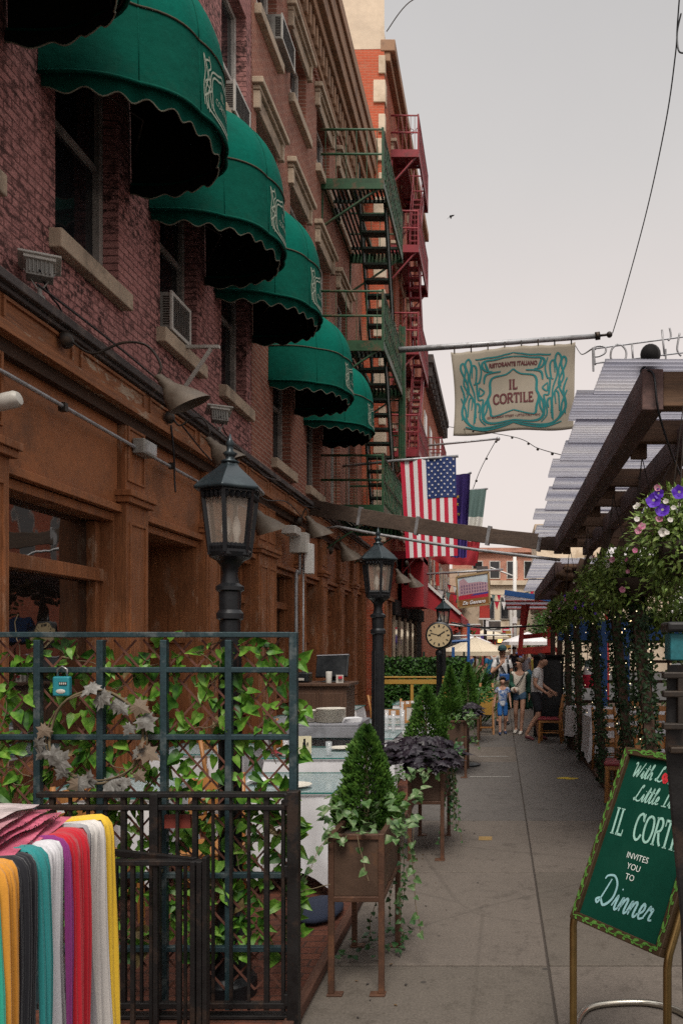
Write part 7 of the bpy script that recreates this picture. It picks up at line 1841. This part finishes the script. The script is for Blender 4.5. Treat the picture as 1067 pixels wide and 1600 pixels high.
tag(m.build('fallen_leaves', [pm('dry_leaf', (.10, .055, .02), .9), pm('dark_scrap', (.025, .02, .018), .9)]), 'scattered dry leaves and crumbs on the pavement by the planters', 'litter', kind='stuff')
# ================================================================= people
def skin_mesh(name, vs, es, rad, mats, parent, sub=2, root=0, smooth=True):
    me = D.meshes.new(name); me.from_pydata([Vector(v) for v in vs], es, []); o = D.objects.new(name, me); COL.objects.link(o)
    md = o.modifiers.new('Skin', 'SKIN'); md.use_smooth_shade = True
    dat = me.skin_vertices[0].data
    for i, r_ in enumerate(rad): dat[i].radius = (r_, r_) if not isinstance(r_, tuple) else r_; dat[i].use_root = (i == root)
    if sub: sd = o.modifiers.new('Sub', 'SUBSURF'); sd.levels = sub; sd.render_levels = sub
    dg = bpy.context.evaluated_depsgraph_get(); dg.update()
    m2 = D.meshes.new_from_object(o.evaluated_get(dg)); o.modifiers.clear(); o.data = m2; D.meshes.remove(me); m2.name = name
    m2.materials.clear(); m2.materials.append(mats)
    m2.polygons.foreach_set('use_smooth', [True]*len(m2.polygons))
    o.parent = parent; return o
def person(label, loc, rz, height, J=None, top=None, topm=None, sleeve=.45, legm=None, legto='knee', shoem=None, hairm=None, hair='short', fem=False, girth=1.0, group=None, skirt=None):
    s = height/1.75
    r = thing('person', label, 'person', loc, group); r.rotation_euler = (0, 0, rz); r.scale = (s, s, s)
    j = dict(pel=(0, 0, .95), wai=(0, 0, 1.10), che=(0, 0, 1.29), nkb=(0, .01, 1.45), nk=(0, 0, 1.53), h0=(0, -.02, 1.60), h1=(0, -.005, 1.68))
    for sd, g_ in ((-1, 'L'), (1, 'R')):
        j.update({'sh'+g_: (sd*.165, .01, 1.41), 'el'+g_: (sd*.215, .03, 1.14), 'wr'+g_: (sd*.225, -.06, .91), 'hi'+g_: (sd*.085, 0, .90), 'kn'+g_: (sd*.095, -.02, .50), 'an'+g_: (sd*.10, .03, .085), 'to'+g_: (sd*.115, -.13, .03)})
    if J: j.update(J)
    vs = []; es = []; rad = []; ix = {}
    def add(nm, p, r_, par=None):
        ix[nm] = len(vs); vs.append(Vector(p)); rad.append(r_)
        if par: es.append((ix[par], ix[nm]))
    g = girth
    add('pel', j['pel'], (.125*g, .095*g)); add('wai', j['wai'], (.115*g*(.9 if fem else 1), .085*g), 'pel'); add('che', j['che'], (.135*g, .095*g), 'wai'); add('nkb', j['nkb'], (.075, .06), 'che'); add('nk', j['nk'], (.05, .052), 'nkb')
    add('h0', j['h0'], (.066, .080), 'nk'); add('h1', j['h1'], (.072, .088), 'h0')
    h0 = Vector(j['h0']); fwd = Vector(j.get('look', (0, -1, 0))).normalized(); sidev = fwd.cross(Z1).normalized()
    add('nose', h0+fwd*.092+V(0, 0, .018), .012, 'h0'); 
    for q, sg in (('earL', -1), ('earR', 1)): add(q, h0+sidev*.074*sg+V(0, 0, .02)-fwd*.01, .014, 'h0')
    for G_ in 'LR':
        add('sh'+G_, j['sh'+G_], .055*g, 'che'); add('el'+G_, j['el'+G_], .041*g, 'sh'+G_); add('wr'+G_, j['wr'+G_], .027, 'el'+G_)
        w = Vector(j['wr'+G_]); d_ = (w-Vector(j['el'+G_])).normalized(); d_ = Vector(j.get('hd'+G_, d_)).normalized()
        sx = -1 if G_ == 'L' else 1; pn = V(sx, 0, 0); ac = d_.cross(pn)
        if ac.length < .2: ac = d_.cross(V(0, 0, 1))
        ac.normalize()
        add('pa'+G_, w+d_*.06, (.028, .022), 'wr'+G_)
        for q in range(4):
            f0 = w+d_*.095+ac*(-.030+q*.020); L = (.06, .072, .068, .052)[q]
            add('f%d%s' % (q, G_), f0, .0095, 'pa'+G_); add('g%d%s' % (q, G_), f0+d_*L*.55-pn*.006, .0085, 'f%d%s' % (q, G_)); add('t%d%s' % (q, G_), f0+d_*L-pn*.022, .007, 'g%d%s' % (q, G_))
        th = w+d_*.05-ac*.045; add('th'+G_, th, .011, 'pa'+G_); add('tt'+G_, th+d_*.045-ac*.012, .009, 'th'+G_)
        add('hi'+G_, j['hi'+G_], .082*g, 'pel'); add('kn'+G_, j['kn'+G_], .054*g, 'hi'+G_)
        k1 = Vector(j['kn'+G_]); a1 = Vector(j['an'+G_]); cf = k1.lerp(a1, .35)+V(0, .018, 0); add('ca'+G_, cf, .050*g, 'kn'+G_); add('an'+G_, a1, .034, 'ca'+G_); add('to'+G_, j['to'+G_], .030, 'an'+G_)
    skin_mesh('body', vs, es, rad, M['skin'], r)
    P_ = lambda nm: vs[ix[nm]]
    # face
    m = MB()
    for sg in (-1, 1): m.ball(h0+fwd*.076+sidev*.029*sg+V(0, 0, .035), (.010, .010, .007), 6, 4, 0)
    m.ball(h0+fwd*.080+V(0, 0, -.026), (.020, .008, .005), 6, 4, 1); m.build('eyes_and_mouth', [M['screen'], pm('lips', (.25, .08, .07), .5)], None).parent = r
    m = MB()
    for sg in (-1, 1): m.beam(h0+fwd*.084+sidev*.014*sg+V(0, 0, .052), h0+fwd*.076+sidev*.044*sg+V(0, 0, .054), .010, .007)
    m.build('eyebrows', M['hair'], None).parent = r
    # hair
    hc = Vector(j['h1'])+V(0, 0, .005)-fwd*.018; m = MB(); rows = []
    for i in range(9):
        t_ = PI*.62*i/8; row = []
        for q in range(16):
            a = 2*PI*q/16; dx, dy = math.cos(a), math.sin(a); v = sidev*dx+fwd*dy
            tt = t_*(1-.42*max(0, dy)) ; rr_ = 1+.07*math.sin(q*5.1+i*3.3)
            row.append(hc+v*.095*math.sin(tt)*rr_+V(0, 0, .088*math.cos(tt)*rr_)-fwd*(.02 if tt > 1 else 0))
        rows.append(row)
    m.sheet(rows, 0, True)
    if hair in ('bun', 'long'): m.ball(hc-fwd*.10+V(0, 0, .03 if hair == 'bun' else -.08), (.05, .05, .05 if hair == 'bun' else .11), 9, 6)
    if hair == 'curly':
        for q in range(70):
            v = V(rnd.gauss(0, 1), rnd.gauss(0, 1), abs(rnd.gauss(.5, .7))).normalized()
            if v.dot(fwd) > .55 and v.z < .5: continue
            m.ball(hc+v*.092, .024, 5, 4)
    m.build('hair', hairm or M['hair'], None, smooth=True).parent = r
    # clothes
    if topm:
        ks = ['pel', 'wai', 'che']; V2 = [P_('pel')+V(0, 0, -.13), P_('wai'), P_('che'), P_('nkb')-V(0, 0, .015)]; E2 = [(0, 1), (1, 2), (2, 3)]; R2 = [(.168*g, .132*g), (.148*g, .116*g), (.152*g, .112*g), (.08, .068)]
        for G_ in 'LR':
            b = len(V2); V2 += [P_('sh'+G_)+V(0, 0, .002), P_('sh'+G_).lerp(P_('el'+G_), min(1, sleeve))]; E2 += [(2, b), (b, b+1)]; R2 += [.068*g, .060*g]
            if sleeve > 1: V2.append(P_('el'+G_).lerp(P_('wr'+G_), sleeve-1)); E2.append((b+1, b+2)); R2.append(.044*g)
        skin_mesh('shirt', V2, E2, R2, topm, r)
    if legm:
        V2 = [P_('pel')+V(0, 0, .09), P_('pel')+V(0, 0, -.03)]; E2 = [(0, 1)]; R2 = [(.145*g, .112*g), (.15*g, .118*g)]
        for G_ in 'LR':
            b = len(V2); hp, kn, an = P_('hi'+G_), P_('kn'+G_), P_('an'+G_)
            V2 += [hp+V(0, 0, -.03)]; E2 += [(1, b)]; R2 += [.098*g]
            if legto == 'short': V2 += [hp.lerp(kn, .38)]; E2 += [(b, b+1)]; R2 += [.094*g]
            elif legto == 'knee': V2 += [hp.lerp(kn, .55), kn+V(0, 0, .03)]; E2 += [(b, b+1), (b+1, b+2)]; R2 += [.088*g, .080*g]
            else: V2 += [hp.lerp(kn, .6), kn, kn.lerp(an, .9)]; E2 += [(b, b+1), (b+1, b+2), (b+2, b+3)]; R2 += [.082*g, .068*g, .058*g]
        skin_mesh('shorts' if legto != 'ankle' else 'trousers', V2, E2, R2, legm, r)
    if shoem:
        for G_ in 'LR':
            an, to = P_('an'+G_), P_('to'+G_); skin_mesh('shoe', [an+V(0, .02, -.035), an.lerp(to, .5)+V(0, 0, -.005), to+(to-an).normalized()*.03], [(0, 1), (1, 2)], [(.044, .046), (.046, .04), (.040, .030)], shoem, r)
    return r, P_, h0, fwd, sidev
white = pm('white_shirt', (.52, .51, .51), .85, var=.1, scale=12)
def strap(r, name, pts, w_, mat, th=.012):
    m = MB(); sp = smooth_pts([tuple(p) for p in pts], 5)
    for i in range(len(sp)-1): m.beam(sp[i], sp[i+1], w_, th, up=V(0, 1, 0))
    o = m.build(name, mat, None); o.parent = r; return o
# boy walking
bshirt = Mt('splash_shirt', .85); f = bshirt.noise(7, 4, .7); bshirt.col(bshirt.ramp(f, [(.42, (.04, .10, .26)), (.55, (.5, .52, .56))]))
c = P(785, 1147, 17.3); r, PP, h0, fw, sv = person('small boy walking in a blue splash print t-shirt and bright blue shorts', (c.x, 17.3, 0), .08, 1.19,
    J=dict(anL=(-.09, -.16, .085), toL=(-.10, -.33, .05), knL=(-.09, -.10, .50), anR=(.09, .14, .11), toR=(.10, .0, .03), knR=(.09, .0, .50), h0=(0, -.03, 1.575), h1=(0, -.015, 1.67), elL=(-.22, .06, 1.15), wrL=(-.25, .0, .92), elR=(.22, .0, 1.14), wrR=(.24, -.10, .92)),
    topm=bshirt.m, sleeve=.6, legm=pm('bright_blue', (.02, .11, .33), .8, scale=8), legto='knee', shoem=pm('navy_shoe', (.03, .05, .11), .6), hair='curly', girth=.98)
# woman in green jacket
jk = pm('forest_green_cloth', (.016, .07, .045), .85, scale=9)
c = P(812, 1148, 17.4); r, PP, h0, fw, sv = person('woman in a cream top, denim shorts and long open green jacket with sunglasses', (c.x, 17.4, 0), -.12, 1.57,
    J=dict(h0=(-.03, -.02, 1.60), h1=(-.02, -.005, 1.68), look=(-.75, -.65, -.05), knR=(.07, -.10, .52), anR=(.04, -.10, .085), toR=(.03, -.27, .03), anL=(-.10, .12, .10), toL=(-.12, -.03, .03), elL=(-.20, .05, 1.16), wrL=(-.12, -.17, 1.06), elR=(.23, .08, 1.14), wrR=(.22, .06, .90)),
    topm=pm('cream_top', (.55, .50, .43), .85, scale=10), sleeve=.1, legm=pm('denim', (.06, .12, .20), .85, scale=12), legto='short', shoem=pm('white_shoe', (.58, .55, .5), .6), hair='bun', hairm=pm('light_brown_hair', (.06, .033, .018), .5, scale=20), fem=True)
for sg, nm in ((-1, 'L'), (1, 'R')):
    V2 = [PP('sh'+nm)+V(0, .01, .015), PP('el'+nm), PP('wr'+nm)+V(0, 0, .03)]; skin_mesh('jacket_sleeve', V2, [(0, 1), (1, 2)], [.078, .062, .055], jk, r)
m = MB(); rows = []
for i in range(12):
    t_ = i/11; z = 1.45-.88*t_; row = []
    for q in range(15):
        a = PI*(.02+.96*q/14); w_ = .20+.10*t_+.012*math.sin(q*2.4)*t_; row.append((w_*math.cos(a)*1.05, -.05+.02*t_+(.16+.06*t_)*math.sin(a), z-.02*math.sin(q*1.7)))
    rows.append(row)
m.sheet(rows); m.build('jacket', jk, None, smooth=True, solid=.012).parent = r
m = MB()
for sg in (-1, 1): m.ball(h0+fw*.092+sv*.031*sg+V(0, 0, .036), (.027, .020, .021), 8, 5)
m.beam(h0+fw*.095-sv*.05+V(0, 0, .042), h0+fw*.095+sv*.05+V(0, 0, .042), .008, .008); m.build('sunglasses', M['screen'], None).parent = r
m = MB(); m.ball((-.10, -.16, 1.03), (.105, .05, .075), 12, 8); m.build('belt_bag', pm('cream_bag', (.5, .44, .38), .7), None, smooth=True).parent = r
strap(r, 'bag_strap', [(-.10, -.13, 1.08), (.02, -.145, 1.25), (.12, -.08, 1.43)], .022, M['hair'])
m = MB(); m.ball((.21, .12, 1.30), (.10, .09, .20), 10, 8); m.build('backpack', pm('teal_bag', (.02, .10, .16), .7), None, smooth=True).parent = r
# man with camera straps and cap
c = P(786, 1140, 19.4); r, PP, h0, fw, sv = person('tall man in white t-shirt and dark cap raising a hand to his mouth', (c.x-.02, 19.4, 0), .1, 1.80,
    J=dict(elL=(-.25, -.08, 1.16), wrL=(-.06, -.24, 1.36), hdL=(.5, .1, .8), look=(.15, -1, -.1)), topm=white, sleeve=.6, legm=pm('khaki', (.22, .18, .13), .85), legto='knee', shoem=M['screen'], hair='short', girth=1.08)
m = MB(); cc = Vector((0, -.01, 1.71)); m.lathe([(.098, -.015), (.102, .02), (.09, .06), (.055, .09), (.005, .10)], cc, 16); 
m.add([cc+V(.085*math.cos(a), -.05-.0*a, -.005) for a in (0, PI)]+[cc+V(-.075, -.17, -.02), cc+V(.075, -.17, -.02)], [(0, 1, 2, 3)]); m.build('cap', pm('teal_cap', (.015, .05, .055), .8), None, smooth=True).parent = r
for sg in (-1, 1): strap(r, 'backpack_strap', [(sg*.11, .05, 1.50), (sg*.115, -.125, 1.40), (sg*.13, -.135, 1.2), (sg*.15, -.02, 1.02)], .05, M['screen'], .02)
strap(r, 'camera_strap', [(-.12, -.10, 1.46), (.0, -.15, 1.25), (.14, -.13, 1.02)], .035, M['screen'])
m = MB(); m.box((0, .17, 1.27), (.30, .16, .44)); m.build('backpack', M['screen'], None, bev=.04).parent = r
m = MB(); m.box((.03, -.15, 1.08), (.22, .09, .15)); m.build('waist_bag', M['bluepaint'], None, bev=.02).parent = r
# man in blue shirt, seen from the side
c = P(763, 1100, 25.5); person('man in a bright blue shirt standing with his back half turned', (c.x, 25.5, 0), -2.0, 1.74, J=dict(look=(.1, -1, .35), wrL=(-.16, -.26, 1.16), wrR=(.16, -.26, 1.18)), topm=pm('sky_blue_cloth', (.015, .16, .34), .85), sleeve=.6, legm=M['screen'], legto='ankle', shoem=M['screen'])
# man in white t-shirt by the chair
c = P(838, 1154, 16.3); r, PP, h0, fw, sv = person('man in a white t-shirt and dark shorts bending his head behind the red seated chair', (c.x, 16.25, 0), 1.35, 1.70,
    J=dict(che=(0, -.03, 1.28), nkb=(0, -.05, 1.43), nk=(0, -.08, 1.50), h0=(0, -.14, 1.555), h1=(0, -.14, 1.64), look=(0, -.85, -.5), shL=(-.17, -.03, 1.40), shR=(.17, -.03, 1.40), elL=(-.21, .0, 1.12), wrL=(-.17, -.20, .98), elR=(.21, -.06, 1.12), wrR=(.16, -.27, .99),
        knL=(-.10, -.06, .52), anL=(-.10, .20, .11), toL=(-.11, .05, .03), anR=(.10, -.02, .085), toR=(.11, -.18, .03)), topm=white, sleeve=.58, legm=pm('black_shorts', (.012, .013, .018), .85), legto='knee', shoem=pm('maroon_shoe', (.10, .02, .025), .6), hair='short', girth=1.08)
# people further off
for (px, py, Y, hh, rz, cl, lg, hr, lb) in ((820, 1060, 30, 1.68, .2, (.42, .42, .46), 'ankle', 'short', 'far passer-by in a pale grey shirt behind the woman'), (833, 1068, 31, 1.62, 2.6, (.22, .18, .03), 'ankle', 'long', 'far passer-by in an olive yellow top walking away'),
    (748, 1068, 33, 1.66, 1.2, (.05, .03, .03), 'ankle', 'short', 'far seated area guest in a dark shirt under the umbrella'), (756, 1070, 36, 1.7, -.4, (.3, .05, .05), 'ankle', 'short', 'far passer-by in a brick red top near the blue shirted man'),
    (772, 1066, 34, 1.7, .1, (.4, .38, .36), 'ankle', 'short', 'far passer-by in a light shirt right behind the boy'), (796, 1062, 41, 1.66, .3, (.3, .28, .3), 'ankle', 'bun', 'far passer-by in grey between the woman and the tall man'), (812, 1058, 44, 1.72, 2.9, (.06, .1, .25), 'ankle', 'short', 'far passer-by in navy walking away at the crossing'),
    (736, 1075, 27, 1.7, 2.2, (.05, .12, .3), 'ankle', 'short', 'far diner in a blue shirt beside the cream umbrella pole'), (846, 1062, 27, 1.68, .5, (.4, .1, .1), 'knee', 'short', 'far passer-by in a red top behind the black cabinet'), (788, 1060, 48, 1.72, .2, (.45, .42, .4), 'ankle', 'long', 'far passer-by in cream under the pedestrian signal'), (766, 1062, 43, 1.7, 2.8, (.1, .1, .1), 'ankle', 'curly', 'far passer-by in charcoal near the dark banner sign'),
    (803, 1062, 38, 1.7, 0, (.02, .02, .03), 'knee', 'curly', 'far passer-by in black beyond the man with the cap'), (741, 1066, 29, 1.62, .8, (.35, .3, .25), 'ankle', 'bun', 'far passer-by in a beige top beside the far terrace')):
    x = (px-CX)/FPX*Y; person(lb, (x, Y, 0), rz, hh, topm=pm('far_cloth', cl, .85), sleeve=.6, legm=M['screen'], legto=lg, shoem=M['screen'], hair=hr)

# ================================================================= camera, light, sky
cam = D.cameras.new('camera'); co = D.objects.new('camera', cam); COL.objects.link(co)
co.location = (0, 0, EYE); co.rotation_euler = (PI/2, 0, 0)
cam.sensor_fit = 'HORIZONTAL'; cam.sensor_width = 36; cam.lens = FPX/1067*36
cam.shift_x = (533.5-CX)/1067; cam.shift_y = (CY-800)/1067; cam.clip_end = 2000; cam.clip_start = .05
SC.camera = co
SUN_EL, SUN_AZ = math.radians(56), math.radians(173)      # azimuth clockwise from +Y
sd = D.lights.new('sun', 'SUN'); sd.energy = 2.7; sd.angle = math.radians(22); sd.color = (1, .93, .84)
so = D.objects.new('sun', sd); COL.objects.link(so)
dirv = V(math.sin(SUN_AZ)*math.cos(SUN_EL), math.cos(SUN_AZ)*math.cos(SUN_EL), math.sin(SUN_EL))
so.rotation_euler = (-dirv).to_track_quat('-Z', 'Y').to_euler(); so.location = (10, -5, 30)
wd_ = D.worlds.new('World'); SC.world = wd_; wd_.use_nodes = True; nt = wd_.node_tree
bg = nt.nodes['Background']; out = nt.nodes['World Output']
sky = nt.nodes.new('ShaderNodeTexSky'); sky.sky_type = 'NISHITA'; sky.sun_disc = False; sky.sun_elevation = SUN_EL; sky.sun_rotation = SUN_AZ; sky.dust_density = 4; sky.air_density = 1.2
hs = nt.nodes.new('ShaderNodeHueSaturation'); hs.inputs['Saturation'].default_value = .25; nt.links.new(sky.outputs[0], hs.inputs['Color']); nt.links.new(hs.outputs[0], bg.inputs[0]); bg.inputs[1].default_value = .03
# the overcast sheet that veils that sky: pale and warm low down, greyer above, brightest overhead
tc = nt.nodes.new('ShaderNodeTexCoord'); sp = nt.nodes.new('ShaderNodeSeparateXYZ'); nt.links.new(tc.outputs['Generated'], sp.inputs[0])
rp = nt.nodes.new('ShaderNodeValToRGB'); cr = rp.color_ramp
st_ = [(0, (.66, .57, .525)), (.28, (.62, .545, .508)), (.50, (.475, .452, .436)), (.66, (.40, .39, .384)), (.82, (.85, .84, .83)), (1, (1.7, 1.7, 1.7))]
while len(cr.elements) < len(st_): cr.elements.new(.5)
for e, (p, c) in zip(cr.elements, st_): e.position = p; e.color = (*c, 1)
nt.links.new(sp.outputs[2], rp.inputs[0])
nz = nt.nodes.new('ShaderNodeTexNoise'); nz.inputs['Scale'].default_value = 2.2; nz.inputs['Detail'].default_value = 5; nt.links.new(tc.outputs['Generated'], nz.inputs['Vector'])
mr = nt.nodes.new('ShaderNodeMapRange'); mr.inputs['To Min'].default_value = .87; mr.inputs['To Max'].default_value = 1.12; nt.links.new(nz.outputs['Fac'], mr.inputs['Value'])
b2 = nt.nodes.new('ShaderNodeBackground'); nt.links.new(rp.outputs[0], b2.inputs[0]); nt.links.new(mr.outputs[0], b2.inputs[1])
ad = nt.nodes.new('ShaderNodeAddShader'); nt.links.new(bg.outputs[0], ad.inputs[0]); nt.links.new(b2.outputs[0], ad.inputs[1]); nt.links.new(ad.outputs[0], out.inputs[0])
vs_ = SC.view_settings; vs_.view_transform = 'Standard'; vs_.look = 'None'; vs_.exposure = .22; vs_.gamma = 1
SC.render.engine = 'CYCLES'; SC.cycles.max_bounces = 6; SC.cycles.diffuse_bounces = 3; SC.cycles.glossy_bounces = 3; SC.cycles.transparent_max_bounces = 12
SC.cycles.use_denoising = False; SC.cycles.caustics_reflective = False; SC.cycles.caustics_refractive = False
